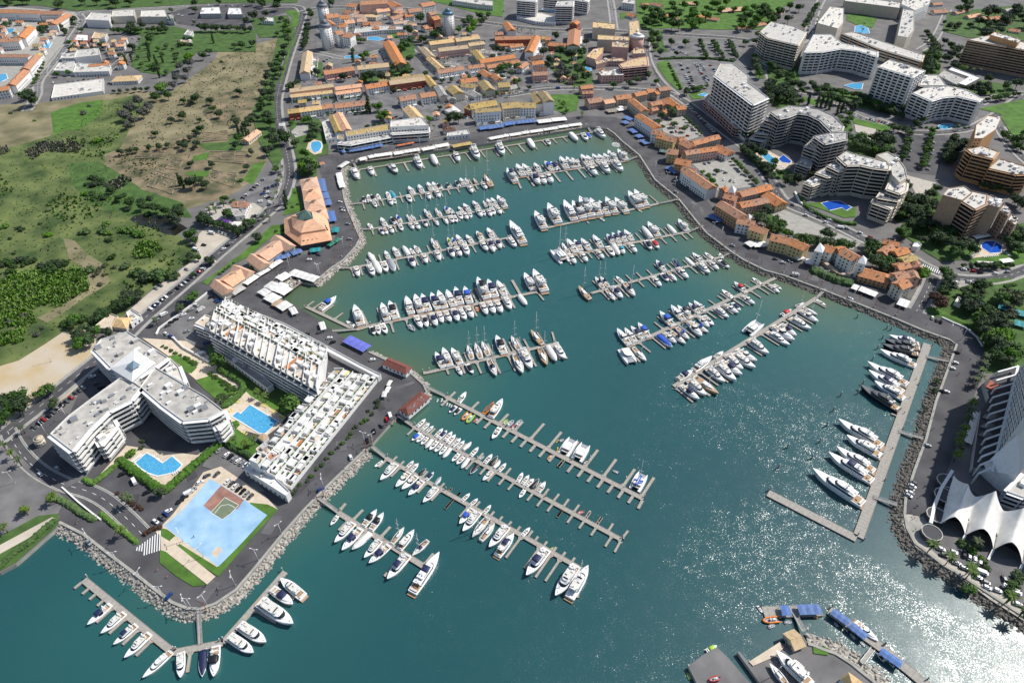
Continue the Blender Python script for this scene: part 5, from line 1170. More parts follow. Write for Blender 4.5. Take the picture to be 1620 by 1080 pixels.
# ---- village behind the north quay
rows('in the village behind the north-west corner', 'terraced houses behind the north quay', '''D6: 98,222,465,176 7 8.5 pinkwall tantile; 105,270,470,230 6 6 white tantile; 485,205,708,176 7 8.5 pinkwall salmon; 490,248,700,218 6 6 white salmon; 742,188,935,155 9 8 white terracotta; 946,152,1245,112 9 9 redwall tantile; 960,128,1240,92 5 9.5 cream oldtile
 D6: 80,398,178,386 8 8 redwall oldtile; 178,386,368,360 8 8 white tantile; 370,360,455,346 8 8 white terracotta; 482,350,612,334 9 8 white terracotta; 618,334,750,318 9 8 white terracotta; 1032,290,1170,268 9 8.5 white terracotta; 1210,262,1335,243 9 8.5 white terracotta; 387,68,640,28 9 8.5 pinkwall terracotta; 675,25,940,-2 9 9 white tantile; 462,440,520,575 6 8 white oldtile; 510,418,588,560 7 9 white salmon; 1110,362,1195,455 10 10 white tantile
 T01: 325,320,305,450 9 9 white tantile; 835,255,915,395 11 9 beige terracotta''', yard=6, ws=1.3, hs=1.3)
rows('in the village north of the blue awnings', 'village houses north of the promenade', '''D5: 150,178,295,160 9 10 cream tantile; 310,158,452,140 9 10 cream tantile; 205,218,382,198 9 10 pinkwall tantile; 112,208,165,262 8 8 cream tantile; 150,268,225,335 7 7 cream tantile; 388,188,482,175 8 9 cream tantile; 432,225,478,285 8 8 cream oldtile; 197,352,355,326 9 8 white terracotta; 386,326,482,312 8 7 white terracotta; 456,288,668,256 9 8 cream terracotta; 500,322,590,307 8 6 cream terracotta; 340,408,440,396 9 8 white terracotta; 470,345,520,380 8 7 white terracotta; 610,300,700,290 7 6 white terracotta
 D5: 552,148,780,142 9 9 redwall terracotta; 570,190,700,192 6 5 redwall terracotta; 805,138,760,230 9 10 white terracotta; 620,55,655,100 9 9 white terracotta; 552,120,600,118 8 8 yellowwall terracotta; 762,272,832,260 8 9 white browntile; 775,300,845,292 8 11 white terracotta; 790,330,865,328 9 11 white browntile; 780,365,870,360 8 9 pinkwall terracotta; 882,182,985,190 9 8 redwall terracotta; 1030,60,1050,45 9 9 redwall terracotta; 1040,98,1030,190 13 10 white terracotta; 860,150,890,150 8 8 ochre terracotta
 D5: 285,440,330,480 11 10 cream oldtile; 480,410,520,460 10 9 cream oldtile; 570,430,640,425 10 9 cream oldtile; 250,450,290,520 7 6 greywall flatroof
 D5: 395,560,555,535 11 10 white oldtile; 430,590,585,580 7 12 white oldtile; 590,555,700,545 12 12 cream oldtile; 700,550,800,550 12 11 white oldtile; 800,480,830,540 10 11 white oldtile; 840,475,885,530 9 14 white oldtile; 385,560,418,575 8 9 redwall oldtile; 640,200,720,190 7 6 white terracotta; 455,230,560,240 6 6 white flatroof; 350,430,430,440 8 7 white oldtile; 400,470,450,500 8 6 white flatroof; 540,370,580,400 8 7 cream terracotta; 620,450,680,440 8 6 white flatroof; 250,300,330,310 6 4 white flatroof; 700,330,740,300 7 7 white terracotta; 130,380,180,440 7 7 cream oldtile; 200,440,240,500 7 8 cream flatroof''', yard=5, ws=1.25, hs=1.25)
rows('along the street behind the pink hotel', 'orange-roofed houses by the north-east corner', '''D5: 1072,448,1145,440 9 9 pinkwall terracotta; 1085,480,1150,478 7 7 pinkwall terracotta; 1115,528,1202,515 12 10 pinkwall terracotta; 1215,535,1275,525 10 9 beige salmon; 1288,508,1378,498 11 10 beige terracotta
 D1: 235,95,330,75 9 10 beige terracotta; 340,65,400,55 9 10 beige terracotta; 410,85,430,75 8 9 beige terracotta; 440,48,532,35 10 11 beige terracotta; 370,175,462,158 9 9 beige terracotta; 470,150,512,185 8 8 beige terracotta; 520,130,600,190 9 9 ochre terracotta; 592,205,665,198 10 10 beige terracotta; 480,245,520,235 8 6 beige terracotta; 380,225,430,215 7 6 pinkwall terracotta''')
rows('along the east promenade', 'orange-roofed houses along the east promenade', '''D1: 212,135,330,232 9 12 beige terracotta; 275,268,440,375 10 13 white terracotta; 395,405,485,425 10 12 white terracotta; 440,440,500,455 10 12 yellowwall terracotta; 505,458,588,478 10 12 yellowwall terracotta; 612,470,665,465 9 10 pinkwall terracotta; 650,495,735,540 10 12 pinkwall terracotta; 735,508,835,482 9 10 beige terracotta; 838,480,952,450 9 10 beige terracotta; 665,590,790,570 9 11 beige terracotta; 795,570,935,550 9 11 pinkwall terracotta; 945,535,1065,590 13 9 white terracotta; 522,570,612,580 11 12 yellowwall terracotta; 595,650,715,672 12 12 ochre terracotta; 650,720,760,745 10 12 white terracotta; 690,740,905,885 11 13 white terracotta
 D2: 185,205,215,195 8 11 pinkwall terracotta; 200,240,280,260 9 12 pinkwall terracotta; 300,232,400,208 9 10 beige terracotta; 400,208,505,180 9 10 beige terracotta; 300,305,380,290 9 10 beige terracotta; 385,290,485,268 9 10 pinkwall terracotta; 490,228,590,295 13 9 yellowwall terracotta; 172,290,325,382 11 13 ochre terracotta; 285,408,405,428 9 11 white terracotta; 380,450,485,485 9 11 yellowwall terracotta
 D2: 515,515,640,545 10 12 yellowwall terracotta; 652,548,755,592 10 12 yellowwall terracotta; 872,585,940,612 9 12 white terracotta; 958,608,1012,600 9 12 white terracotta; 1005,612,1095,660 11 14 white terracotta''')
rows('beside the street to the quay', 'houses at the south end of the east promenade', '''D2: 1155,752,1280,785 13 8 ochre terracotta hip; 1272,548,1380,572 7 10 ochre terracotta; 1265,630,1330,580 8 9 sandstone terracotta; 1345,630,1430,605 8 11 sandstone terracotta; 1395,680,1480,655 7 12 yellowwall oldtile; 1360,722,1440,702 8 11 beige terracotta; 1345,785,1430,770 8 12 cream terracotta; 1370,848,1435,822 9 13 cream terracotta; 1488,690,1510,730 6 10 pinkwall terracotta; 1470,755,1490,800 6 10 pinkwall terracotta''')
rows('in the parkland villas along the far edge', 'far villas in the park', '''T02: 735,80,780,95 10 6 white terracotta; 890,15,950,30 10 5 white terracotta; 940,95,1000,90 9 5 white terracotta; 1020,115,1060,115 8 5 white terracotta; 1180,100,1230,90 10 5 white terracotta; 1240,105,1310,115 10 5 white terracotta; 1320,55,1460,45 16 5 beige salmon; 1430,165,1510,165 10 5 white terracotta; 1540,150,1600,140 10 5 white terracotta; 1070,10,1180,15 10 5 white salmon; 820,25,860,20 8 5 white terracotta
 T03: 30,95,90,60 10 5 white terracotta; 1045,65,1130,60 12 6 white terracotta; 1180,75,1260,55 10 5 white terracotta; 1260,100,1340,85 10 5 white salmon; 1330,120,1370,105 9 5 white salmon; 1400,110,1480,100 11 5 white terracotta; 1480,125,1540,140 10 5 white terracotta; 1530,180,1600,190 10 5 white terracotta; 1500,60,1560,50 10 5 white flatroof; 1040,20,1100,15 9 5 white terracotta''')
rows('in the apartment compound at the far north-west', 'orange-roofed apartments far north-west', '''T00: -60,62,95,62 13 14 white terracotta; 95,62,255,68 13 14 white terracotta; 262,72,395,72 12 13 white terracotta; 325,145,420,85 13 13 white terracotta; -60,250,120,240 12 14 white terracotta; 120,232,185,165 13 14 white terracotta; -60,345,180,345 9 12 white terracotta; 150,430,225,345 11 12 white terracotta; 60,530,150,440 11 12 white terracotta; -60,560,50,545 11 12 white terracotta''')
# ---- far north-west: white low buildings
for i, (lab, poly, h, wall, top) in enumerate([
 ('white office block with a dark window front, far north-west', [(540, 128), (580, 82), (700, 88), (690, 135)], 10, 'white', 'paleroof'),
 ('cream apartment house with arches beside the white office block', [(705, 110), (715, 70), (850, 62), (850, 105)], 9, 'cream', 'paleroof'),
 ('cream apartment house nearer the far car park', [(890, 110), (895, 70), (1045, 65), (1060, 110)], 9, 'cream', 'paleroof'),
 ('small white round-ended house by the far car park', [(1060, 120), (1070, 95), (1095, 97), (1098, 125)], 8, 'white', 'paleroof'),
 ('white supermarket hall on the far car park', [(1265, 92), (1280, 52), (1390, 48), (1400, 90)], 6, 'greywall', 'white'),
 ('smaller white hall joined by a red porch on the far car park', [(1440, 95), (1450, 52), (1525, 55), (1535, 95)], 6, 'greywall', 'white'),
 ('white villa with brown front near the tennis roof', [(470, 258), (490, 220), (560, 222), (560, 262)], 5, 'redwall', 'white'),
 ('white villa with tan roof beside the brown-fronted villa', [(580, 245), (600, 205), (680, 215), (665, 250)], 5, 'white', 'tantile'),
 ('large white clubhouse with arched windows', [(470, 370), (490, 320), (625, 308), (632, 352)], 8, 'white', 'paleroof'),
 ('low white clubhouse wing toward the road', [(385, 372), (392, 345), (480, 335), (470, 372)], 6, 'white', 'paleroof'),
 ('white lower wing of the clubhouse by the lane', [(340, 450), (375, 400), (470, 390), (460, 455)], 5, 'white', 'paleroof'),
 ('white wing with blank front below the clubhouse', [(465, 462), (480, 405), (560, 405), (700, 425), (690, 455)], 5, 'white', 'paleroof'),
 ('white rooftop car deck beside the green marsh edge', [(325, 625), (345, 540), (655, 500), (655, 580)], 3, 'white', 'paleroof'),
 ('small white pump house among the olive trees', [(1165, 222), (1190, 190), (1222, 200), (1205, 230)], 6, 'white', 'greywall'),
 ('low tan shed beside the miniature golf garden', [(1130, 270), (1135, 255), (1215, 258), (1212, 275)], 4, 'beige', 'tantile'),
 ('white villa by the roundabout in the north', [(30, 135), (60, 112), (110, 115), (115, 140)], 5, 'white', 'paleroof')]):
 v = 'T01' if 'roundabout' in lab else 'T00'
 block(lab, v, poly, h, wall, top, clutter=4, cap=20)
gable('tan-roofed restaurant with a square roof court by the white deck', 'T00', (740, 485), (850, 480), 17, 7, 'white', 'tantile', hip=True, name='restaurant')
gable('long orange-tiled ridge on the white clubhouse wing', 'T00', (560, 412), (690, 400), 6, 7, 'white', 'terracotta', name='clubhouse')
gable('pink pitched-roof reception house in the ruins park', 'T00', (1545, 880), (1625, 820), 9, 6, 'cream', 'salmon', name='visitor_centre')
# ---- white resort with cone-roofed towers
def tower(label, v, x, y, h, r, hc, top, n=8, wall='white'):
 p = P(x, y, 0, v); o = thing('round_tower', label, 'tower', p)
 mb = MB(); mb.cyl((0, 0, -.3), r, h + .3, wall, n); mb.cyl((0, 0, h), r * 1.1, .6, wall, n); mb.build('wall', o)
 mb = MB(); mb.cyl((0, 0, h + .6), r * 1.12, hc * .45, top, n, r2=r * .72); mb.cyl((0, 0, h + .6 + hc * .45), r * .72, hc * .55, top, n, r2=.15); mb.cyl((0, 0, h + hc), .12, 2.5, 'metal', 5); mb.build('roof', o)
 wm = win_mesh(1.1, 1.5)
 for f in range(int(h / 3.2)):
  for k in range(5):
   a = -math.pi * (.1 + .2 * k); place(wm, 'window', o, (math.cos(a) * r * .96, math.sin(a) * r * .96, f * 3.2 + 1.9), a + math.pi / 2)
 return o
tower('taller white resort tower with a grey cone roof, far north', 'T01', 440, 165, 26, 8, 9, 'leadroof')
tower('nearer white resort tower with a grey cone roof', 'T01', 460, 310, 28, 8, 9, 'leadroof')
tower('white tower with a blue-green dome roof', 'T01', 1222, 222, 27, 8, 8, 'bluepyramid')
rows('in the resort between the cone-roofed towers', 'stepped resort apartments far north', '''T01: 440,95,515,85 14 15 white terracotta; 520,100,590,95 10 12 white terracotta; 500,200,545,192 10 16 white terracotta; 560,210,610,215 12 14 white terracotta; 440,120,480,150 10 16 white terracotta; 580,20,640,25 12 15 white terracotta; 560,130,620,125 10 9 white salmon; 600,60,650,70 10 9 white salmon; 660,10,830,0 14 18 pinkwall terracotta; 850,5,900,30 12 14 white terracotta; 870,60,930,70 9 8 pinkwall salmon; 680,140,720,140 9 6 pinkwall terracotta; 720,145,790,140 9 6 white terracotta; 900,110,960,100 9 6 white salmon; 620,90,680,95 9 9 white salmon; 960,60,1040,50 12 13 white terracotta; 1040,25,1120,10 12 13 white terracotta; 1090,80,1130,70 9 14 pinkwall terracotta; 1110,110,1150,100 10 15 redwall terracotta; 1140,150,1185,150 10 11 white browntile; 1055,165,1100,155 11 7 white terracotta; 640,120,700,118 9 7 white salmon; 700,40,760,40 10 12 white terracotta; 760,60,840,50 10 10 white salmon; 850,110,920,90 9 8 white terracotta; 530,150,570,150 10 11 white terracotta; 560,60,600,70 10 12 white terracotta; 940,90,990,85 9 9 white terracotta; 870,140,950,130 7 5 white salmon''', yard=4, ws=1.25, hs=1.15)
block('pale curved terrace block above the resort pool', 'T01', [(620, 215), (630, 185), (780, 165), (930, 170), (940, 190), (800, 195)], 5, 'white', 'paleroof', clutter=3)
block('sandy circular court building inside the resort', 'T01', [(660, 110), (690, 75), (780, 70), (800, 95), (760, 115)], 5, 'cream', 'tantile', clutter=0)
# ---- white apartment towers, far north
for lab, poly, h in [('left white apartment tower with balconies beside the far pool', [(30, 5), (60, -25), (160, -20), (150, 15)], 24), ('right white apartment tower with balconies beside the far pool', [(275, 40), (290, 10), (390, 8), (385, 42)], 24), ('white apartment slab behind the far pool', [(200, -15), (420, -20), (490, -10), (480, 15), (390, 2)], 18)]:
 block(lab, 'T02', poly, h, 'white', 'paleroof', style='b', clutter=4)
block('low white podium between the two far white apartment towers', 'T02', [(30, 110), (90, 80), (190, 85), (280, 110), (275, 150), (150, 140)], 4, 'white', 'paleroof', clutter=4)
block('white villa with a green lawn by the far avenue', 'T02', [(695, 20), (715, 0), (780, 5), (775, 30)], 9, 'white', 'paleroof', clutter=2)
block('grey row of white holiday flats beyond the lawn', 'T01', [(1240, 5), (1250, -15), (1500, 10), (1500, 40), (1400, 30)], 7, 'white', 'paleroof', clutter=8)
# ---- pink hotel
for lab, poly, h, wall, st in [
 ('cream flat-roofed rear wing of the pink hotel, nearest the avenue', [(1148, 95), (1150, 58), (1288, 72), (1285, 105)], 15, 'beige', 'w'),
 ('cream middle wing of the pink hotel with blank roof', [(1178, 168), (1180, 138), (1370, 150), (1372, 175)], 15, 'beige', 'w'),
 ('narrow cream wing of the pink hotel along the side street', [(1375, 155), (1372, 60), (1430, 50), (1445, 165)], 15, 'cream', 'w'),
 ('pink hotel block below the white dome', [(1265, 212), (1268, 182), (1368, 188), (1365, 218)], 16, 'pinkwall', 'w'),
 ('low pink hotel wing around the small pool', [(1108, 272), (1155, 225), (1215, 215), (1210, 245), (1165, 290)], 9, 'pinkwall', 'w'),
 ('curved low pink arcade of the hotel courtyard', [(1170, 320), (1165, 300), (1230, 285), (1330, 280), (1350, 300), (1240, 300)], 6, 'pinkwall', 'w'),
 ('pink hotel block right of the white dome', [(1395, 255), (1398, 222), (1465, 222), (1472, 252)], 15, 'pinkwall', 'w'),
 ('tallest pink hotel block with balconies at the street corner', [(1312, 318), (1400, 285), (1480, 270), (1486, 325), (1330, 340)], 15, 'pinkwall', 'b'),
 ('low front pink hotel wing with a skylight roof', [(1180, 365), (1290, 350), (1335, 355), (1340, 385), (1200, 388)], 9, 'pinkwall', 'w')]:
 block(lab, 'D5', poly, h, wall, 'tantile' if 'skylight' not in lab else 'paleroof', style=st, clutter=5, name='hotel_wing', cat='hotel', cap=34)
tower('white round pavilion dome of the pink hotel', 'D5', 1412, 225, 16, 9, 5, 'white', 12, 'pinkwall')
# ---- white blocks on the north quay
block('long white quay apartment house with a mossy roof', 'D6', [(575, 590), (945, 522), (955, 575), (585, 630)], 11.5, 'white', 'oldtile', style='w', clutter=3, step=2.8, cap=90)
block('white lower storeys stepping out above the blue awnings', 'D6', [(505, 690), (590, 640), (960, 580), (975, 630), (620, 700)], 7, 'white', 'paleroof', style='b', clutter=8)
block('small mossy-roofed end pavilion of the quay apartments', 'D6', [(505, 655), (510, 620), (560, 615), (565, 650)], 9, 'white', 'oldtile', clutter=0)
block('pale-roofed white quay building beside the red restaurant sign', 'D6', [(960, 550), (962, 500), (1225, 465), (1285, 535)], 14, 'white', 'paleroof', style='w', step=3, clutter=4)
block('white terraces stepping down below the pale-roofed quay building', 'D6', [(975, 610), (972, 560), (1280, 545), (1290, 590)], 9.5, 'white', 'paleroof', style='b', clutter=5)
block('terracotta restaurant front with a dark sign board', 'D6', [(1145, 625), (1150, 600), (1290, 580), (1298, 605)], 5, 'salmon', 'salmon', clutter=0, name='seafood_house', style='-')
mb = MB(); a_, b_ = P(1190, 612, 3.5, 'D6'), P(1262, 602, 3.5, 'D6'); mb.beam(a_ + Vector((0, -1.0, .6)), b_ + Vector((0, -1.0, .6)), .2, 1.6, 'cargrey'); mb.beam(a_ * .92 + b_ * .08 + Vector((0, -1.2, .6)), a_ * .1 + b_ * .9 + Vector((0, -1.2, .6)), .15, .5, 'metal'); tag(mb.build('sign_board'), 'dark illegible sign board on the terracotta restaurant front', 'sign')
gable('brown-roofed restaurant hut below the big dark tree', 'D6', (1430, 550), (1490, 545), 9, 6, 'white', 'browntile', hip=True, name='restaurant')
block('low white restaurant row with a flat roof beside the brown hut', 'D6', [(1440, 630), (1445, 600), (1620, 570), (1640, 610)], 4, 'white', 'paleroof', clutter=4, name='restaurant')
pyramid('white pointed tent roof north of the brown hut', 'D6', [(1415, 395), (1480, 350), (1565, 410), (1490, 440)], (1490, 362), 4, 7, 'white', 'canvas', name='tent', cat='tent', win=False)
block('white flat tent roof in the village square', 'D5', [(520, 410), (525, 380), (610, 378), (625, 405)], 4, 'white', 'canvas', clutter=0, style='-', name='tent', cat='tent')
gable('small white kiosk with a red roof at the north-west quay corner', 'D6', (352, 850), (388, 842), 5, 4, 'white', 'terracotta', name='kiosk', cat='kiosk', chim=0)
block('terrace house row with walled yards beside the kidney pool', 'D6', [(375, 510), (440, 480), (500, 640), (410, 660)], 4, 'white', 'paleroof', clutter=10)
# ---- hotels of the east
block('white ten-storey hotel with long balcony bands', 'T02', [(1280, 480), (1320, 405), (1395, 405), (1495, 480), (1492, 525), (1622, 622), (1525, 665)], 38, 'white', 'flatroof', floors=11, style='-----bb', clutter=14, bal=1.8, name='hotel', cat='hotel')
block('pale podium below the white ten-storey hotel', 'D1', [(838, 150), (870, 110), (1010, 220), (1280, 400), (1105, 395)], 9, 'beige', 'flatroof', floors=3, style='b', clutter=6, name='hotel_podium', cat='hotel', balcol='pinkwall')
block('grey crescent hotel wing curving around the turquoise pool', 'D3', [(165, 205), (230, 252), (290, 240), (350, 215), (430, 226), (510, 265), (590, 345), (655, 335), (665, 300), (600, 235), (500, 188), (400, 172), (300, 165)], 31, 'greywall', 'flatroof', floors=10, style='b', clutter=16, name='hotel', cat='hotel')
for i, (poly, h) in enumerate([([(130, 255), (165, 205), (228, 252), (190, 275)], 26), ([(98, 295), (140, 255), (200, 275), (165, 310)], 20), ([(65, 350), (110, 300), (170, 310), (150, 360)], 14), ([(22, 385), (60, 350), (155, 365), (120, 408)], 9)]):
 block('grey stepped end of the crescent hotel, %s step from the top' % ORD[i + 1], 'D3', poly, h, 'greywall', 'flatroof', style='b', clutter=2, name='hotel_terrace', cat='hotel')
block('grey square tower at the front of the crescent hotel', 'D3', [(465, 372), (600, 348), (690, 345), (692, 392), (540, 425)], 31, 'greywall', 'flatroof', floors=10, style='b', clutter=8, name='hotel', cat='hotel')
for i, (poly, h) in enumerate([([(440, 400), (470, 380), (540, 425), (525, 445)], 26), ([(400, 440), (440, 405), (520, 450), (490, 475)], 21), ([(345, 555), (380, 520), (450, 545), (430, 585)], 11)]):
 block('grey stepped front of the crescent hotel tower, %s step from the top' % ORD[i + 1], 'D3', poly, h, 'greywall', 'flatroof', style='b', clutter=2, name='hotel_terrace', cat='hotel')
block('cream zigzag apartment hotel above the blue pool', 'D3', [(628, 515), (690, 475), (735, 492), (930, 540), (982, 572), (975, 602), (870, 590), (780, 570), (690, 572)], 29, 'cream', 'paleroof', floors=9, style='b', clutter=14, name='hotel', cat='hotel')
for i, (poly, h) in enumerate([([(555, 572), (625, 545), (700, 590), (640, 612)], 24), ([(475, 622), (550, 585), (640, 625), (560, 652)], 19), ([(395, 690), (460, 650), (560, 668), (450, 712)], 14)]):
 block('cream stepped left end of the zigzag hotel, %s step from the top' % ORD[i + 1], 'D3', poly, h, 'cream', 'paleroof', style='b', clutter=4, name='hotel_terrace', cat='hotel')
block('curved grey-roofed wing behind the zigzag hotel', 'D3', [(890, 502), (970, 480), (1040, 525), (1085, 590), (1100, 655), (1050, 690), (1000, 640), (985, 570), (960, 545)], 28, 'cream', 'flatroof', floors=9, style='-', clutter=4, name='hotel', cat='hotel')
for i, (poly, h) in enumerate([([(985, 690), (1050, 662), (1102, 690), (1095, 740), (1050, 765), (965, 735)], 24), ([(925, 755), (965, 735), (1060, 765), (1040, 815), (900, 790)], 19), ([(880, 800), (1030, 815), (985, 868), (865, 825)], 15)]):
 block('cream stepped right end of the zigzag hotel, %s step from the top' % ORD[i + 1], 'D3', poly, h, 'cream', 'paleroof', style='b', clutter=4, name='hotel_terrace', cat='hotel')
for lab, poly, h, st, w in [('brown apartment tower with small windows above the hexagonal pool', [(265, 668), (300, 628), (395, 615), (440, 650), (378, 700)], 31, 'w', 'sandstone'),
 ('middle balcony face of the brown apartment tower', [(378, 705), (440, 645), (530, 665), (520, 720), (455, 752)], 29, 'b', 'sandstone'),
 ('brown stepped gable beside the hexagonal pool, top step', [(515, 722), (545, 668), (625, 705), (600, 742)], 28, 'w', 'sandstone'),
 ('brown stepped gable beside the hexagonal pool, middle step', [(602, 760), (628, 720), (668, 768), (650, 795)], 22, 'w', 'sandstone'),
 ('brown stepped gable beside the hexagonal pool, lowest step', [(650, 815), (672, 780), (712, 822), (690, 845)], 17, 'w', 'sandstone'),
 ('ochre apartment tower beside the golf green', [(462, 255), (535, 198), (612, 212), (582, 280), (500, 335), (450, 335)], 34, 'w', 'ochre'),
 ('ochre stepped balcony block below the golf-green tower', [(405, 398), (500, 378), (592, 412), (560, 455), (440, 425)], 26, 'b', 'ochre'),
 ('ochre balcony block at the right edge near the golf green', [(535, 510), (600, 455), (760, 500), (780, 545), (700, 548)], 19, 'b', 'ochre')]:
 block(lab, 'D4', poly, h, w, 'paleroof', style=st, clutter=7, cap=60, step=3.0)
for lab, poly, h, st, w, kw in [('white tower hotel with vertical fins and a small gable', [(700, 425), (770, 382), (985, 448), (915, 492)], 38, 'f', 'white', dict(floors=12, fin=6.5, fincol='white')),
 ('white wave-fronted hotel above the round blue pool', [(915, 592), (985, 560), (1130, 545), (1250, 570), (1355, 625), (1330, 645), (1190, 612), (1100, 620), (1030, 642)], 25, 'f', 'white', dict(fin=7)),
 ('grey rear block between the two white hotels', [(960, 545), (975, 480), (1080, 478), (1130, 545)], 26, 'b', 'greywall', {}),
 ('white saw-toothed hotel behind the tower hotel', [(235, 335), (295, 222), (400, 222), (470, 275), (692, 330), (690, 362), (570, 325), (460, 312), (340, 332)], 26, 'f', 'white', dict(fin=6)),
 ('pale apartment block with yellow stripes beside the half-round pool', [(312, 150), (395, 45), (480, 55), (478, 140), (440, 185)], 18, 'w', 'cream', {}),
 ('cream apartment row along the top edge behind the half-round pool', [(485, 10), (490, -25), (840, 20), (835, 55)], 15, 'w', 'beige', {}),
 ('cream apartment block right of the half-round pool', [(820, 230), (855, 60), (925, 70), (925, 190), (880, 240)], 20, 'w', 'cream', {}),
 ('white block at the top edge right of the half-round pool', [(845, 30), (860, -20), (1035, -10), (1020, 30), (930, 70)], 18, 'w', 'white', {}),
 ('long cream row with yellow and grey stripes', [(470, 215), (540, 205), (985, 350), (970, 392), (700, 310)], 13, 'f', 'cream', dict(fin=14, fincol='ochre')),
 ('cream apartment tower left of the long street of parked cars', [(-50, 205), (20, 140), (160, 170), (240, 205), (190, 290), (0, 245)], 30, 'b', 'cream', {}),
 ('brown slab hotel at the top right edge', [(1262, 255), (1410, 225), (1760, 300), (1760, 345)], 30, 'b', 'sandstone', dict(balcol='sandstone')),
 ('brown tower behind the brown slab hotel', [(1405, 225), (1435, 205), (1600, 255), (1580, 275)], 36, 'w', 'ochre', {}),
 ('grey low pavilion with a white L-shaped roof', [(1075, 480), (1120, 445), (1250, 500), (1200, 545)], 5, 'greywall', 'w', {}),
 ('white roofed hall beside the grey pavilion', [(1140, 445), (1165, 428), (1345, 495), (1250, 545), (1200, 530), (1270, 490)], 6, 'white', 'w', {})]:
 top = 'paleroof' if h > 8 else ('white' if 'hall' in lab else 'flatroof')
 if len(st) == 1 and st not in 'wbf-': st, w = 'w', w
 wl = w if w in M else 'greywall'
 block(lab, 'T03', poly, h, wl, top, style=st if st in 'wbf-' else 'w', clutter=12 if h > 8 else 2, cap=50, name='hotel' if 'hotel' in lab else 'apartment_block', cat='hotel' if 'hotel' in lab else 'building', **kw)

rn = random.Random(21); spots = []
KEEP = [PP(v, q) for v, q in (('D6', [(560, 460), (920, 460), (920, 560), (560, 570)]), ('D6', [(90, 480), (500, 480), (500, 980), (90, 980)]), ('T01', [(690, 225), (830, 225), (830, 275), (690, 275)]), ('T01', [(550, 350), (660, 345), (660, 380), (550, 380)]), ('T02', [(240, 590), (440, 590), (420, 720), (240, 710)]))]
for poly in ([(455, 135), (480, 110), (560, 95), (660, 92), (705, 165), (760, 190), (700, 212), (560, 225), (530, 190), (460, 178)], [(640, 60), (800, 55), (930, 60), (1010, 66), (1020, 100), (940, 130), (860, 136), (780, 148), (720, 150), (690, 120)], [(505, 40), (640, 20), (700, 40), (650, 62), (540, 70)], [(0, 30), (120, 30), (90, 70), (60, 100), (0, 100)], [(120, 70), (200, 70), (200, 110), (110, 115)]):
 w_ = PP('O', poly); xs = [p.x for p in w_]; ys = [p.y for p in w_]; k = 0
 for _ in range(900):
  p = Vector((rn.uniform(min(xs), max(xs)), rn.uniform(min(ys), max(ys)), 0)); L, wd = rn.uniform(4, 9), rn.uniform(6.5, 8.5); az = rn.choice([.1, .2, 1.7]) + rn.uniform(-.1, .1)
  if not inpoly(p, w_) or any(inpoly(p, q) for q in KEEP): continue
  d = Vector((math.cos(az), math.sin(az), 0)) * L / 2
  if any(segdist(q, a, b) < r + wd / 2 + 1.2 for a, b, r in USED + spots for q in (p, p + d, p - d)) or any(segdist(p, a, b) < wr / 2 + 7 for l, wr in ROADS for a, b in zip(l, l[1:])): continue
  spots.append((p - d, p + d, wd / 2)); k += 1
  if k > 18: break
for i, (a, b, hw) in enumerate(sorted(spots, key=lambda q: q[0].x)[:98]):
 h = rn.uniform(5.5, 9); wl, tp = rn.choice(['white', 'white', 'white', 'cream', 'pinkwall']), rn.choice(['terracotta', 'terracotta', 'tantile', 'oldtile', 'salmon'])
 qa, qb = (PX((p.x, p.y, h)) for p in (a, b))
 gable('small detached %s house, %s from the west in the northern lanes' % ({'pinkwall': 'pink'}.get(wl, wl), ORD[i + 1]), 'O', qa, qb, hw * 2, h, wl, tp, chim=1, name='small_house', group='small houses packed between the terraces', cap=10)
# ---- salmon arcade building on the west promenade
o = thing('arcade_building', 'long salmon-roofed shopping arcade with a dark glass pyramid, west promenade', 'building', P(840, 330, 0, 'C3'))
inv = o.location.copy()
def addm(nm, mb, par): return mb.build(nm, par)
def rp(v, pts, z): return [Vector((p.x - inv.x, p.y - inv.y, z)) for p in PP(v, pts, z)]
def slabroof(mb, pts, z0, ridge, mt):          # quad eaves (4 px at z0) and two ridge points
 vs = [tuple(p) for p in pts] + [tuple(p) for p in ridge]
 c = (0, 1, 2, 3); fs = [(0, 1, 5, 4), (1, 2, 5), (2, 3, 4, 5), (3, 0, 4)]
 if area(pts) < 0: fs = [f[::-1] for f in fs]
 mb.add(vs, fs, mt)
ARC = [[(755, 120), (890, 95), (912, 175), (772, 200)], [(772, 200), (912, 175), (938, 258), (790, 283)], [(790, 283), (938, 258), (960, 340), (805, 368)], [(840, 362), (962, 338), (985, 425), (880, 440)]]
mb = MB(); mb.prism([(p.x, p.y) for p in rp('C3', [(760, 125), (885, 100), (980, 420), (880, 440), (800, 360)], 6)], -.4, 5.6, 'cream'); mb.build('wall', o)
for q in ARC:
 e = rp('C3', q, 5.7); r1 = (e[0] + e[3]) / 2 * .62 + (e[1] + e[2]) / 2 * .38; r2 = (e[0] + e[3]) / 2 * .38 + (e[1] + e[2]) / 2 * .62
 r1.z = r2.z = 8.6
 mb = MB(); slabroof(mb, e, 5.7, [r1, r2], 'salmon'); rf = mb.build('roof', o)
 mb = MB(); m_ = (r1 + r2) / 2
 for k in range(4): mb.box((m_.x - 1.5 + k * .2, m_.y - 2 + k * 1.3, 8.5), (3.6, .35, .9), 'wood', .35)
 mb.build('louvre', rf)
hall = rp('C3', [(632, 425), (700, 392), (760, 370), (965, 395), (1008, 590), (768, 632), (748, 585), (690, 560), (640, 535)], 5)
mb = MB(); mb.prism([(p.x * .97 + .03 * hall[0].x, p.y * .97 + .03 * hall[0].y) for p in hall], -.4, 4.9, 'shade'); mb.build('wall', o)
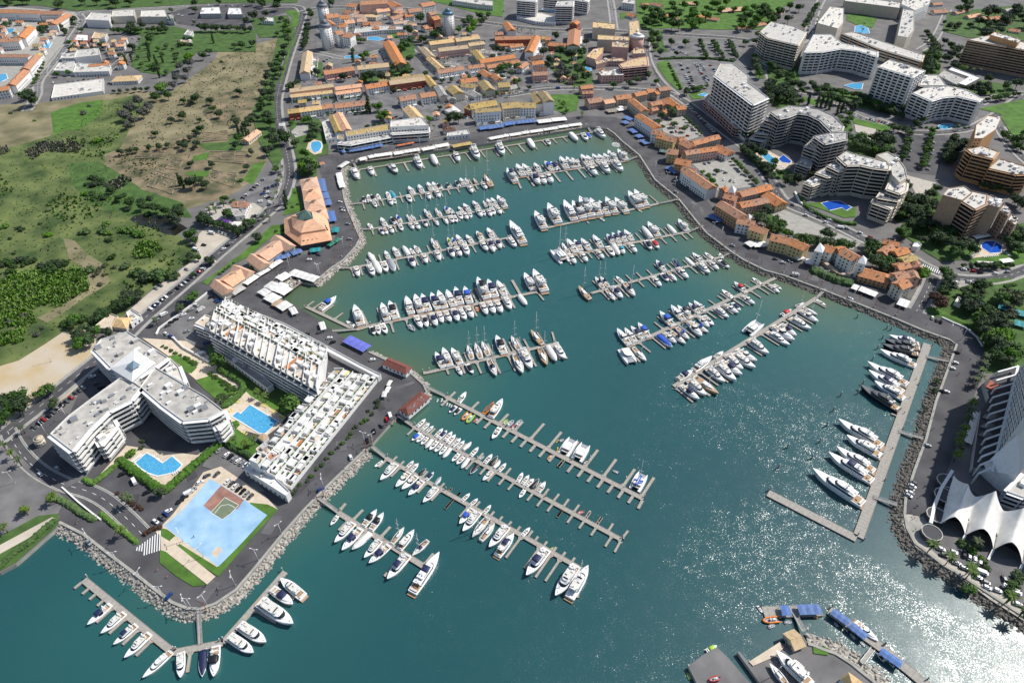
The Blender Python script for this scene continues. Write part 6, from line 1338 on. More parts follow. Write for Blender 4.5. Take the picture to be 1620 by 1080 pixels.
low = rp('C3', [(632, 425), (760, 370), (968, 395), (1008, 588), (768, 632), (640, 535)], 5); up = rp('C3', [(690, 415), (790, 370), (925, 395), (960, 515), (770, 545), (705, 500)], 9)
mb = MB(); sg = 1 if area(low) > 0 else -1
vs = [tuple(p) for p in low] + [tuple(p) for p in up]; mb.add(vs, [(i, (i + 1) % 6, 6 + (i + 1) % 6, 6 + i)[::sg] for i in range(6)], 'salmon'); mb.build('roof', o)
up2 = [p.copy() for p in up]; tp = rp('C3', [(735, 405), (795, 352), (850, 370), (860, 420), (800, 440), (745, 430)], 15)
for p in up2: p.z = 10.6
mb = MB(); mb.add([tuple(p) for p in up] + [tuple(p) for p in up2], [(i, (i + 1) % 6, 6 + (i + 1) % 6, 6 + i)[::sg] for i in range(6)], 'salmon')
mb.add([tuple(p) for p in up2] + [tuple(p) for p in tp], [(i, (i + 1) % 6, 6 + (i + 1) % 6, 6 + i)[::sg] for i in range(6)], 'salmon'); rf = mb.build('roof', o)
mb = MB(); c = sum(tp, Vector()) / 6
qb = rp('C3', [(732, 440), (728, 385), (850, 375), (860, 425)], 13.5); ap = P(800, 352, 20, 'C3') - inv; ap.z = 20
s2 = 1 if area(qb) > 0 else -1
mb.add([tuple(p) for p in qb] + [tuple(ap)], [(i, (i + 1) % 4, 4)[::s2] for i in range(4)], 'copper'); mb.build('glass_pyramid', o)
for pts, z in (([(740, 515), (915, 485)], 9.6), ([(935, 450), (975, 515)], 8.0), ([(770, 600), (905, 575)], 6.2)):
 a, b = rp('C3', pts, z)
 for k in range(5 if z > 7 else 4):
  p = a.lerp(b, (k + .5) / (5 if z > 7 else 4)); mb = MB(); mb.box((0, 0, .3), (1.5, 1.3, .5), 'glass', .0); mb.build('dormer', o, p, math.atan2((b - a).y, (b - a).x))
def cross_pavilion(label, v, r1, r2, wd, g1, g2, hr=8.5):
 A, B_ = P(*r1, hr, v), P(*r2, hr, v); m_ = (A + B_) / 2; o = thing('market_hall', label, 'building', (m_.x, m_.y, 0))
 def sub(a, b, w_, nm, h=hr, rise=3.2):
  a, b = P(*a, h, v), P(*b, h, v); d = (b - a); t = d.normalized(); q = Vector((-t.y, t.x, 0)) * w_ / 2; k = Vector((m_.x, m_.y, 0))
  mb = MB(); c = [a - k - q * 1.0, b - k - q * 1.0, b - k + q * 1.0, a - k + q * 1.0]; z = h - rise
  vs = [(p.x, p.y, z) for p in c] + [tuple(a - k), tuple(b - k)]
  mb.add(vs, [(0, 1, 5, 4), (2, 3, 4, 5), (1, 2, 5), (3, 0, 4)], 'salmon'); mb.add([(p.x, p.y, z - .05) for p in c], [(3, 2, 1, 0)], 'salmon'); rf = mb.build(nm, o)
  mb = MB(); ins = [(p.x, p.y) for p in ((a - k) * .93 + (b - k) * .07 - q * .85, (b - k) * .93 + (a - k) * .07 - q * .85, (b - k) * .93 + (a - k) * .07 + q * .85, (a - k) * .93 + (b - k) * .07 + q * .85)]
  mb.prism(ins, -.3, z - .04, 'cream'); mb.build('wall', o); return rf
 rf = sub(r1, r2, wd, 'roof')
 sub(*g1, wd * .62, 'roof', hr + .3, 3.6); sub(*g2, wd * .62, 'roof', hr + .3, 3.6)
 mb = MB(); c = (A + B_) / 2 - Vector((m_.x, m_.y, 0))
 for k in range(4): mb.box((c.x - 1.5 + k * 1.1, c.y + .9 + k * .5, hr - .4), (.35, 2.6, 1), 'wood', .6)
 mb.build('louvre', rf)
cross_pavilion('salmon-roofed market hall with flared gables, nearer the glass pyramid', 'C3', (440, 700), (600, 590), 17, ((375, 690), (480, 765)), ((560, 545), (680, 625)))
cross_pavilion('salmon-roofed market hall with flared gables, farthest from the glass pyramid', 'C3', (165, 900), (300, 810), 16, ((95, 890), (195, 965)), ((240, 780), (365, 830)))
gable('orange-roofed white beach house beside the gravel car park', 'C3', (235, 290), (350, 300), 9, 7, 'white', 'terracotta', name='beach_house')
block('white flat annex below the orange-roofed beach house', 'C3', [(215, 375), (225, 330), (350, 345), (330, 400), (260, 410)], 4, 'white', 'flatroof', clutter=3)
flat_canopy('purple awning in front of the beach house', 'C3', (110, 430), (205, 450), 6, 'purple', z=0)
flat_canopy('small white awning beside the purple one', 'C3', (230, 455), (300, 465), 7, 'canvas', z=0)
pyramid('tan pyramid-roofed pavilion beside the west road', 'T10', [(700, 985), (725, 930), (845, 925), (800, 1000)], (770, 945), 3, 6, 'cream', 'tantile', win=False)
block('low flat building with a tan terrace beside the pyramid-roofed pavilion', 'T10', [(585, 1000), (700, 905), (750, 925), (700, 1000)], 3, 'cream', 'sandpave', clutter=0)
block('long garden wall building with planters by the west road', 'T10', [(800, 900), (830, 880), (900, 925), (830, 975)], 3, 'white', 'paleroof', clutter=2)
for lab, a, b, wd in (('northern red-tiled kiosk pavilion on the quay edge', (1455, 582), (1585, 636), 6.5), ('southern red-tiled kiosk pavilion with illegible faded grey marks on its roof', None, None, 7.5)):
 if a: gable(lab, 'C1', a, b, wd, 5.5, 'white', 'redtile', hip=True, name='kiosk', cat='kiosk', chim=0, cap=8)
 else:
  k = gable(lab, 'T21', (950, 420), (1050, 335), wd, 5.5, 'white', 'redtile', hip=True, name='kiosk', cat='kiosk', chim=0, cap=8)
  mb = MB(); rn = random.Random(4); sd = -1 if Vector((math.sin(k.rotation_euler.z), -math.cos(k.rotation_euler.z), 0)).dot(Vector((1, -.6, 0))) > 0 else 1
  for i in range(34):
   y = rn.uniform(.8, 3.2); mb.box((rn.uniform(-5.5, 5.5), sd * y, 5.5 - y * .48 + .27), (rn.uniform(.3, .9), .5, .05), rn.choice(['greyhull', 'metal', 'cargrey']))
  mb.build('faded_lettering', k)['kind'] = 'stuff'
# ---- V-shaped apartment block with pyramid skylight
for lab, poly, h in [('north wing of the stepped apartment block behind the white pyramid roof', [(590, 52), (640, -10), (810, -60), (1065, 105), (985, 165), (880, 225), (700, 165)], 19),
 ('east wing of the stepped apartment block facing the two pools', [(890, 290), (985, 165), (1170, 275), (1300, 350), (1415, 440), (1320, 490), (1160, 505), (1030, 410)], 19),
 ('south-west wing of the stepped apartment block along the road', [(835, 250), (895, 292), (830, 375), (690, 445), (570, 562), (460, 695), (320, 588), (440, 470), (600, 350), (760, 235)], 19)]:
 block(lab, 'T20', poly, h, 'white', 'flatroof', floors=6, style='b', clutter=14, bal=2.0, balcol='white')
for i, (poly, h) in enumerate([([(985, 165), (1075, 105), (1130, 160), (1170, 265)], 13), ([(1330, 480), (1415, 440), (1440, 500), (1380, 560)], 13), ([(590, 575), (700, 470), (740, 540), (640, 660)], 13)]):
 block('stepped lower terrace of the apartment block, %s from the road bend' % ORD[3 - i], 'T20', poly, h, 'white', 'paleroof', floors=4, style='b', clutter=5, bal=1.8, balcol='white')
o = pyramid('white pyramid roof with a glass centre on the apartment block', 'T20', [(695, 168), (850, 50), (985, 135), (835, 255)], (848, 130), 21, 26, 'white', 'white', name='roof_pavilion')
sk = P(848, 130, 26, 'T20'); mb = MB(); bs = [Vector((p.x, p.y, 0)) for p in PP('T20', [(805, 160), (850, 125), (895, 155), (845, 185)], 24)]
s_ = [(p.x - o.location.x, p.y - o.location.y, 25.0) for p in bs]; ap = (sk.x - o.location.x, sk.y - o.location.y, 27.2)
g_ = 1 if area(s_) > 0 else -1; mb.add(s_ + [ap], [(i, (i + 1) % 4, 4)[::g_] for i in range(4)], 'skylight'); mb.build('skylight', o)
tower('round cream gatehouse drum beside the car park of the stepped block', 'T20', 262, 650, 4.2, 2.7, .5, 'sandpave', 14, 'cream')
# ---- white terraced building: long slab and stepped garden terraces
def terraces(label, S0, S1, N0, N1, levels, slabs=True, seed=1, planters=True, awn=(), clutter=20, step=6.0):
 """S0-S1 the high edge, N0-N1 the low edge (world); levels: [(fraction, height)] from the high side"""
 rn = random.Random(seed); inv = Vector((S0.x, S0.y, 0)); o = thing('terraced_apartments', label, 'building', inv)
 S0, S1, N0, N1 = (Vector((p.x, p.y, 0)) - inv for p in (S0, S1, N0, N1))
 f0 = 0.0; L = (S1 - S0).length; n = int(L / step)
 def at(u, f): return S0.lerp(S1, u).lerp(N0.lerp(N1, u), f)
 for li, (f1, h) in enumerate(levels):
  q = [at(0, f0), at(1, f0), at(1, f1), at(0, f1)]
  mb = MB(); mb.prism([(p.x, p.y) for p in q], -.4, h, 'white', top='paleroof' if li == 0 else 'white'); mb.build('wall', o)
  mb = MB(); e0, e1 = at(0, f1), at(1, f1); z = h
  mb.beam(at(0, f1 - .006) + Vector((0, 0, h + .45)), at(1, f1 - .006) + Vector((0, 0, h + .45)), .25, .9, 'white')
  for k in range(n + 1):
   if li and rn.random() < .3: continue
   u = (k + .02 + (rn.uniform(-.2, .2) if 0 < k < n else 0)) / (n + .04); a = at(u, f0 + .004); b = at(u, f1 - .008); hh = rn.choice([1.0, 1.4, 1.8, 2.6])
   mb.beam(a + Vector((0, 0, z + hh / 2 + .3)), b + Vector((0, 0, z + hh * .3)), .28, hh, 'white')
  for k in range(n):
   for _ in range(rn.choice([0, 1, 1, 2])):
    u = (k + .25 + rn.random() * .5) / n; f = f0 + (f1 - f0) * (.25 + .4 * rn.random()); p = at(u, f)
    mb.box((p.x, p.y, z + 1.2), (2.4 + rn.random() * 2.5, 1.8 + rn.random() * 1.6, 2.4), 'white', math.atan2((S1 - S0).y, (S1 - S0).x))
  mb.build('parapet', o)
  mb = MB(); ang = math.atan2((S1 - S0).y, (S1 - S0).x)
  for k in range(n):
   r = rn.random(); u = (k + .5) / n; p = at(u, f1 - (f1 - f0) * .45); w_ = (at(0, f1) - at(0, f0)).length
   if r < .42: mb.box((p.x, p.y, z + .03), (L / n * .8, w_ * .55, .05), rn.choice(['terracotta', 'tan', 'sandpave', 'flatroof', 'flatroof', 'pooltile']), ang)
   elif r < .50: mb.box((p.x, p.y, z + 2.3), (L / n * .7, w_ * .5, .1), rn.choice(['yellowcanvas', 'canvas', 'wood', 'canvas']), ang)
   for _ in range(2):
    if rn.random() < .7: p2 = at((k + rn.random()) / n, f0 + (f1 - f0) * (.3 + .5 * rn.random())); mb.box((p2.x, p2.y, z + .35), (1.6, .7, .6), rn.choice(['canvas', 'wood', 'greyhull', 'teak', 'tan']), ang + rn.random())
  if mb.v: mb.build('patio', o)['kind'] = 'stuff'
  if planters:
   mb = MB(); vv = MB()
   for k in range(n * 2):
    if rn.random() < .85:
     u = (k + .5) / (n * 2); p = at(u, f1 - .02); vv.box((p.x, p.y, z + 1.0), (L / n * .33, .8, .55), rn.choice(['leafdark', 'leafmid']), ang, .8)
     if rn.random() < .6: p = at(u, f0 + .015 if li else f0 + .04); vv.box((p.x, p.y, z + .5), (L / n * .3, .7, .5), 'leafdark', ang, .8)
   vv.build('planter', o)['kind'] = 'stuff'
  f0 = f1
 return o
S0, S1 = P(190, 372, 17, 'C1'), P(950, 800, 17, 'C1'); N0, N1 = P(318, 165, 0, 'C1'), P(1400, 700, 0, 'C1')
S0.z = S1.z = 0
u_ = (N1 - N0).normalized()
N1b = N0 + u_ * ((S1 - S0).length * 1.02)
ta = terraces('long white terraced apartment house facing the west promenade', S0, S1, N0, N1b, [(.40, 17), (.52, 13.5), (.66, 10), (.82, 6.5), (.98, 3.6)], seed=3)
d = S1 - S0; ang = math.atan2(d.y, d.x); L = d.length; t = d.normalized(); q = Vector((t.y, -t.x, 0))
if q.dot(N0 - S0) > 0: q = -q; flip = True
else: flip = False
for f in range(5):
 m_ = (S1 - S0) / 2 + q * .0; mb = MB(); z = 1.2 + f * 3.1
 sg = -1 if q.dot(Vector((math.sin(ang), -math.cos(ang), 0))) > 0 else 1
 mb.box((0, sg * 1.0, 0), (L - .3, 2.0, .3), 'white'); mb.box((0, sg * 1.92, .55), (L - .3, .15, .9), 'white')
 for k in range(1, 16): mb.box((-L / 2 + k * L / 16, sg * .9, 1.5), (.22, 1.7, 2.6), 'greywall')
 bo = mb.build('balcony', ta, (m_.x, m_.y, z), ang); mb = MB(); mb.box((0, sg * .05, 1.4), (L - 1, .1, 2.0), 'glass'); mb.build('glazing', bo)
W0, W1 = P(1075, 655, 11, 'C1'), P(300, 715, 11, 'C2'); E0, E1 = P(1420, 735, 0, 'C1'), P(690, 960, 0, 'C2')
W0.z = W1.z = 0
terraces('white stepped garden terraces descending to the south quay road', W0, W1, E0, E1, [(.22, 11.5), (.40, 9), (.57, 6.6), (.74, 4.2), (.90, 2.2)], seed=8, step=6.5)
block('low white shop front along the promenade below the terraces', 'C1', [(350, 180), (440, 215), (720, 325), (1000, 472), (1260, 615), (1410, 690), (1385, 712), (1000, 510), (700, 352), (400, 232)], 3.4, 'white', 'canvas', style='-', clutter=0)
block('cream roof terrace block at the north end of the terraced building', 'C1', [(85, 325), (160, 262), (255, 300), (200, 372)], 9, 'white', 'sandpave', style='b', clutter=2)
block('white ground-floor wing of the garden front', 'C1', [(290, 560), (330, 530), (560, 690), (640, 760), (600, 790)], 4, 'white', 'flatroof', style='w', clutter=6, cap=14)
block('white south end house of the stepped terraces', 'C2', [(250, 770), (320, 690), (470, 800), (640, 960), (610, 1000)], 5.5, 'white', 'white', style='w', clutter=8, cap=10)
block('white terrace house with an orange patio by the small lawn', 'C2', [(350, 600), (420, 545), (560, 640), (480, 700)], 11, 'white', 'terracotta', style='w', clutter=4, cap=10)
pyramid('small tan poolside hut at the corner of the rectangular pool', 'C2', [(365, 495), (410, 455), (460, 485), (415, 530)], (412, 488), 3, 3.6, 'white', 'tan', win=False, name='pool_hut', cat='hut')
pyramid('white house with a pale blue pyramid roof, north on the east promenade', 'D1', [(1030, 935), (1060, 905), (1110, 915), (1090, 950)], (1072, 878), 13, 18, 'pinkwall', 'lampwhite')
pyramid('white house with a pale pyramid roof between yellow and white houses', 'D2', [(800, 625), (825, 595), (875, 605), (860, 640)], (842, 570), 13, 17, 'white', 'lampwhite')
pyramid('white house end with a pale pyramid roof above the garden wall', 'D2', [(1095, 705), (1115, 675), (1160, 680), (1150, 720)], (1132, 655), 13, 17, 'white', 'lampwhite')
pyramid('small white pyramid-roofed kiosk behind the yellow house', 'D2', [(340, 400), (360, 385), (385, 395), (365, 412)], (362, 375), 5, 8, 'white', 'lampwhite', win=False, name='kiosk', cat='kiosk')
block('white hexagonal kiosk in the square above the south-east houses', 'D2', [(1460, 600), (1475, 575), (1505, 570), (1525, 590), (1500, 605)], 4, 'white', 'lampwhite', clutter=0, style='-', name='kiosk', cat='kiosk')
block('low white service building of the palm garden car park', 'T13', [(1180, 830), (1200, 800), (1240, 820), (1220, 850)], 3, 'white', 'paleroof', clutter=1)
# ---- right edge: white tower hotel, colonnade, tent pavilion
tw = PP('C5', [(945, 190), (1010, 448)], 0); far = Vector((.72, .69, 0)).normalized() * 75
o = thing('tower_hotel', 'huge white tower hotel with a blank end wall at the right edge', 'hotel', (tw[0].x, tw[0].y, 0)); c = o.location.copy()
nw = PP('O', [(1574, 735), (1606, 588)], 0); fd = (nw[1] - nw[0]).normalized()
base = [tw[0] - c, tw[1] - c, tw[1] - c + fd * 75, tw[0] - c + fd * 75]
mb = MB(); mb.prism([(p.x, p.y) for p in base], -.3, 62, 'white', top='flatroof'); mb.build('wall', o)
bt = PP('C5', [(785, 245), (945, 190), (1010, 448)], 0); vs = [tuple(p - c) for p in bt] + [(bt[1].x - c.x, bt[1].y - c.y, 26), (bt[2].x - c.x, bt[2].y - c.y, 18)]
mb = MB(); mb.add(vs, [(0, 2, 4), (0, 4, 3), (0, 3, 1)], 'white'); mb.build('buttress', o)
a, b = base[3], base[0]; d = b - a; L = d.length; ang = math.atan2(d.y, d.x); m_ = (a + b) / 2
for f in range(1, 20):
 mb = MB(); mb.box((0, -.9, 0), (L, 1.8, .28), 'white'); mb.box((0, -1.75, .5), (L, .12, .9), 'white'); bo = mb.build('balcony', o, (m_.x, m_.y, f * 3.1), ang)
 mb = MB(); mb.box((0, -.05, 1.4), (L - .6, .1, 2.1), 'glass'); mb.build('glazing', bo)
for k in range(11):
 p = a.lerp(b, k / 10); mb = MB(); mb.box((0, -1.1, 31), (.5, 2.2, 62), 'white'); mb.build('fin', o, p, ang)
o = thing('colonnade', 'white frame colonnade podium with dark terraces at the foot of the tower hotel', 'building', P(1580, 660, 0)); c = o.location.copy()
pod = [p - c for p in PP('C4', [(960, 560), (1060, 470), (1240, 420), (1200, 620), (1110, 1060), (1060, 1300), (860, 1290), (900, 1000), (930, 800), (1000, 690)], 5)]
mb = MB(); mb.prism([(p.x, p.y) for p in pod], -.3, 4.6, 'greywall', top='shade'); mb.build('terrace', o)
ln0 = [p - c for p in PP('C4', [(1245, 425), (1085, 1080), (1020, 1330)], 9)]
mb = MB()
for p, q in zip(ln0, ln0[1:]): mb.beam(p, q, 1.3, 1.0, 'white')
mb.build('beam', o)
for i in range(13):
 y = 430 + i * 72; xr = 1243 - (y - 425) * .245; a = P(xr, y, 9, 'C4') - c; b = P(xr - 170 + i * 4, y + 48, 9, 'C4') - c
 mb = MB(); mb.beam(a, b, .9, .8, 'white'); mb.beam(b, Vector((b.x, b.y, 0)), .7, .7, 'white'); mb.build('rib', o)
for pts in ([(970, 600), (1010, 545), (1090, 590), (1060, 640)], [(940, 860), (1000, 810), (1070, 850), (1040, 900)], [(920, 940), (990, 890), (1050, 930), (1020, 980)], [(905, 1010), (980, 965), (1035, 1010), (1000, 1060)]):
 mb = MB(); mb.prism([((p - c).x, (p - c).y) for p in PP('C4', pts, 5.6)], 4.62, 5.5, 'redwall' if pts[0][1] == 600 else 'cargrey'); mb.build('roof', o)
flat_canopy('striped white walkway roof along the foot of the colonnade', 'C4', (890, 815), (820, 1080), 4, 'canvas', z=0, bays=14)
block('white balcony building below the tower hotel at the right edge', 'C5', [(1040, 420), (1190, 270), (1290, 340), (1300, 470), (1180, 470)], 12, 'white', 'flatroof', style='b', clutter=2, name='hotel_wing', cat='hotel')
NE_ = [(590, 275, 6), (712, 352, 15), (775, 460, 8.5), (950, 410, 15), (1015, 580, 8.5), (1190, 555, 15), (1250, 705, 8.5), (1430, 690, 15), (1490, 830, 8.5)]
SE_ = [(475, 690, 3.5), (600, 632, 9), (685, 792, 1.2), (850, 737, 10), (925, 915, 1.2), (1090, 850, 10), (1172, 1045, 1.2), (1335, 975, 10), (1415, 1170, 1.2)]
o = thing('tent_pavilion', 'white peaked tent pavilion with scalloped arches by the harbour mouth', 'tent', P(850, 650, 0, 'C5')); c = o.location.copy()
nu, nv = 8, 10; grid = []
def tentpt(ed, u):
 i = min(len(ed) - 2, int(u)); t = u - i; a, b = ed[i], ed[i + 1]
 tt = t; A, B_ = P(a[0], a[1], a[2], 'C5'), P(b[0], b[1], b[2], 'C5'); p = A.lerp(B_, tt)
 up_ = t if b[2] > a[2] else 1 - t; lo, hi = min(a[2], b[2]), max(a[2], b[2]); p.z = lo + (hi - lo) * (up_ ** 1.6 if ed is NE_ else math.sin(up_ * math.pi / 2) ** .9); return p
NU = (len(NE_) - 1) * nu
for j in range(nv + 1):
 v_ = j / nv
 for i in range(NU + 1):
  a, b = tentpt(NE_, i / nu), tentpt(SE_, i / nu); p = a.lerp(b, v_); p.z -= 1.6 * math.sin(math.pi * v_); grid.append(p - c)
mb = MB(); w_ = NU + 1
mb.add([tuple(p) for p in grid], [(j * w_ + i, j * w_ + i + 1, (j + 1) * w_ + i + 1, (j + 1) * w_ + i)[::-1] for j in range(nv) for i in range(NU)], 'tentcloth', True); mb.build('membrane', o)
shade_core = [p - c for p in PP('C5', [(560, 330), (700, 420), (1000, 640), (1240, 790), (1480, 930), (1400, 1090), (1170, 960), (920, 820), (690, 690), (500, 650)], 0)]
mb = MB(); mb.prism([(p.x, p.y) for p in shade_core], -.2, 3.2, 'glass', top='shade'); mb.build('wall', o)  # dark block under the membrane puts shade into the arch openings
for a, b in (((685, 792), (640, 870)), ((925, 915), (880, 1000)), ((1172, 1045), (1130, 1130))):
 mb = MB(); mb.beam(P(*a, 1.4, 'C5') - c, P(*b, 0.2, 'C5') - c, 1.1, .8, 'white'); mb.build('strut', o)
wl = [p - c for p in PP('C5', [(575, 240), (480, 390), (415, 560), (390, 690)], 3.2)]
mb = MB()
for p, q in zip(wl, wl[1:]): mb.beam(p, q, 1.6, 1.2, 'white'); mb.beam(p, Vector((p.x, p.y, 0)), .5, .5, 'white')
mb.build('edge_beam', o)
for k, (x, y) in enumerate([(545, 300), (525, 420), (460, 590), (420, 740)]):
 p = P(x, y, 6, 'C5') - c; mb = MB(); ring = [(p.x + 4.8 * math.cos(a * .524), p.y + 4.8 * math.sin(a * .524), 3.5) for a in range(12)]
 for a in range(12): mb.beam(ring[a], ring[(a + 1) % 12], .4, .4, 'greywall')
 mb.prism([(p.x + 4.6 * math.cos(a * .524), p.y + 5 * math.sin(a * .524)) for a in range(12)], 0, 3.4, 'shade'); mb.build('bay', o)
gable('tan-roofed boatyard shed at the slip', 'C6', (768, 412), (838, 384), 7.5, 4.2, 'greywall', 'tantile', name='boat_shed', cat='shed', chim=0)
pyramid('tan pyramid-roofed boatyard store near the bottom edge', 'C6', [(1120, 690), (1180, 640), (1290, 720), (1230, 800)], (1185, 655), 4, 7, 'white', 'tantile', name='boat_shed', cat='shed')
# ---- swimming pools
def pool(label, v, pts, mt='poolwater', rim=.7):
 w_ = ccw(PP(v, pts)); c = sum(w_, Vector()) / len(w_); o = thing('swimming_pool', label, 'swimming pool', (c.x, c.y, 0)); rel = [(p.x - c.x, p.y - c.y) for p in w_]
 mb = MB(); out = offs(rel + rel[:1], -rim)[:-1]; n = len(rel); z = .62
 mb.add([(*p, z) for p in rel] + [(*p, z) for p in out] + [(*p, .0) for p in out], [(i, n + i, n + (i + 1) % n, (i + 1) % n) for i in range(n)] + [(n + i, 2 * n + i, 2 * n + (i + 1) % n, n + (i + 1) % n) for i in range(n)], 'white'); mb.build('rim', o)
 mb = MB(); mb.sheet(rel, .56, mt); mb.build('water', o); return o
pool('large rectangular turquoise pool with a shallow annex beside the terraced building', 'C2', [(150, 320), (195, 280), (222, 300), (300, 222), (540, 365), (430, 465), (380, 460), (215, 357)])
pool('blue pool with a curved edge inside the stepped apartment block', 'T20', [(860, 770), (930, 710), (982, 740), (1030, 775), (1090, 730), (1152, 785), (1105, 830), (1000, 852), (940, 832), (890, 800)])
pool('kidney-shaped pool with a white rim beside the north-west corner', 'D6', [(285, 740), (280, 710), (285, 682), (310, 675), (350, 672), (368, 690), (372, 720), (350, 755), (318, 768)])
pool('turquoise pool in the court of the crescent hotel', 'D3', [(95, 490), (140, 482), (180, 515), (220, 535), (218, 555), (175, 562), (130, 530)])
pool('dark blue pool arm beside the crescent hotel court', 'D3', [(222, 530), (255, 500), (310, 545), (300, 558), (250, 552)], 'poolblue')
pool('dark blue stepped pool below the zigzag hotel', 'D3', [(515, 830), (560, 820), (640, 815), (720, 858), (685, 880), (655, 860), (570, 880)], 'poolblue')
pool('dark blue hexagonal pool below the brown tower', 'T13', [(1350, 470), (1375, 450), (1430, 450), (1478, 480), (1470, 520), (1405, 525), (1352, 490)], 'poolblue')
pool('round blue pool below the wave-fronted hotel', 'T03', [(1075, 800), (1110, 785), (1160, 788), (1185, 805), (1130, 822), (1085, 818)])
pool('half-round pool on the lawn among the cream apartments', 'T03', [(548, 205), (552, 170), (590, 162), (630, 180), (642, 215), (600, 215)])
pool('long pool beside the white saw-toothed hotel', 'T03', [(480, 545), (540, 530), (600, 530), (590, 570), (545, 565)])
pool('small pool on the lawn by the white ten-storey hotel', 'T02', [(1175, 605), (1215, 592), (1238, 598), (1215, 615)])
pool('far pool between the two white apartment towers', 'T02', [(190, 65), (205, 45), (280, 60), (275, 88)])
pool('resort pool below the cone-roofed towers', 'T01', [(705, 255), (710, 238), (760, 235), (815, 250), (770, 262)])
pool('rectangular pool behind a low wall by the north car park', 'T01', [(560, 372), (565, 358), (650, 352), (655, 370)])
pool('small pool beside the pink hotel', 'D5', [(1098, 335), (1110, 330), (1145, 352), (1125, 362)])
pool('rectangular pool by the far north-west apartments', 'T00', [(252, 310), (275, 275), (330, 272), (310, 310)])
pool('pool at the left edge among the far apartments', 'T00', [(-40, 520), (-20, 475), (40, 470), (50, 500), (10, 520)])
pool('small pool inside the far orange-roofed compound', 'T00', [(-10, 205), (20, 185), (95, 185), (80, 210), (30, 215)])
pool('blue water basin beside the ten-storey hotel', 'T02', [(1575, 400), (1590, 390), (1640, 398), (1620, 425)])
# ================================================================== awnings and parasols
def awns(tmpl, v, segs, wd, mt, z=0, bays=None, group=None, cat='awning', name='awning'):
 for i, s in enumerate(segs):
  a, b = (s[0], s[1]), (s[2], s[3]); L = (P(*b, 2.6, v) - P(*a, 2.6, v)).length
  flat_canopy(tmpl % ORD[i + 1], v, a, b, wd, mt, z=z, name=name, cat=cat, bays=bays or max(1, round(L / 4)), group=group)
awns('white parasol row over the north quay deck, %s from the west', 'A1', [(190, 418, 268, 402), (288, 392, 345, 380), (350, 378, 540, 352), (560, 355, 660, 338), (665, 335, 835, 308), (860, 312, 1000, 285), (1005, 280, 1145, 255)], 6.5, 'canvas', group='parasols on the north quay deck', name='parasol_row')
awns('mossy yellow deck roof on the north quay, %s piece beside the gangway', 'A1', [(1185, 278, 1390, 240)], 7, 'oldtile', bays=1)
awns('white parasol row on the eastern half of the north quay, %s from the west', 'A2', [(-40, 195, 110, 168), (115, 165, 165, 158), (175, 158, 300, 138), (305, 135, 385, 122), (395, 122, 530, 103), (535, 100, 690, 78), (695, 72, 800, 58), (805, 55, 945, 38)], 6, 'canvas', group='parasols on the north quay deck', name='parasol_row')
awns('blue restaurant awning on the north promenade, %s from the west', 'A1', [(0, 330, 40, 322), (80, 318, 235, 298), (228, 296, 345, 275), (348, 272, 440, 255), (572, 215, 760, 190), (1470, 88, 1620, 62)], 8, 'blueawning', group='blue awnings of the north promenade')
awns('blue awning before the white waterfront houses, %s from the west', 'A2', [(-60, 78, 110, 50), (115, 42, 232, 20), (248, 20, 455, 0)], 9, 'blueawning', group='blue awnings of the north promenade')
awns('orange awning below the red sign, %s piece', 'A1', [(595, 268, 685, 252), (690, 250, 775, 236)], 3, 'orangeawning')
awns('long white terrace roof east of the blue awnings, %s from the west', 'A2', [(475, 15, 620, -2), (625, -5, 780, -20)], 9, 'canvas')
awns('white curved parasol terrace at the north-west basin corner, %s from the north', 'A1', [(70, 440, -20, 500), (-30, 560, -10, 640), (-15, 640, 15, 715)], 5.5, 'canvas', bays=3, name='parasol_row')
awns('blue arcade awning along the salmon arcade, %s from the north', 'C3', [(920, 110, 940, 210), (945, 215, 962, 265), (965, 270, 978, 315), (992, 360, 1012, 440)], 7, 'blueawning', group='blue arcade awnings')
awns('teal parasol block at the round end of the arcade hall, %s from the east', 'C3', [(1035, 485, 1030, 525), (920, 655, 835, 665)], 6, 'tealawning', bays=2, name='parasol_row')
awns('green umbrella cluster below the arcade hall, %s from the east', 'C3', [(1060, 570, 1030, 600), (1020, 600, 980, 630)], 4, 'greencanvas', bays=2, name='parasol_row')
awns('blue awning below the market halls, %s from the east', 'C3', [(770, 660, 690, 690), (675, 690, 560, 735)], 7, 'blueawning')
awns('white market awning along the promenade, %s from the east', 'C3', [(610, 740, 520, 800), (515, 805, 430, 855), (425, 860, 330, 925)], 5.5, 'canvas', group='white market awnings')
awns('grey flat canopy at the western end of the market halls, %s piece', 'C3', [(320, 945, 230, 1000)], 6.5, 'greywall', bays=1)
awns('square white parasol field over the water terrace, %s from the north', 'C3', [(590, 890, 670, 845), (505, 960, 570, 915), (560, 985, 640, 920), (450, 1005, 510, 970), (600, 1000, 670, 950), (505, 1040, 570, 1010)], 8.5, 'canvas', bays=2, name='parasol_row', group='parasols on the water terrace')
awns('cream pier awning over the basin corner, %s piece', 'C3', [(690, 830, 890, 890)], 8, 'canvas', bays=5)
awns('white promenade parasol south of the water terrace, %s from the north', 'C1', [(600, 120, 670, 155), (690, 175, 745, 210), (760, 235, 805, 220), (970, 340, 1010, 330)], 9, 'canvas', bays=2, name='parasol_row')
awns('brown promenade parasol between the white ones, %s piece', 'C1', [(650, 165, 690, 180)], 8, 'tan', bays=1, name='parasol_row')
awns('violet-blue marquee on the quay beside the northern red kiosk, %s piece', 'C1', [(1160, 425, 1310, 500)], 8, 'violetawning', bays=4, name='marquee', cat='tent')
awns('small white parasol at the corner of the terraces, %s from the north', 'C1', [(1455, 740, 1480, 745), (1440, 785, 1470, 790), (1415, 820, 1450, 822)], 5, 'canvas', bays=1, name='parasol')
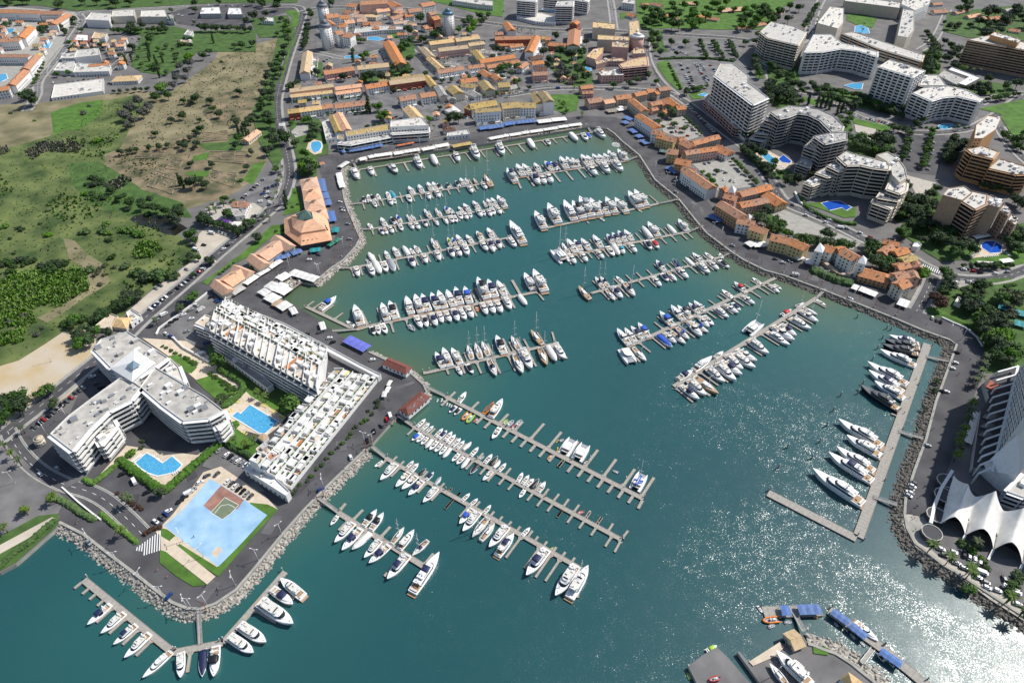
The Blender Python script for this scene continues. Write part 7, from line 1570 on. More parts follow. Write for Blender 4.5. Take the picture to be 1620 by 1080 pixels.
awns('faded blue awning along the shaded east promenade, %s from the north', 'D1', [(150, 290, 210, 320), (140, 330, 180, 350), (205, 395, 250, 430), (260, 445, 295, 470), (300, 490, 350, 525), (520, 720, 600, 770)], 7, 'blueawning', group='awnings of the east promenade')
awns('white awning by the north-east basin corner, %s from the west', 'D1', [(90, 235, 150, 225), (110, 215, 140, 210)], 7, 'canvas')
awns('dark terrace roof by the north-east corner, %s piece', 'D1', [(0, 245, 80, 235)], 9, 'wood')
awns('green awning between yellow houses of the east promenade, %s piece', 'D1', [(450, 580, 520, 590)], 7, 'copper')
awns('blue terrace roof below the ochre house, %s piece', 'D2', [(95, 380, 180, 420)], 8, 'blueawning')
awns('white sail awning below the yellow promenade house, %s from the west', 'D2', [(355, 560, 400, 590), (390, 580, 480, 575)], 8, 'canvas')
awns('pale awning before the hip-roofed ochre house, %s from the west', 'D2', [(1060, 860, 1100, 875), (1110, 875, 1225, 920)], 7, 'canvas')
awns('pale blue glass awning at the southern house end, %s piece', 'D2', [(1370, 960, 1440, 985)], 10, 'lampwhite')
awns('striped grey terrace roof below the white pyramid house, %s from the west', 'D2', [(695, 660, 720, 680), (745, 690, 800, 700)], 7, 'lampwhite')
awns('white poolside awning below the brown tower, %s from the west', 'T13', [(1330, 580, 1440, 585), (1475, 570, 1545, 560)], 5, 'canvas')
awns('white awning strip above the hexagonal pool, %s piece', 'T13', [(1305, 420, 1400, 400)], 5, 'canvas')
awns('teal car-park canopy at the right edge, %s from the north', 'T13', [(1460, 850, 1560, 880), (1550, 885, 1650, 910), (1560, 955, 1640, 975)], 7, 'tealawning')
for lab, v, pts in (('dark timber restaurant deck on piles along the western north quay', 'A1', [(160, 455), (150, 430), (190, 400), (540, 335), (850, 290), (1150, 235), (1160, 300), (560, 405)]), ('dark timber restaurant deck on piles along the eastern north quay', 'A2', [(-60, 240), (-60, 190), (120, 155), (520, 90), (940, 25), (950, 85), (500, 155)]), ('timber terrace platform over the basin under square white parasols', 'C3', [(440, 1010), (580, 870), (680, 830), (790, 905), (610, 1045), (520, 1080)])):
 w_ = PP(v, pts); c = sum(w_, Vector()) / len(w_); o = thing('restaurant_deck', lab, 'terrace', (c.x, c.y, 0)); mb = MB(); mb.prism([(p.x - c.x, p.y - c.y) for p in w_], -.6, .18, 'shade', top='wood'); mb.build('deck', o)
 mb = MB(); rn = random.Random(3)
 r2 = [(p.x - c.x, p.y - c.y) for p in w_]; xs = [p[0] for p in r2]; ys = [p[1] for p in r2]
 for _ in range(260):
  p = (xs[0] + rn.random() * (max(xs) - xs[0]), min(ys) + rn.random() * (max(ys) - min(ys)))
  if inpoly(p, r2): mb.box((p[0], p[1], .6), (.9, .9, .8), rn.choice(['white', 'wood', 'black', 'canvas']), rn.random())
 mb.build('tables', o)['kind'] = 'stuff'
# ================================================================== trees
def crown_mesh(key, mt, n, shape, leaf, seed):
 rn = random.Random(seed); mb = MB(); lobes = []
 if shape == 'round':
  for k in range(9):
   a = rn.random() * 6.28; d = .55 * math.sqrt(rn.random()); lobes.append((math.cos(a) * d, math.sin(a) * d, rn.uniform(-.18, .32), rn.uniform(.36, .52)))
 elif shape == 'cypress':
  for k in range(6): lobes.append((rn.uniform(-.05, .05), rn.uniform(-.05, .05), -.9 + k * .36, .26 - abs(k - 2) * .035))
 elif shape == 'bush':
  for k in range(6):
   a = rn.random() * 6.28; d = .6 * math.sqrt(rn.random()); lobes.append((math.cos(a) * d, math.sin(a) * d, rn.uniform(-.1, .1), rn.uniform(.35, .5)))
 for x, y, z, r in lobes:
  vs = [(x + p[0] * r, y + p[1] * r, z + p[2] * r) for p in icorock(.82, 1, rn)]; mb.add(vs, ICOF, mt)
 for _ in range(n):
  x, y, z, r = rn.choice(lobes); d = Vector((rn.gauss(0, 1), rn.gauss(0, 1), rn.gauss(.25, 1))).normalized(); q = Vector((x, y, z)) + d * r * rn.uniform(.75, 1.18)
  u = d.cross(Vector((rn.random() - .5, rn.random() - .5, rn.random() - .5))).normalized(); w_ = (d + Vector((rn.gauss(0, .5), rn.gauss(0, .5), rn.gauss(0, .5)))).cross(u).normalized(); s = leaf * rn.uniform(.6, 1.3)
  mb.add([q - u * s - w_ * s * .6, q + u * s - w_ * s * .5, q + u * s * .7 + w_ * s, q - u * s * .8 + w_ * s * .8], [(0, 1, 2, 3)], mt)
 return mb.mesh('crown')
CR = {}
for nm, mt in (('dark', 'leafdark'), ('mid', 'leafmid'), ('bright', 'leafbright'), ('olive', 'leafolive'), ('grey', 'leafgrey'), ('brown', 'brownplant')):
 CR[nm] = [crown_mesh(nm, mt, 420, 'round', .085, 10 + k) for k in range(3)]
 CR[nm + 'b'] = [crown_mesh(nm, mt, 220, 'bush', .10, 40 + k) for k in range(2)]
CR['cyp'] = [crown_mesh('c', 'leafdark', 300, 'cypress', .06, 70 + k) for k in range(2)]
def trunk_fn(mb):
 mb.cyl((0, 0, -.2), .10, .75, 'bark', 7, r2=.07)
 for k in range(4):
  a = k * 1.6; mb.beam((0, 0, .45), (math.cos(a) * .32, math.sin(a) * .32, .95), .06, .06, 'bark')
def palm_crown(seed):
 rn = random.Random(seed); mb = MB()
 for k in range(22):
  a = k * 2.399; el = rn.uniform(-.25, 1.0); L = rn.uniform(2.4, 3.2); prev = None
  c, s = math.cos(a), math.sin(a); pts = []
  for i in range(6):
   t = i / 5; r = L * t * math.cos(el * (1 - t * .4)); z = L * t * math.sin(el) - 1.5 * t * t; pts.append((c * r, s * r, z))
  vs = []
  for i, p in enumerate(pts):
   w_ = .42 * math.sin(math.pi * min(1, .12 + i / 5 * .86)); vs += [(p[0] - s * w_, p[1] + c * w_, p[2] - w_ * .5), p, (p[0] + s * w_, p[1] - c * w_, p[2] - w_ * .5)]
  mb.add(vs, [(i * 3 + j, i * 3 + j + 1, i * 3 + j + 4, i * 3 + j + 3) for i in range(5) for j in range(2)], 'palmleaf')
 return mb.mesh('crown')
PALM = [palm_crown(5), palm_crown(6)]
TN = [0]
def tree(kind, p, r, label, group):
 rn = random.Random(TN[0]); TN[0] += 1; az = rn.random() * 6.28
 if kind == 'palm':
  h = r * 2.2 if r > 2.4 else 5.5; o = thing('palm_tree', label, 'palm', p, az, group)
  mb_ = cached(('trunk', 'palm'), lambda m: m.cyl((0, 0, -.3), .26, 7.3, 'bark', 7, r2=.2)); place(mb_, 'trunk', o, (0, 0, 0), 0, (1, 1, h / 7)); place(PALM[TN[0] % 2], 'crown', o, (0, 0, h), 0, r / 2.9); return o
 if kind == 'cyp':
  o = thing('cypress_tree', label, 'tree', p, az, group); h = r * 5; place(CR['cyp'][TN[0] % 2], 'crown', o, (0, 0, h * .52), 0, (r * 3, r * 3, h * .52)); place(cached(('trunk', 't'), trunk_fn), 'trunk', o, (0, 0, 0), 0, (1.5, 1.5, 3)); return o
 if kind.endswith('_b'):
  k = kind[:-2]; o = thing('shrub', label, 'shrub', p, az, group); place(CR[k + 'b'][TN[0] % 2], 'foliage', o, (0, 0, r * .42), 0, (r * 1.1, r * 1.1, r * rn.uniform(.75, 1.0))); return o
 o = thing({'olive': 'olive_grey_tree', 'grey': 'olive_grey_tree', 'dark': 'dark_tree_a' if ('east' in label or 'wood' in label or 'belt' in label or 'south' in label) else 'round_dark_tree', 'mid': 'leafy_tree' if ('park' in label or 'village' in label) else 'broadleaf_tree'}.get(kind, 'broadleaf_tree'), label, 'tree', p, az, group)  # object names split one crown set by place wording; no species is known
 hz = r * 1.15; place(cached(('trunk', 't'), trunk_fn), 'trunk', o, (0, 0, 0), 0, (r * .55, r * .55, hz)); place(CR[kind][TN[0] % 3], 'crown', o, (0, 0, hz), rn.random() * 3, (r * rn.uniform(1.0, 1.2), r * rn.uniform(1.0, 1.2), r * rn.uniform(.85, 1.05))); return o
KL = {'dark': 'dark round-crowned tree', 'mid': 'green leafy tree', 'bright': 'bright green tree', 'olive': 'olive-green tree', 'grey': 'grey-leaved tree', 'brown': 'dark brown tree', 'palm': 'palm tree', 'cyp': 'slim dark cypress', 'dark_b': 'dark green shrub', 'mid_b': 'green shrub', 'bright_b': 'bright green shrub', 'grey_b': 'grey shrub', 'brown_b': 'brown-red shrub', 'olive_b': 'olive shrub'}
def append_mesh(mb, me, mx):
 o_ = len(mb.v); mb.v += [tuple(mx @ q.co) for q in me.vertices]; sl = [mb.slot(m.name) for m in me.materials]
 for f in me.polygons: mb.f.append([o_ + i for i in f.vertices]); mb.m.append(sl[f.material_index]); mb.sm.append(False)
def grove(where, txt, mass=None):
 """'view: kind x,y,r ...' single trees; 'Lx1,y1,x2,y2,n,r' a line; 'Sx,y,x,y,...,n,r' scattered in a polygon"""
 rec = []; rn = random.Random(where)
 for ln in txt.strip().split('\n'):
  v, rest = ln.strip().split(':', 1); kind = None
  for tk in rest.split():
   if tk[0].isalpha() and tk[0] not in 'LS': kind = tk; continue
   f = [float(q) for q in tk.lstrip('LS').split(',')]
   def add(x, y, r): rec.append((kind, P(x, y, r * 1.0 if kind != 'palm' else r * 2, v), r))
   if tk[0] == 'L':
    for i in range(int(f[4])):
     t = (i + .5) / f[4] + rn.uniform(-.25, .25) / f[4]; add(f[0] + (f[2] - f[0]) * t + rn.uniform(-1, 1), f[1] + (f[3] - f[1]) * t + rn.uniform(-1, 1), f[5] * rn.uniform(.75, 1.2))
   elif tk[0] == 'S':
    poly = list(zip(f[0:-2:2], f[1:-2:2])); k = 0; xs = [p[0] for p in poly]; ys = [p[1] for p in poly]; tries = 0
    while k < f[-2] and tries < 4000:
     tries += 1; p = (rn.uniform(min(xs), max(xs)), rn.uniform(min(ys), max(ys)))
     if inpoly(p, poly): add(p[0], p[1], f[-1] * rn.uniform(.65, 1.25)); k += 1
   else: add(*f)
 if mass:
  mb = MB()
  for i, (kind, p, r) in enumerate(rec):
   q = Matrix.Translation((p.x, p.y, r * 1.15)) @ Matrix.Rotation(i * 2.4, 4, 'Z') @ Matrix.Diagonal((r * 1.1, r * 1.1, r * .95, 1)); append_mesh(mb, CR[kind][i % 3], q)
   append_mesh(mb, cached(('trunk', 't'), trunk_fn), Matrix.Translation((p.x, p.y, 0)) @ Matrix.Diagonal((r * .55, r * .55, r * 1.15, 1)))
  return tag(mb.build('woodland'), mass, None, None, 'stuff')
 by = {}
 for k in rec: by.setdefault(k[0], []).append(k)
 for kind, l in by.items():
  l.sort(key=lambda k: k[1].x)
  for i, (_, p, r) in enumerate(l): tree(kind, (p.x, p.y, 0), r, '%s, %s from the west, %s' % (KL[kind], ORD[i + 1] if len(l) > 1 else 'only one', where), KL[kind] + ' group ' + where)
grove('in the belt along the west road', '''O: dark L440,85,425,165,7,5 L428,100,405,190,7,5 L414,160,432,215,4,6 432,222,8 425,238,6 L450,70,440,130,5,5 mid L452,30,456,66,4,6 395,190,6 436,268,4 palm 440,285,2.6''')
grove('around the dry field', '''O: grey 205,170,7 218,160,7 225,178,7 210,190,6 196,182,7 235,170,6 200,198,5 285,105,6 296,112,6 278,122,6 292,125,5 302,100,6 272,135,5 dark 310,155,6 302,162,4 332,160,5 346,180,5 336,172,4 378,146,5 290,160,4 288,183,5 270,190,4 320,88,6 330,82,5 mid 258,138,7 298,90,5
 T00: dark L720,970,1150,905,7,4 L1150,910,1290,800,4,4 980,845,4 1240,910,4 1230,930,3 1170,920,5 1260,760,3 mid_b 1400,380,3 1415,425,2.5 1455,425,1.5 1480,510,1.5 1520,495,1.5 1560,450,1.5 65,705,2.5 bright_b 605,870,5 215,755,2 grey_b 525,700,4 560,660,2.5''')
grove('in the ruins park', '''T00: dark 1210,1035,4 1335,1040,4 1560,1060,4 1510,870,5 1490,920,4 1600,740,5 1550,790,5 1500,770,5 1480,740,3 cyp L1500,830,1600,880,4,2 mid 1590,960,4
 T10: dark 1220,70,7 1300,85,5 1270,60,4 cyp 1140,80,2.4 1160,95,2.2 mid_b 1520,50,3 1470,180,3 dark 1420,180,4 L1270,290,1330,330,6,5 L1350,330,1530,380,7,4 mid 1440,270,5 1560,330,4 palm 1320,240,2.4 1360,235,2.4 1340,215,2.4 1410,200,2.4''')
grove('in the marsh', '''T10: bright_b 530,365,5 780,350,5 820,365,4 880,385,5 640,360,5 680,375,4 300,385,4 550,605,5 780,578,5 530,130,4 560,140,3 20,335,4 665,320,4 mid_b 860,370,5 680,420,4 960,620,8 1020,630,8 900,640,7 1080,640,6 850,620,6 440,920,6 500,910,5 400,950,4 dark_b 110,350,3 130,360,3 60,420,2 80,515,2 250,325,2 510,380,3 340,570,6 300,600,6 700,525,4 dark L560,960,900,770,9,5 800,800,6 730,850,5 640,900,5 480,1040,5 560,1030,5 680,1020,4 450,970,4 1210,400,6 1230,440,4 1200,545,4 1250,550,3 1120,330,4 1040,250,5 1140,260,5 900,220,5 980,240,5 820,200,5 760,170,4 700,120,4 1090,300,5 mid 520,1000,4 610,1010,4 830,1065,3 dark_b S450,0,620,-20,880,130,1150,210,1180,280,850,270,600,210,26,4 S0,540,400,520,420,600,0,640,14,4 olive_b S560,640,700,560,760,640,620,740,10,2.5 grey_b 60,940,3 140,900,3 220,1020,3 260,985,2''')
grove('along the lower west road', '''T20: dark 40,380,6 120,350,6 130,400,6 20,490,5 60,430,5 mid 260,330,4 310,300,4 230,340,3 340,390,4 500,10,5 560,-10,5 palm 135,545,2.4 15,650,2.8 65,700,2.8 110,745,2.8 325,975,3.2 bright 150,1065,2.5
 T10: mid 1215,800,5 1135,870,4 dark 1335,570,3.5 1215,660,2.5 palm 980,940,2.6
 T30: palm 760,110,3.2 20,90,2.6 150,-20,2.6''')
grove('around the stepped apartment block', '''T20: palm 800,985,3.6 mid 1010,950,3.5 bright_b 815,690,3.5 mid_b 895,620,2 890,660,2 palm 1480,610,2.6 1545,640,2.6 1600,610,2.8 mid_b L1010,15,1260,140,9,1.7 L1320,190,1500,300,9,1.8 L1370,330,1500,330,4,1.8 1400,370,2 brown_b L730,950,900,1060,7,1.6
 T30: brown_b 920,120,2 940,105,2 960,95,2 1000,90,2''')
grove('in the terrace garden', '''C1: bright 765,900,7.5 mid 245,590,6 palm 520,805,2.8 575,835,2.8 mid_b 190,670,2 222,692,2 280,745,2 330,785,2 350,765,2 240,850,2 262,832,2 300,840,2 310,770,2 80,600,2 50,580,2 20,560,2
 C2: mid_b 1195,395,1.8 1250,360,1.5 1290,330,2 1160,445,1.8 1135,488,1.6 1085,530,1.8 1045,575,1.6 995,610,1.8 955,660,1.6 910,715,1.8 865,750,1.6 820,810,1.7 785,850,1.6 720,890,1.6 685,935,1.4 dark_b 1390,175,2.5 1380,220,2 1340,280,1.8 1305,260,1.5 660,970,1.6 630,1000,1.4''')
grove('beside the salmon arcade', '''C3: bright 790,15,7 mid 830,30,7 870,25,6 760,50,5 dark 425,565,4.5 60,740,4 cyp 655,290,2.6 650,330,2.2 palm 575,130,2.4 615,100,2.4 560,20,2.4 620,20,2.4 575,220,2.4 545,275,2.4 495,360,2.4 465,395,2.4 515,410,2.4 80,310,2.4 95,345,2.4 45,340,2.4 155,290,2.4 mid 190,375,4 215,395,3 360,470,5 385,450,4 dark L100,450,300,530,7,4 bright_b 395,780,3 mid_b 740,300,2 700,320,2 720,210,2 620,500,2 570,510,2 L250,750,120,850,5,1.5''')
grove('in the north-west village', '''D6: dark 60,640,7 30,600,6 bright 270,860,8 240,910,6 mid 230,775,6 320,580,6 300,540,6 250,480,5 210,490,4 290,620,5 150,680,5 110,510,3 dark 330,75,6 565,115,6 520,90,4 745,120,7 800,105,8 880,112,7 720,150,5 palm 590,420,2.8 585,710,2.8 480,590,2.4 cyp 775,400,3.6 755,420,2 mid 845,375,6 895,440,6.5 870,470,5 dark_b 760,520,3 820,515,3 870,505,3 mid 1000,225,4 1060,70,4 1110,40,5 dark 1500,460,8 1460,480,6 1540,470,6 bright 1290,475,4 palm 1290,510,2.6 1330,540,2.4 1110,190,2.4 mid_b 1210,205,3 1290,215,3 L640,430,740,420,5,2 L490,310,470,330,2,2 bright_b L560,295,660,285,4,2 mid L110,330,460,290,9,2 L480,300,700,260,6,2.5 L1010,350,1330,320,7,2.5 L90,460,440,430,8,2.5 L490,420,750,400,6,2.5 700,290,3 950,180,3 1260,90,4 1340,200,4 dark L80,205,170,160,5,4 1380,380,3''')
grove('north of the village', '''T01: dark 1040,115,8 960,190,8 1130,225,9 1060,250,7 1150,205,7 bright 1380,150,8 1360,190,7 mid 940,280,8 985,255,7 975,370,6 920,300,6 950,420,5 1280,190,6 700,345,6 670,360,5 480,15,7 450,40,5 dark 345,95,7 335,70,5 L330,150,300,310,8,5 610,320,4 mid L620,250,690,260,4,4 L840,460,1000,440,6,4 dark 130,40,8 60,90,6 50,130,5 160,120,5 200,200,5 130,215,4 40,30,6 palm 540,160,2.4 600,180,2.4 850,400,2.6 cyp 615,380,3''')
grove('among the village streets', '''D5: dark 950,235,8 1020,255,9 1080,240,7 890,290,7 850,235,7 870,320,6 1060,350,9 1110,390,7 1040,400,6 560,225,7 595,230,5 920,140,6 1110,180,6 mid 590,340,6 630,330,6 650,370,5 690,330,6 690,420,5 965,560,4 1085,250,6 grey 960,340,8 940,380,7 990,370,7 palm 240,300,2.6 262,280,2.6 350,270,2.6 390,285,2.6 410,300,2.6 545,500,2.6 480,500,2.6 610,480,2.6 575,490,2.6 640,490,2.6 1085,615,2.6 1035,455,2.6 690,100,2.4 715,100,2.4 770,105,2.4 795,105,2.4 mid S460,180,880,160,880,420,500,420,14,3.2 L200,420,500,380,5,3 L400,520,800,450,6,3 mid 1275,440,5 1370,430,5 1420,410,5 1490,380,5 1540,420,4 990,600,3''')
grove('in the northern park', '''T02: dark S800,20,1050,10,1060,170,840,160,16,8 mid S1050,20,1620,-10,1620,180,1060,160,26,7 dark 1460,130,8 1490,100,8 S1540,0,1700,0,1700,130,1540,130,8,8''', 'distant park trees between far villas')
grove('in the north car parks', '''T02: dark 900,220,7 880,260,7 930,250,6 910,300,5 1010,265,6 1100,270,6 940,330,5 1040,340,4 mid L1190,255,1230,360,6,4 L1270,255,1335,370,7,4 L1370,260,1425,370,7,4 1480,270,5 1560,220,6 1550,260,6 dark_b L990,390,1070,560,14,2.6 mid 1105,580,5 1145,570,3 1170,560,3 1200,550,3 1230,545,3 L1530,350,1550,440,5,6 1570,470,6 palm 300,640,2.6 325,660,2.6 340,680,2.6 445,710,2.6''')
grove('among the east hotels', '''T03: dark 20,420,7 60,470,7 20,520,6 110,600,8 60,580,7 160,650,7 200,640,5 130,120,7 60,110,6 200,50,7 140,40,7 L1062,285,1012,450,9,7 mid 590,870,7 560,920,6 680,950,6 620,945,6 dark 720,880,9 770,900,8 700,930,7 660,870,6 mid L900,830,860,1000,9,4 L1040,820,980,1060,11,4 dark L1190,860,1110,1010,9,5 570,655,6 610,640,5 700,680,6 780,680,6 860,690,6 840,730,5 940,780,5 170,530,6 210,540,6 300,555,6 280,530,5 cyp 255,650,2.6 312,662,2.6 338,665,2.6 366,668,2.6 392,680,2.6 436,715,2.6 466,700,2.6 mid 500,770,4 520,750,4 510,720,4 palm 1300,440,3 1345,440,3 600,185,2.6 610,150,2.4 1210,798,2.6 mid_b L960,800,1300,800,10,2 bright 1240,435,6 dark 1400,500,6 1510,540,6 1580,530,7 1340,540,5 1160,290,6 1210,310,6 1120,260,5''')
grove('between the crescent and fin-fronted hotels', '''D3: dark S0,440,60,420,300,620,330,680,200,640,11,5 S300,600,480,620,400,680,330,680,5,4 L700,380,1010,480,10,6 S1000,640,1100,640,1130,900,1040,960,14,5 S140,40,300,30,360,160,150,130,12,6 L560,90,760,180,8,5 mid S640,230,720,290,720,340,660,330,5,4 L980,300,1110,330,5,5 L750,80,1000,200,9,5 S380,60,560,20,700,80,560,110,10,5''')
grove('around the upper white hotels', '''T03: mid L230,170,320,20,7,5 L330,560,470,580,6,5 S100,400,200,520,180,560,80,480,7,5 L470,590,560,600,4,4 L900,700,1000,770,5,5 S940,440,1060,300,1090,300,1080,470,8,6 L1340,640,1600,590,8,4 dark L1100,560,1330,560,9,5 S1200,560,1500,600,1560,560,1300,520,8,5 L1000,200,1060,280,5,6 S1090,400,1180,300,1230,330,1200,420,8,5''')
grove('below the brown towers', '''D4: dark S250,720,330,880,270,960,200,820,8,5 L480,600,660,640,7,4 L400,340,300,470,9,5 L680,680,745,720,4,5 mid L620,300,745,400,7,4 S640,860,745,840,745,1000,660,960,9,4''')
grove('behind the ten-storey hotel', '''D1: mid L1180,560,1420,830,9,3.5 L660,290,820,450,7,2.5 L1060,640,1300,880,9,3 dark S1360,20,1620,20,1620,130,1420,140,8,6''')
grove('around the far villas', '''T00: dark S230,150,480,120,480,240,260,260,12,5 S430,280,700,290,680,330,430,330,8,4 S700,140,1060,150,1060,200,700,200,9,5 mid S1060,60,1240,60,1240,150,1060,150,8,5 S0,150,100,140,100,160,0,170,4,4
 T01: mid S1250,60,1560,100,1560,150,1300,140,8,6 S850,420,1000,430,960,470,860,470,5,5 dark S280,330,420,380,400,480,290,460,7,4''', 'garden trees around the far white villas')
grove('in the far eastern wood', '''T03: dark 1410,65,9 1440,75,8 1380,80,8 S1340,130,1520,110,1530,210,1360,230,10,8 S1100,140,1300,150,1300,180,1110,170,6,5 S1540,20,1720,20,1720,200,1560,160,9,7 mid S1150,10,1300,10,1300,60,1160,60,6,6''', 'dark distant wood between the far north-eastern villas')
grove('beside the golf green', '''T03: mid 1590,880,7 1620,860,6 1570,920,5''')
grove('behind the east promenade', '''D2: mid L410,385,560,490,6,5 dark 490,350,6 470,370,5 mid 560,440,5 585,450,5 540,410,4 615,505,4 650,510,3 L690,545,1060,590,11,5 880,505,5 920,520,4 dark 1195,590,6 1180,570,5 1210,620,5 mid L1190,690,1350,720,6,6 1300,750,5 1320,690,5 1150,630,4 bright 1535,790,5 1520,770,4 mid 1400,510,6 1420,490,5 dark S1420,210,1500,200,1620,260,1640,540,1520,560,1420,470,24,6
 D1: bright 577,360,4 667,395,4 mid 470,285,5 555,262,6 540,245,5 480,385,3 440,340,3 865,800,3 900,840,4 945,760,3 dark 690,75,5 mid 735,55,4 770,60,4 800,50,4 dark 1500,100,8 1440,80,7 1560,80,8 1590,120,7 1400,40,6 bright 930,890,3 820,770,2.5 dark L1150,560,1400,760,10,4 1200,450,6''')
grove('below the brown tower', '''T13: dark 1200,470,7 1250,460,7 1130,430,6 1000,240,6 960,330,6 880,240,6 840,400,5 1070,110,5 1030,150,6 930,200,5 1180,520,6 1290,490,6 L1230,600,1560,600,9,3 mid 1520,440,5 1590,420,6 1560,480,5 1600,500,5 1540,400,5 palm 1000,430,3 860,400,3 bright 985,640,5 960,660,4''')
grove('in the garden by the south-east street', '''T13: mid 1120,650,6 1150,690,6 dark 1140,740,6 1110,770,6 brown 1090,830,6 1060,800,5 dark S1230,760,1420,690,1380,820,1320,900,1220,880,13,5 olive S1440,760,1560,750,1590,860,1520,950,1470,900,9,5 dark S1340,860,1480,920,1560,1060,1400,1080,1330,980,13,6 bright 1480,800,6 1430,1050,7 1500,1040,6 palm 1370,710,3 1340,740,3 mid_b L1500,720,1580,710,5,2
 C4: bright 1040,190,7 1100,170,6 1130,210,6 mid 1180,290,7 1220,330,7 1090,280,6 dark 1060,340,6 1150,370,6''')
grove('along the palm-lined quay road', '''C4: palm 985,345,3.4 965,400,3.4 945,460,3.4 935,515,3.4 900,540,3.2 865,735,3.4 840,805,3.4 825,870,3.4 795,950,3.4 770,1010,3.4 745,1060,3.2
 C5: palm 640,30,3.4 625,95,3.2 410,868,3.8 565,975,3.8 795,845,3.2 740,1060,3.4 mid_b 680,840,3 850,980,2.5 760,900,3 dark_b 870,1060,3
 T33: palm 1290,370,3.8 1540,530,3.8 1625,620,3.6 mid_b 1290,470,3.5 1600,380,4 1580,430,4 1340,195,3 1250,190,3 bright_b 1270,460,3 dark_b 1560,470,4
 T23: dark_b 1080,240,2.5 1065,300,2.2 1000,410,2''')
grove('around the miniature golf', '''T00: mid S840,240,1240,240,1200,380,1050,480,860,430,26,3.5 cyp 940,310,2.4 950,350,2.4 945,380,2.2 990,400,2.4 1005,430,2.4 1030,390,2.2 800,400,2.6 835,380,2.4 1010,480,2.4 1350,265,2.4 dark 950,245,7 835,300,6 1525,285,6 1480,290,4 1600,275,5 bright 1195,360,7 palm 850,320,2.4 1110,290,2.4''')
grove('around the far north-west car parks', '''T00: dark L690,195,1060,185,10,5 L1240,175,1600,185,9,6 1600,100,8 1560,130,6 180,620,10 150,600,7 215,640,6 mid 640,285,5 600,270,4 510,190,4 460,300,4 440,270,4 L300,170,230,180,3,4 L210,540,280,390,8,3 870,190,6 760,350,4 700,320,4 360,470,4 430,460,4 bright 1020,560,8 dark 1060,600,6 980,610,6 L700,580,960,560,6,3''')
grove('in the wood at the top left edge', '''O: dark S-40,-8,330,-18,475,-18,470,3,330,5,120,14,60,7,-40,8,34,7''', 'dark distant wood along the top left edge')
def scrub(label, name, polys, n, mts, hgt, wdt, seed, clump=False):
 rn = random.Random(seed); mb = MB()
 for v, poly in polys:
  w_ = [(p.x, p.y) for p in PP(v, poly)]; xs = [p[0] for p in w_]; ys = [p[1] for p in w_]; k = 0; A = abs(area(w_)); tries = 0
  while k < A * n and tries < 60000:
   tries += 1; x, y = rn.uniform(min(xs), max(xs)), rn.uniform(min(ys), max(ys))
   if not inpoly((x, y), w_): continue
   if clump and math.sin(x * .045 + 1.3 * math.sin(y * .03)) + math.sin(y * .062 + 1.7 * math.sin(x * .021 + 2)) + .5 * math.sin(x * .13 + y * .11) < .75: k += 1; continue
   k += 1; m = rn.choice(mts); h = hgt * rn.uniform(.5, 1.3)
   for _ in range(3):
    a = rn.random() * 6.28; dx, dy = math.cos(a) * wdt, math.sin(a) * wdt; ox, oy = rn.uniform(-.6, .6), rn.uniform(-.6, .6); lx, ly = rn.uniform(-.5, .5) * h, rn.uniform(-.5, .5) * h
    mb.add([(x + ox - dx, y + oy - dy, 0), (x + ox + dx, y + oy + dy, 0), (x + ox + dx * .8 + lx, y + oy + dy * .8 + ly, h), (x + ox - dx * .8 + lx, y + oy - dy * .8 + ly, h)], [(0, 1, 2, 3)], m)
 o = mb.build(name); tag(o, label, None, None, 'stuff')
MARSHP = [(-60, 275), (30, 235), (120, 190), (165, 165), (220, 155), (205, 195), (165, 245), (175, 290), (205, 335), (240, 345), (300, 390), (300, 405), (262, 435), (215, 470), (195, 495), (160, 520), (105, 518), (30, 570), (-60, 590)]
scrub('dense bright reeds in the wet part of the marsh', 'reed_bed', [('T10', [(-60, 740), (0, 700), (130, 650), (270, 620), (400, 630), (550, 625), (560, 760), (480, 800), (380, 860), (280, 850), (200, 885), (230, 960), (150, 980), (0, 1000), (-60, 1010)]), ('T10', [(830, 520), (900, 445), (990, 450), (1030, 500), (960, 550), (860, 560)]), ('T10', [(0, 1040), (150, 1000), (160, 1080), (0, 1110)])], .55, ['reed', 'reed', 'reed', 'leafbright'], 2.2, .55, 4)
scrub('low green marsh scrub and grass tussocks', 'undergrowth', [('O', MARSHP)], .05, ['leafmid', 'leafbright', 'leafdark', 'leafolive', 'reed', 'leafmid'], 1.7, .7, 5, True)
scrub('fine grass tufts over the open marsh meadow', 'grass', [('O', MARSHP)], .035, ['reed', 'leafolive', 'leafbright', 'reeddry', 'leafmid'], .7, .45, 15)
scrub('low scrub on the bare field by the ruins', 'undergrowth', [('O', [(205, 232), (245, 232), (300, 215), (400, 140), (410, 170), (385, 200), (335, 230), (330, 280), (290, 305), (255, 318), (228, 300), (165, 262)])], .05, ['leafolive', 'leafmid', 'reeddry', 'leafdark'], 1.0, .6, 16, True)
scrub('pale dry bushes and dead stems at the marsh edge', 'undergrowth', [('T00', [(160, 960), (260, 900), (450, 890), (540, 930), (480, 970), (300, 960), (200, 1020)]), ('T00', [(0, 930), (40, 920), (60, 960), (0, 990)]), ('T10', [(660, 90), (780, 30), (840, 60), (760, 120), (700, 130)])], .30, ['leafgrey', 'reeddry', 'leafgrey', 'leafolive'], 2.0, .6, 6)
scrub('dry tussocks on the fallow field', 'undergrowth', [('O', [(265, 155), (345, 90), (440, 65), (430, 110), (400, 160), (330, 210), (300, 250), (235, 290), (180, 260)])], .03, ['reeddry', 'leafolive', 'reeddry', 'leafmid'], .8, .5, 7)
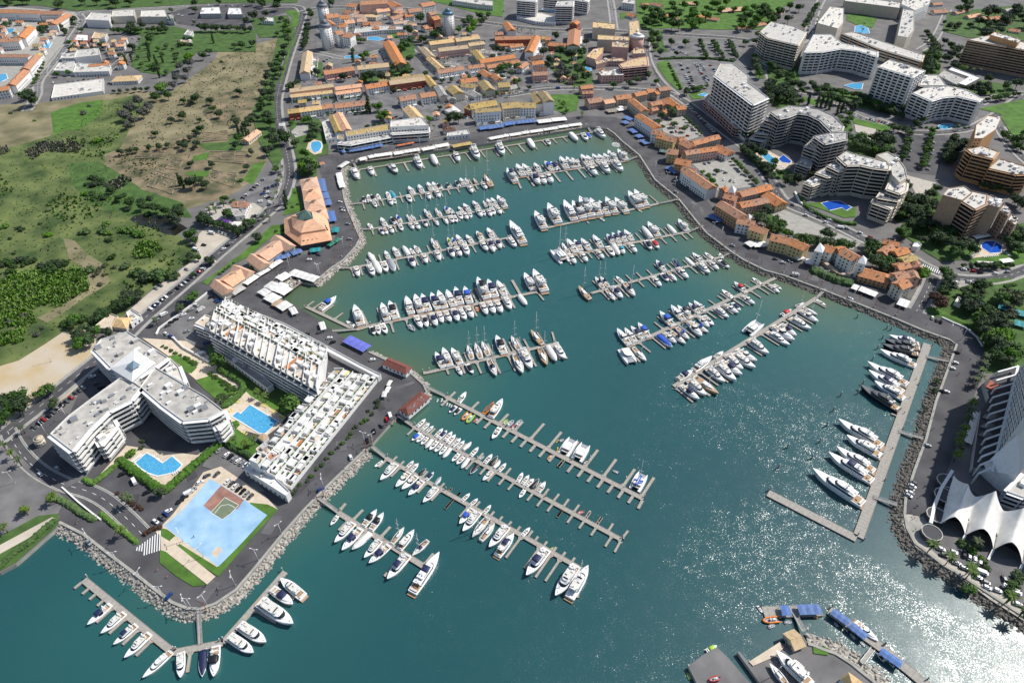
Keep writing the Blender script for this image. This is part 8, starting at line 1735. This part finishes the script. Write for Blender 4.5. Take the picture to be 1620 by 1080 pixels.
def ruin(label, v, quad, nx, ny, seed):
 a, b, c_, d = PP(v, quad); rn = random.Random(seed); o = thing('ruin_foundations', label, 'ruin', a); mb = MB()
 def at(u, w_): return a.lerp(b, u).lerp(d.lerp(c_, u), w_) - a
 mb.sheet([tuple(at(u, w_))[:2] for u, w_ in ((0, 0), (1, 0), (1, 1), (0, 1))], .42, 'dirt')
 for i in range(nx + 1):
  for j in range(ny):
   if rn.random() < .5: mb.beam(at(i / nx, j / ny) + Vector((0, 0, .5)), at(i / nx, (j + rn.uniform(.6, 1)) / ny) + Vector((0, 0, .5)), .6, rn.uniform(.5, 1.1), 'ruinstone')
 for j in range(ny + 1):
  for i in range(nx):
   if rn.random() < .55: mb.beam(at(i / nx, j / ny) + Vector((0, 0, .45)), at((i + rn.uniform(.6, 1)) / nx, j / ny) + Vector((0, 0, .45)), .6, rn.uniform(.5, 1.1), 'ruinstone')
 mb.build('wall', o)
ruin('low brown ruin walls on the lawn nearest the visitor house', 'T00', [(1285, 900), (1300, 845), (1440, 830), (1440, 885)], 5, 3, 1)
ruin('ruin foundations with ponds below the visitor house', 'T00', [(1310, 1020), (1330, 965), (1570, 960), (1560, 1040)], 8, 3, 2)
ruin('dark ruin foundations alone in the bare field', 'T00', [(860, 1005), (890, 965), (1050, 965), (1040, 1005)], 6, 2, 3)
ruin('large ruin foundations above the pond', 'T10', [(935, 100), (1010, -10), (1140, 30), (1090, 150)], 6, 6, 4)
ruin('pale ruin foundations by the palm car park', 'T10', [(1330, 60), (1340, 0), (1500, 20), (1480, 110)], 6, 3, 5)
ruin('small square ruin left of the cypress pair', 'T00', [(1050, 1070), (1095, 1015), (1160, 1020), (1125, 1080)], 3, 2, 6)
def hedge(label, v, pts, wd=1.6, h=1.6, mt='leafmid'):
 w_ = PP(v, pts); c = w_[0].copy(); o = thing('hedge', label, 'hedge', c); mb = MB(); rn = random.Random(label)
 for a, b in zip(w_, w_[1:]):
  L = (b - a).length; n = max(1, int(L / 1.1))
  for i in range(n):
   p = a.lerp(b, (i + .5) / n) - c; mb.add([(x + p.x, y + p.y, z + h * .5) for x, y, z in icorock(max(wd, h) * .85, 1, rn)], ICOF, mt)
   for _ in range(8):
    q = Vector((p.x + rn.uniform(-.5, .5) * wd, p.y + rn.uniform(-.5, .5) * wd, h * rn.uniform(.5, 1.1))); s = .35
    mb.add([q + Vector((-s, -s * rn.random(), 0)), q + Vector((s, -s, s * rn.random())), q + Vector((s * rn.random(), s, s * .5))], [(0, 1, 2)], mt)
 mb.build('foliage', o)
hedge('clipped green hedge along the south-east side of the stepped block', 'T20', [(1490, 530), (1410, 640), (1250, 770), (1050, 950), (1000, 930), (760, 755)], 3.2, 2.2)
hedge('clipped green hedge at the foot of the south-west wing', 'T20', [(760, 770), (680, 830), (590, 905), (535, 870)], 2.2, 1.3, 'leafbright')
hedge('tall hedge bending around the terrace garden', 'C1', [(255, 655), (340, 700), (420, 745), (430, 800), (380, 860), (290, 920)], 3.0, 2.4)
hedge('bushy green strip between apron and sea road by the zebra crossing', 'T30', [(640, 10), (720, 80), (800, 140), (870, 195)], 1.9, 1.0, 'leafbright')
hedge('bright green bank planting by the bottom-left plaza', 'T20', [(310, 1000), (380, 1000), (450, 1040), (520, 1090), (600, 1130)], 2.4, .9, 'leafbright')
hedge('hedge strip on the river bank at the left edge', 'T30', [(0, 345), (80, 270), (180, 200), (270, 120), (350, 55)], 2.4, 1.0, 'leafmid')
hedge('long hedge along the wall of the small lawn', 'C2', [(70, 540), (150, 590), (280, 650), (330, 690)], 2.2, 1.8, 'leafdark')
hedge('hedge behind the fan-shaped car park lawn', 'T02', [(930, 378), (1100, 372), (1250, 375), (1400, 392)], 2.6, 2.0, 'leafdark')
hedge('hedge along the quay-side road bend by the palm garden', 'D2', [(700, 250), (740, 330), (860, 400), (1000, 445), (1080, 450)], 2.4, 2.0, 'leafmid')
hedge('hedge below the crescent hotel pool', 'D3', [(10, 500), (90, 580), (180, 640)], 4, 2.2, 'leafdark')
hedge('green bank in front of the stone garden wall on the east promenade', 'D2', [(790, 760), (860, 790), (950, 830), (1040, 850)], 5, 1.2, 'leafmid')
def wall_line(label, v, pts, h=1.6, wd=.4, mt='white'):
 w_ = PP(v, pts); c = w_[0].copy(); o = thing('garden_wall', label, 'wall', c); mb = MB()
 for a, b in zip(w_, w_[1:]): mb.beam(a - c + Vector((0, 0, h / 2)), b - c + Vector((0, 0, h / 2)), wd, h, mt)
 mb.build('coping', o)
wall_line('curved stone retaining wall on the east promenade', 'D2', [(780, 725), (850, 700), (870, 720), (920, 760), (960, 790), (1040, 810)], 2.5, 3, 'stonewall')
wall_line('white garden wall of the car park beside the terraced building', 'C1', [(-60, 440), (0, 500), (100, 555), (190, 605)], 2, .8)
wall_line('white wall around the zigzag hotel garden', 'D2', [(670, 235), (700, 300), (780, 360), (900, 420), (1050, 450)], 1.6, 1.4)
wall_line('low white wall along the river plaza path', 'T20', [(395, 925), (500, 1020), (600, 1100), (640, 1130)], 1.0, .8)
wall_line('white wall on the car park edge by the west road', 'T10', [(1315, 775), (1180, 880), (1010, 1000), (990, 1040)], 1.3, .8)
wall_line('pale kerb wall curving along the quay road at the palm garden', 'C4', [(590, 15), (690, 60), (800, 105), (890, 180), (940, 260)], 1.0, .8)
p = P(1320, 265, WATER, 'A2'); o = thing('fountain', 'white foaming fountain on the water in the north-east basin corner', 'fountain', p); mb = MB(); rn = random.Random(2)
for _ in range(520):
 a = rn.random() * 6.28; r = 5.2 * math.sqrt(rn.random()); h = .1 + 1.5 * (1 - r / 5.2) * rn.random(); s = rn.uniform(.15, .42); mb.add([(x + r * math.cos(a), y + r * math.sin(a), z + h) for x, y, z in icorock(s, 1, rn)], ICOF, 'paint')
mb.build('spray', o)
# ================================================================== cars, lamps, people
CARC = [('white', 'carwhite'), ('silver', 'carsilver'), ('grey', 'cargrey'), ('black', 'carblack'), ('red', 'carred'), ('blue', 'carblue')]
def car_body(mt):
 def fn(mb):
  sec = [(-2.1, .55, .78), (-1.9, .82, .85), (-.9, .86, .92), (.7, .86, .90), (1.7, .82, .78), (2.1, .60, .62)]
  mb.loft([[(x, h, .32), (x, h, z * .8), (x, h * .88, z), (x, -h * .88, z), (x, -h, z * .8), (x, -h, .32)][::-1] for x, h, z in sec], mt, smooth=False)
  house(mb, [(-1.35, .62), (.1, .62), (.5, .55)], 1.38, 1.46, mt, ins=.04)
  for x in (-1.3, 1.35):
   for s in (-1, 1): mb.box((x, s * .8, .3), (.62, .2, .6), 'rubber')
 return fn
def car(p, az, ci, label, group, van=False):
 nm, mt = CARC[ci]; o = thing('parked_van' if van else 'parked_car', label, 'van' if van else 'car', p, az, group)
 if van:
  place(cached(('body', 'van', mt), lambda mb: (mb.box((-.3, 0, 1.2), (4.6, 1.95, 1.75), mt, 0, .94), mb.box((2.3, 0, .8), (.9, 1.9, .9), mt), [mb.box((x, s * .9, .32), (.66, .2, .64), 'rubber') for x in (-1.5, 1.6) for s in (-1, 1)])), 'body', o); place(cached(('windows', 'van'), lambda mb: (mb.box((1.95, 0, 1.6), (.25, 1.7, .6), 'glass'), mb.box((1.2, 0, 1.6), (.8, 1.96, .5), 'glass'))), 'windows', o)
 else:
  place(cached(('body', mt), car_body(mt)), 'body', o, (0, 0, 0), 0, (1, 1.04, 1))
  place(cached(('windows',), lambda mb: house(mb, [(-1.85, .72), (.55, .72), (1.05, .6)], .88, 1.40, 'glass', ins=.14, rake=.55, rakea=.35)), 'windows', o)
 return o
NC = [0]
FAR = MB()
def cars(where, txt, heading='p', fill=.8, far=False):
 rn = random.Random(where); rec = []
 for ln in txt.strip().split('\n'):
  v, rest = ln.strip().split(':', 1)
  for tk in rest.split():
   f = tk.split('/'); mode = f[1] if len(f) > 1 else heading
   q = [float(k) for k in f[0].lstrip('L').split(',')]
   if tk[0] == 'L':
    a, b = P(q[0], q[1], .7, v), P(q[2], q[3], .7, v); d = b - a; n = int(q[4]); az = math.atan2(d.y, d.x) + (0 if mode == 'l' else math.pi / 2)
    for i in range(n):
     if rn.random() < fill: rec.append((a.lerp(b, (i + .5) / n), az + (0 if rn.random() < .5 else math.pi) + rn.uniform(-.04, .04), None, False))
   else: rec.append((P(q[0], q[1], .7, v), R(q[2]), int(q[3]) if len(q) > 3 else None, len(q) > 4))
 rec.sort(key=lambda r: r[0].x)
 for i, (p, az, c, van) in enumerate(rec):
  ci = c if c is not None else rn.choices(range(6), [36, 24, 17, 14, 4, 5])[0]; NC[0] += 1
  if far:
   m_ = Matrix.Translation((p.x, p.y, .36)) @ Matrix.Rotation(az, 4, 'Z'); t = MB(); car_body(CARC[ci][1])(t); house(t, [(-1.85, .72), (.55, .72), (1.05, .6)], .88, 1.40, 'glass', ins=.14, rake=.55, rakea=.35)
   o_ = len(FAR.v); FAR.v += [tuple(m_ @ Vector(q)) for q in t.v]; FAR.f += [[o_ + i_ for i_ in f] for f in t.f]; FAR.sm += t.sm; FAR.m += [FAR.slot(t.ms[k]) for k in t.m]; continue
  car((p.x, p.y, .36), az, ci, '%s %s, %s from the west %s' % (CARC[ci][0], 'van' if van else 'car', ORD[i + 1], where), 'vehicles parked ' + where, van)
cars('in the row beside the rectangular-pool lawn', 'C2: L20,600,280,740,8')
cars('in the row along the blue court', 'C2: L0,800,320,1010,10')
cars('beside the white strip of the blue court', 'T20: 1310,850,40,2 1265,892,40,0 1222,935,40,1 1195,958,40,0,1 1168,985,40,3 1140,1010,40,3 1065,1072,40,0', fill=1)
cars('in the car park of the stepped block', 'T20: L200,553,465,345,9 L465,330,540,285,3 585,222,35,0 610,265,35,2 640,182,35,2 640,290,35,3 850,885,130,0,1 775,838,35,3 930,955,35,3', fill=.9)
cars('on the lower roads of the apron', 'T20: 255,838,145,0 362,802,145,1\nT30: 985,58,-30,0 1025,35,-30,2 1050,10,-30,5 1068,530,70,5 562,190,-40,1')
cars('on the quay road below the garden terraces', 'C2: 1498,312,110,0,1 1468,342,110,4 1425,392,130,2 1360,442,110,3 1300,522,110,3 1160,665,115,0 905,940,35,5', fill=1)
cars('in the gravel strip along the marsh', 'T10: L945,770,1195,615,9 L1110,752,1360,565,11 L940,882,1060,790,5 1080,770,30,2 1290,470,-10,3 1240,500,-25,0,1 1340,395,-20,0,1 1392,386,60,0 1412,395,60,0 1432,400,60,0 1485,420,60,1 1415,495,40,0 1440,475,40,3 1460,460,40,1')
cars('on the west road by the walled car park', 'T10: 1038,910,50,0,1 990,942,50,1 950,982,50,2 1240,850,150,0 1272,880,55,0,1 1205,880,40,1 1160,912,40,0 1112,942,40,3 1082,960,40,3 1062,980,40,2 1210,936,30,0 1182,1016,30,1 1050,1030,140,0 1078,1046,140,5 1100,1060,140,0 1335,800,40,3 1372,820,40,5 1385,828,40,5 1160,830,30,3 1140,825,30,2', fill=1)
cars('in the palm car park by the ruins', 'C3: L305,270,480,110,8 L395,292,470,285,4 L460,225,520,265,4 L480,190,610,150,6 520,292,70,0 516,312,70,1 602,80,20,2 L360,405,440,400,4 555,160,20,1 L480,205,530,225,3')
cars('on the west promenade', 'C3: 1070,293,0,0 1085,340,0,1 1092,360,0,0 1130,463,-10,1 1145,580,10,1 830,740,20,0 905,700,-20,2', fill=1)
cars('on the promenade beside the white marquee', 'C1: 970,385,30,2 1040,425,20,0 1065,455,30,3 1345,580,20,0 880,400,30,3 160,460,20,5 130,540,20,0,1 128,222,60,0,1')
cars('in the big northern car park', 'T02: L1060,400,1130,550,12 L1100,400,1150,550,11 L1160,400,1235,530,12 L1195,400,1245,515,9 L1180,260,1230,340,7 L1265,270,1310,370,8 L1350,260,1410,360,8 L1390,260,1430,350,7 L1250,410,1290,460,4 L1500,430,1520,490,5 L1000,310,1120,350,8', fill=.7, far=True)
cars('in the shaded lane beside the ten-storey hotel', 'D1: L680,190,960,470,16', fill=.85)
cars('in the square behind the orange-roofed houses', 'D1: L520,350,640,400,6 L540,430,620,420,4 690,460,0,4 730,400,0,1 L910,740,960,770,4 L985,750,1030,790,4 L990,830,1100,850,6 L830,700,900,680,4', fill=.8)
cars('in the tree-lined east car park', 'D3: L1095,330,1060,540,11 L1130,330,1110,540,11 L1250,350,1190,600,11 L1285,380,1240,610,9', fill=.65)
cars('below the fin-fronted tower hotel', 'D3: L740,230,1000,290,13 1020,320,0,1 1015,350,0,0', fill=.85)
cars('on the street below the zigzag hotel', 'D3: 410,910,-20,0 545,958,-20,0 500,925,-20,2 645,995,-20,0,1 690,1000,-20,1 780,1030,-20,0 850,1060,-20,4 320,840,-50,2', fill=1)
cars('on the curved street by the hexagonal pool', 'T13: 1240,625,-8,0 1300,635,-5,4 1345,645,0,3 1438,650,5,0 1515,640,10,1 1190,705,60,0 1262,700,60,1 1282,705,60,0 1302,712,60,0 1040,930,60,0 1070,945,60,2 1095,955,60,3 172,660,-15,0,1 520,810,-25,0 95,580,-25,1', fill=1)
cars('on the palm-lined quay road', 'T23: 1195,70,-10,3 1185,135,-10,0 1165,170,-10,0 1128,318,-10,0 1105,315,-10,3 1010,658,-10,1 L925,885,885,985,5', fill=1)
cars('on the drive below the tent pavilion', 'T33: 1095,232,-25,0 1175,252,-30,1 1115,270,-25,2 1195,322,-30,0 1240,352,-30,1 1242,268,60,3 1275,282,60,1 1310,300,60,0 1342,318,60,1 1350,380,-30,0,1 1330,412,-30,1 1382,445,-30,2 1385,475,-30,0 1450,492,-30,0 1520,480,-32,0,1 1560,505,-32,0,1 1580,580,-30,0 1495,420,80,2', fill=1)
cars('in the far north-west streets', 'T00: L320,525,640,495,10 L400,290,430,250,4 L470,180,510,130,4 842,245,0,0 L1120,90,1280,150,7 L1300,35,1600,40,8 690,530,60,3', fill=.75, far=True)
cars('in the northern village', 'T01: L420,395,500,350,4 L770,310,820,380,5 L1290,160,1380,210,9 265,520,0,0 310,520,0,1 275,225,80,0 1570,70,60,1 1180,610,70,0,1 250,850,30,0\nT02: 290,560,5,5,1 120,130,5,0 250,150,5,1 650,60,70,0 855,325,80,0\nD6: 930,470,60,1 985,470,60,4 1010,460,60,3 960,465,60,0', fill=.75)
cars('on the long street at the top right', 'T03: L240,230,300,30,9 L290,200,340,30,7', fill=.7, far=True)
cars('on the shaded east promenade', 'D2: 675,787,-15,0,1 250,590,-25,1 540,680,-10,2 590,705,-10,0 1040,945,-15,1\nD1: 590,940,-40,1 690,900,-40,2', fill=1)
o = FAR.build('distant_car'); tag(o, 'small distant cars filling the northern and north-western car parks', None, None, 'stuff')
def loungers(where, v, lines, mt='canvas'):
 l = []
 for x1, y1, x2, y2, n in lines:
  a, b = P(x1, y1, .6, v), P(x2, y2, .6, v); az = math.atan2((b - a).y, (b - a).x) + math.pi / 2
  l += [(a.lerp(b, (i + .5) / n), az) for i in range(n)]
 for i, (p, az) in enumerate(sorted(l, key=lambda q: q[0].x)):
  o = thing('sun_lounger', '%s sun lounger, %s from the west %s' % ('yellow' if mt == 'yellowcanvas' else 'white', ORD[i + 1], where), 'sun lounger', (p.x, p.y, .38), az, 'sun loungers ' + where)
  place(cached(('seat', 'lg', mt), lambda m: m.box((-.3, 0, .32), (1.4, .7, .1), mt)), 'seat', o); place(cached(('backrest', 'lg', mt), lambda m: m.beam((.4, 0, .35), (1.0, 0, .75), .7, .08, mt)), 'backrest', o); place(cached(('frame', 'lg'), lambda m: m.box((-.2, 0, .14), (1.3, .5, .28), 'metal')), 'frame', o)
loungers('around the large rectangular pool', 'C2', [(385, 205, 450, 235, 6), (470, 255, 530, 285, 5), (545, 305, 600, 335, 5), (120, 255, 140, 275, 2), (190, 185, 210, 195, 2), (230, 440, 280, 470, 3)], 'yellowcanvas')
loungers('around the curved pool of the stepped block', 'T20', [(840, 765, 900, 715, 7), (960, 710, 1030, 760, 6), (900, 835, 960, 860, 6), (1090, 840, 1140, 815, 4)])
loungers('on the crescent hotel terrace', 'D3', [(170, 575, 250, 570, 9), (180, 590, 260, 582, 9), (200, 604, 270, 595, 8)])
loungers('beside the hexagonal pool', 'T13', [(1360, 545, 1460, 535, 8), (1280, 548, 1340, 520, 6), (1500, 515, 1540, 545, 4)])
lampA = lambda mb: (mb.cyl((0, 0, 0), .16, 9.5, 'lampwhite', 6, r2=.1), mb.cyl((0, 0, 0), .4, .3, 'concrete', 8))
lampB = lambda mb: [(mb.beam((0, 0, 9.4), (s * 1.5, 0, 9.8), .12, .12, 'lampwhite'), mb.box((s * 1.7, 0, 9.8), (.9, .4, .18), 'lampwhite')) for s in (-1, 1)]
postR = lambda mb: (mb.cyl((0, 0, 0), .2, 6.5, 'redwall', 6, r2=.14), mb.box((0, 0, 6.6), (.7, .7, .5), 'redtile'), mb.box((0, 0, .5), (1.0, 1.0, 1.0), 'stonewall'))
def lamps(where, txt, red=False):
 l = []
 for ln in txt.strip().split('\n'):
  v, rest = ln.strip().split(':', 1)
  for tk in rest.split(): l.append(P(*[float(q) for q in tk.split(',')], 0, v))
 l.sort(key=lambda p: p.x)
 for i, p in enumerate(l):
  o = thing('street_lamp', '%s, %s from the west %s' % ('short red-brown lantern post' if red else 'tall white double-armed street lamp', ORD[i + 1], where), 'street lamp', p, .5 + i, 'street lamps ' + where)
  if red: place(cached(('post', 'red'), postR), 'post', o)
  else: place(cached(('post', 'lamp'), lampA), 'post', o); place(cached(('lamp_head',), lampB), 'lamp_head', o)
lamps('on the apron around the blue court', 'T30: 755,322 910,440 1040,537 1190,607 1216,612 1312,588 1490,460 580,190 1160,185 1290,285\nT31: 165,142 15,302\nT20: 95,895 325,128 230,390 430,490 300,590\nT21: 430,925 690,645 742,655')
lamps('on the west promenade', 'T11: 212,615 395,655 405,655 555,492\nA1: 45,410 425,320 840,280 1225,225 1360,60')
lamps('on the east promenade', 'T12: 1030,105 1140,270 1270,390 1320,430\nT13: 350,700 120,640\nD1: 265,575 410,765 510,850 575,925\nC4: 640,160 760,200')
lamps('along the rock edge of the east promenade', 'T12: 930,45 985,110 1050,190 1110,280 1190,365 1270,430 1340,480 1420,530 1500,580 1570,610\nT13: 95,640 160,670 240,705 330,745 400,770 480,800 570,835 670,865 810,915', True)
lamps('along the south-west quay edge', 'T21: 880,510 735,655 700,690 430,975 395,1030\nT11: 600,300 620,370 655,440 600,480 540,545 505,590 445,650\nT30: 1310,620', True)
def person_mesh(shirt, legs):
 me = bpy.data.meshes.new('p'); V = [(0, 0, .95), (0, 0, 1.2), (0, 0, 1.42), (0, 0, 1.52), (.01, 0, 1.68), (.03, 0, 1.78), (.0, .2, 1.4), (.0, .28, 1.12), (.12, .28, .88), (0, -.2, 1.4), (.0, -.28, 1.12), (-.1, -.28, .86), (0, .1, .9), (.12, .1, .5), (.06, .1, .06), (.2, .1, .03), (0, -.1, .9), (-.06, -.1, .5), (-.18, -.1, .08), (-.05, -.1, .03)]
 E = [(0, 1), (1, 2), (2, 3), (3, 4), (4, 5), (2, 6), (6, 7), (7, 8), (2, 9), (9, 10), (10, 11), (0, 12), (12, 13), (13, 14), (14, 15), (0, 16), (16, 17), (17, 18), (18, 19)]
 me.from_pydata(V, E, []); o = bpy.data.objects.new('p', me); COL.objects.link(o); m = o.modifiers.new('s', 'SKIN'); m.use_smooth_shade = True
 rad = [.15, .15, .16, .06, .10, .08, .06, .045, .035, .06, .045, .035, .09, .065, .045, .035, .09, .065, .045, .035]
 for i, r in enumerate(rad): me.skin_vertices[0].data[i].radius = (r, r)
 me.skin_vertices[0].data[0].use_root = True
 dg = bpy.context.evaluated_depsgraph_get(); out = bpy.data.meshes.new_from_object(o.evaluated_get(dg)); bpy.data.objects.remove(o)
 out.materials.clear()
 for k in (shirt, legs, 'skin'): out.materials.append(M[k])
 for f in out.polygons: z = f.center.z; f.material_index = 2 if z > 1.5 or abs(f.center.y) > .25 and z < 1.15 else (0 if z > .95 else 1)
 out.name = 'person'; return out
PM = [(n_, person_mesh(s, l)) for n_, s, l in (('white top', 'paint', 'navy'), ('red top', 'red', 'offwhite'), ('dark top', 'black', 'carblue'), ('blue shirt', 'blueawning', 'tan'))]
HAIR = lambda mb: mb.loft([[(.01 + r * math.cos(a * 1.05), r * math.sin(a * 1.05), z) for a in range(6)] for r, z in ((.115, 1.70), (.12, 1.78), (.07, 1.86))], 'bark')
def people(where, v, pts):
 rn = random.Random(where); l = sorted((P(x, y, 0, v) for x, y in pts), key=lambda p: p.x)
 for i, p in enumerate(l):
  n_, me = rn.choice(PM); o = place(me, 'person', None, (p.x, p.y, .36), rn.random() * 6.28); tag(o, 'person in %s, %s from the west %s' % (n_, ORD[i + 1], where), 'person', 'people walking ' + where); place(cached(('hair',), HAIR), 'hair', o)
people('on the west promenade', 'C3', [(530, 630), (710, 750), (850, 710), (690, 725), (620, 830), (585, 850), (490, 885), (430, 935), (745, 720), (1030, 280), (1060, 190), (1000, 120), (1110, 420), (960, 80), (780, 800), (540, 870)])
people('on the promenade below the terraces', 'C1', [(545, 225), (640, 210), (655, 265), (735, 290), (820, 310), (905, 410), (660, 290), (740, 250), (1470, 860), (480, 100), (530, 45)])
people('on the apron quay road', 'C2', [(990, 705), (1180, 570), (880, 890), (820, 970), (1500, 180), (1110, 770), (420, 10)])
people('on the asphalt tip by the zebra crossing', 'T30', [(1000, 370), (1062, 412), (1385, 490), (490, 72), (500, 58), (680, 235), (1305, 470), (1230, 160)])
people('on the palm-lined quay road', 'C4', [(730, 510), (735, 500), (610, 665), (515, 825), (505, 880), (320, 20), (465, 70), (765, 290), (830, 380), (515, 970)])
people('on the round plaza by the tent', 'C5', [(340, 380), (290, 470), (260, 550), (270, 555), (245, 650), (255, 750), (215, 600), (290, 760), (240, 630)])
people('on the north promenade', 'D6', [(600, 800), (700, 780), (900, 740), (960, 720), (1000, 700), (480, 830), (1330, 660), (1400, 690), (560, 790)])
people('on the long superyacht pontoon', 'T23', [(900, 350), (865, 445), (730, 715), (790, 670), (940, 230)])
for o in bpy.data.objects:
 if 'superyacht pontoon' in str(o.get('label', '')) and o.name.startswith('person'): o.location.z = DECKZ
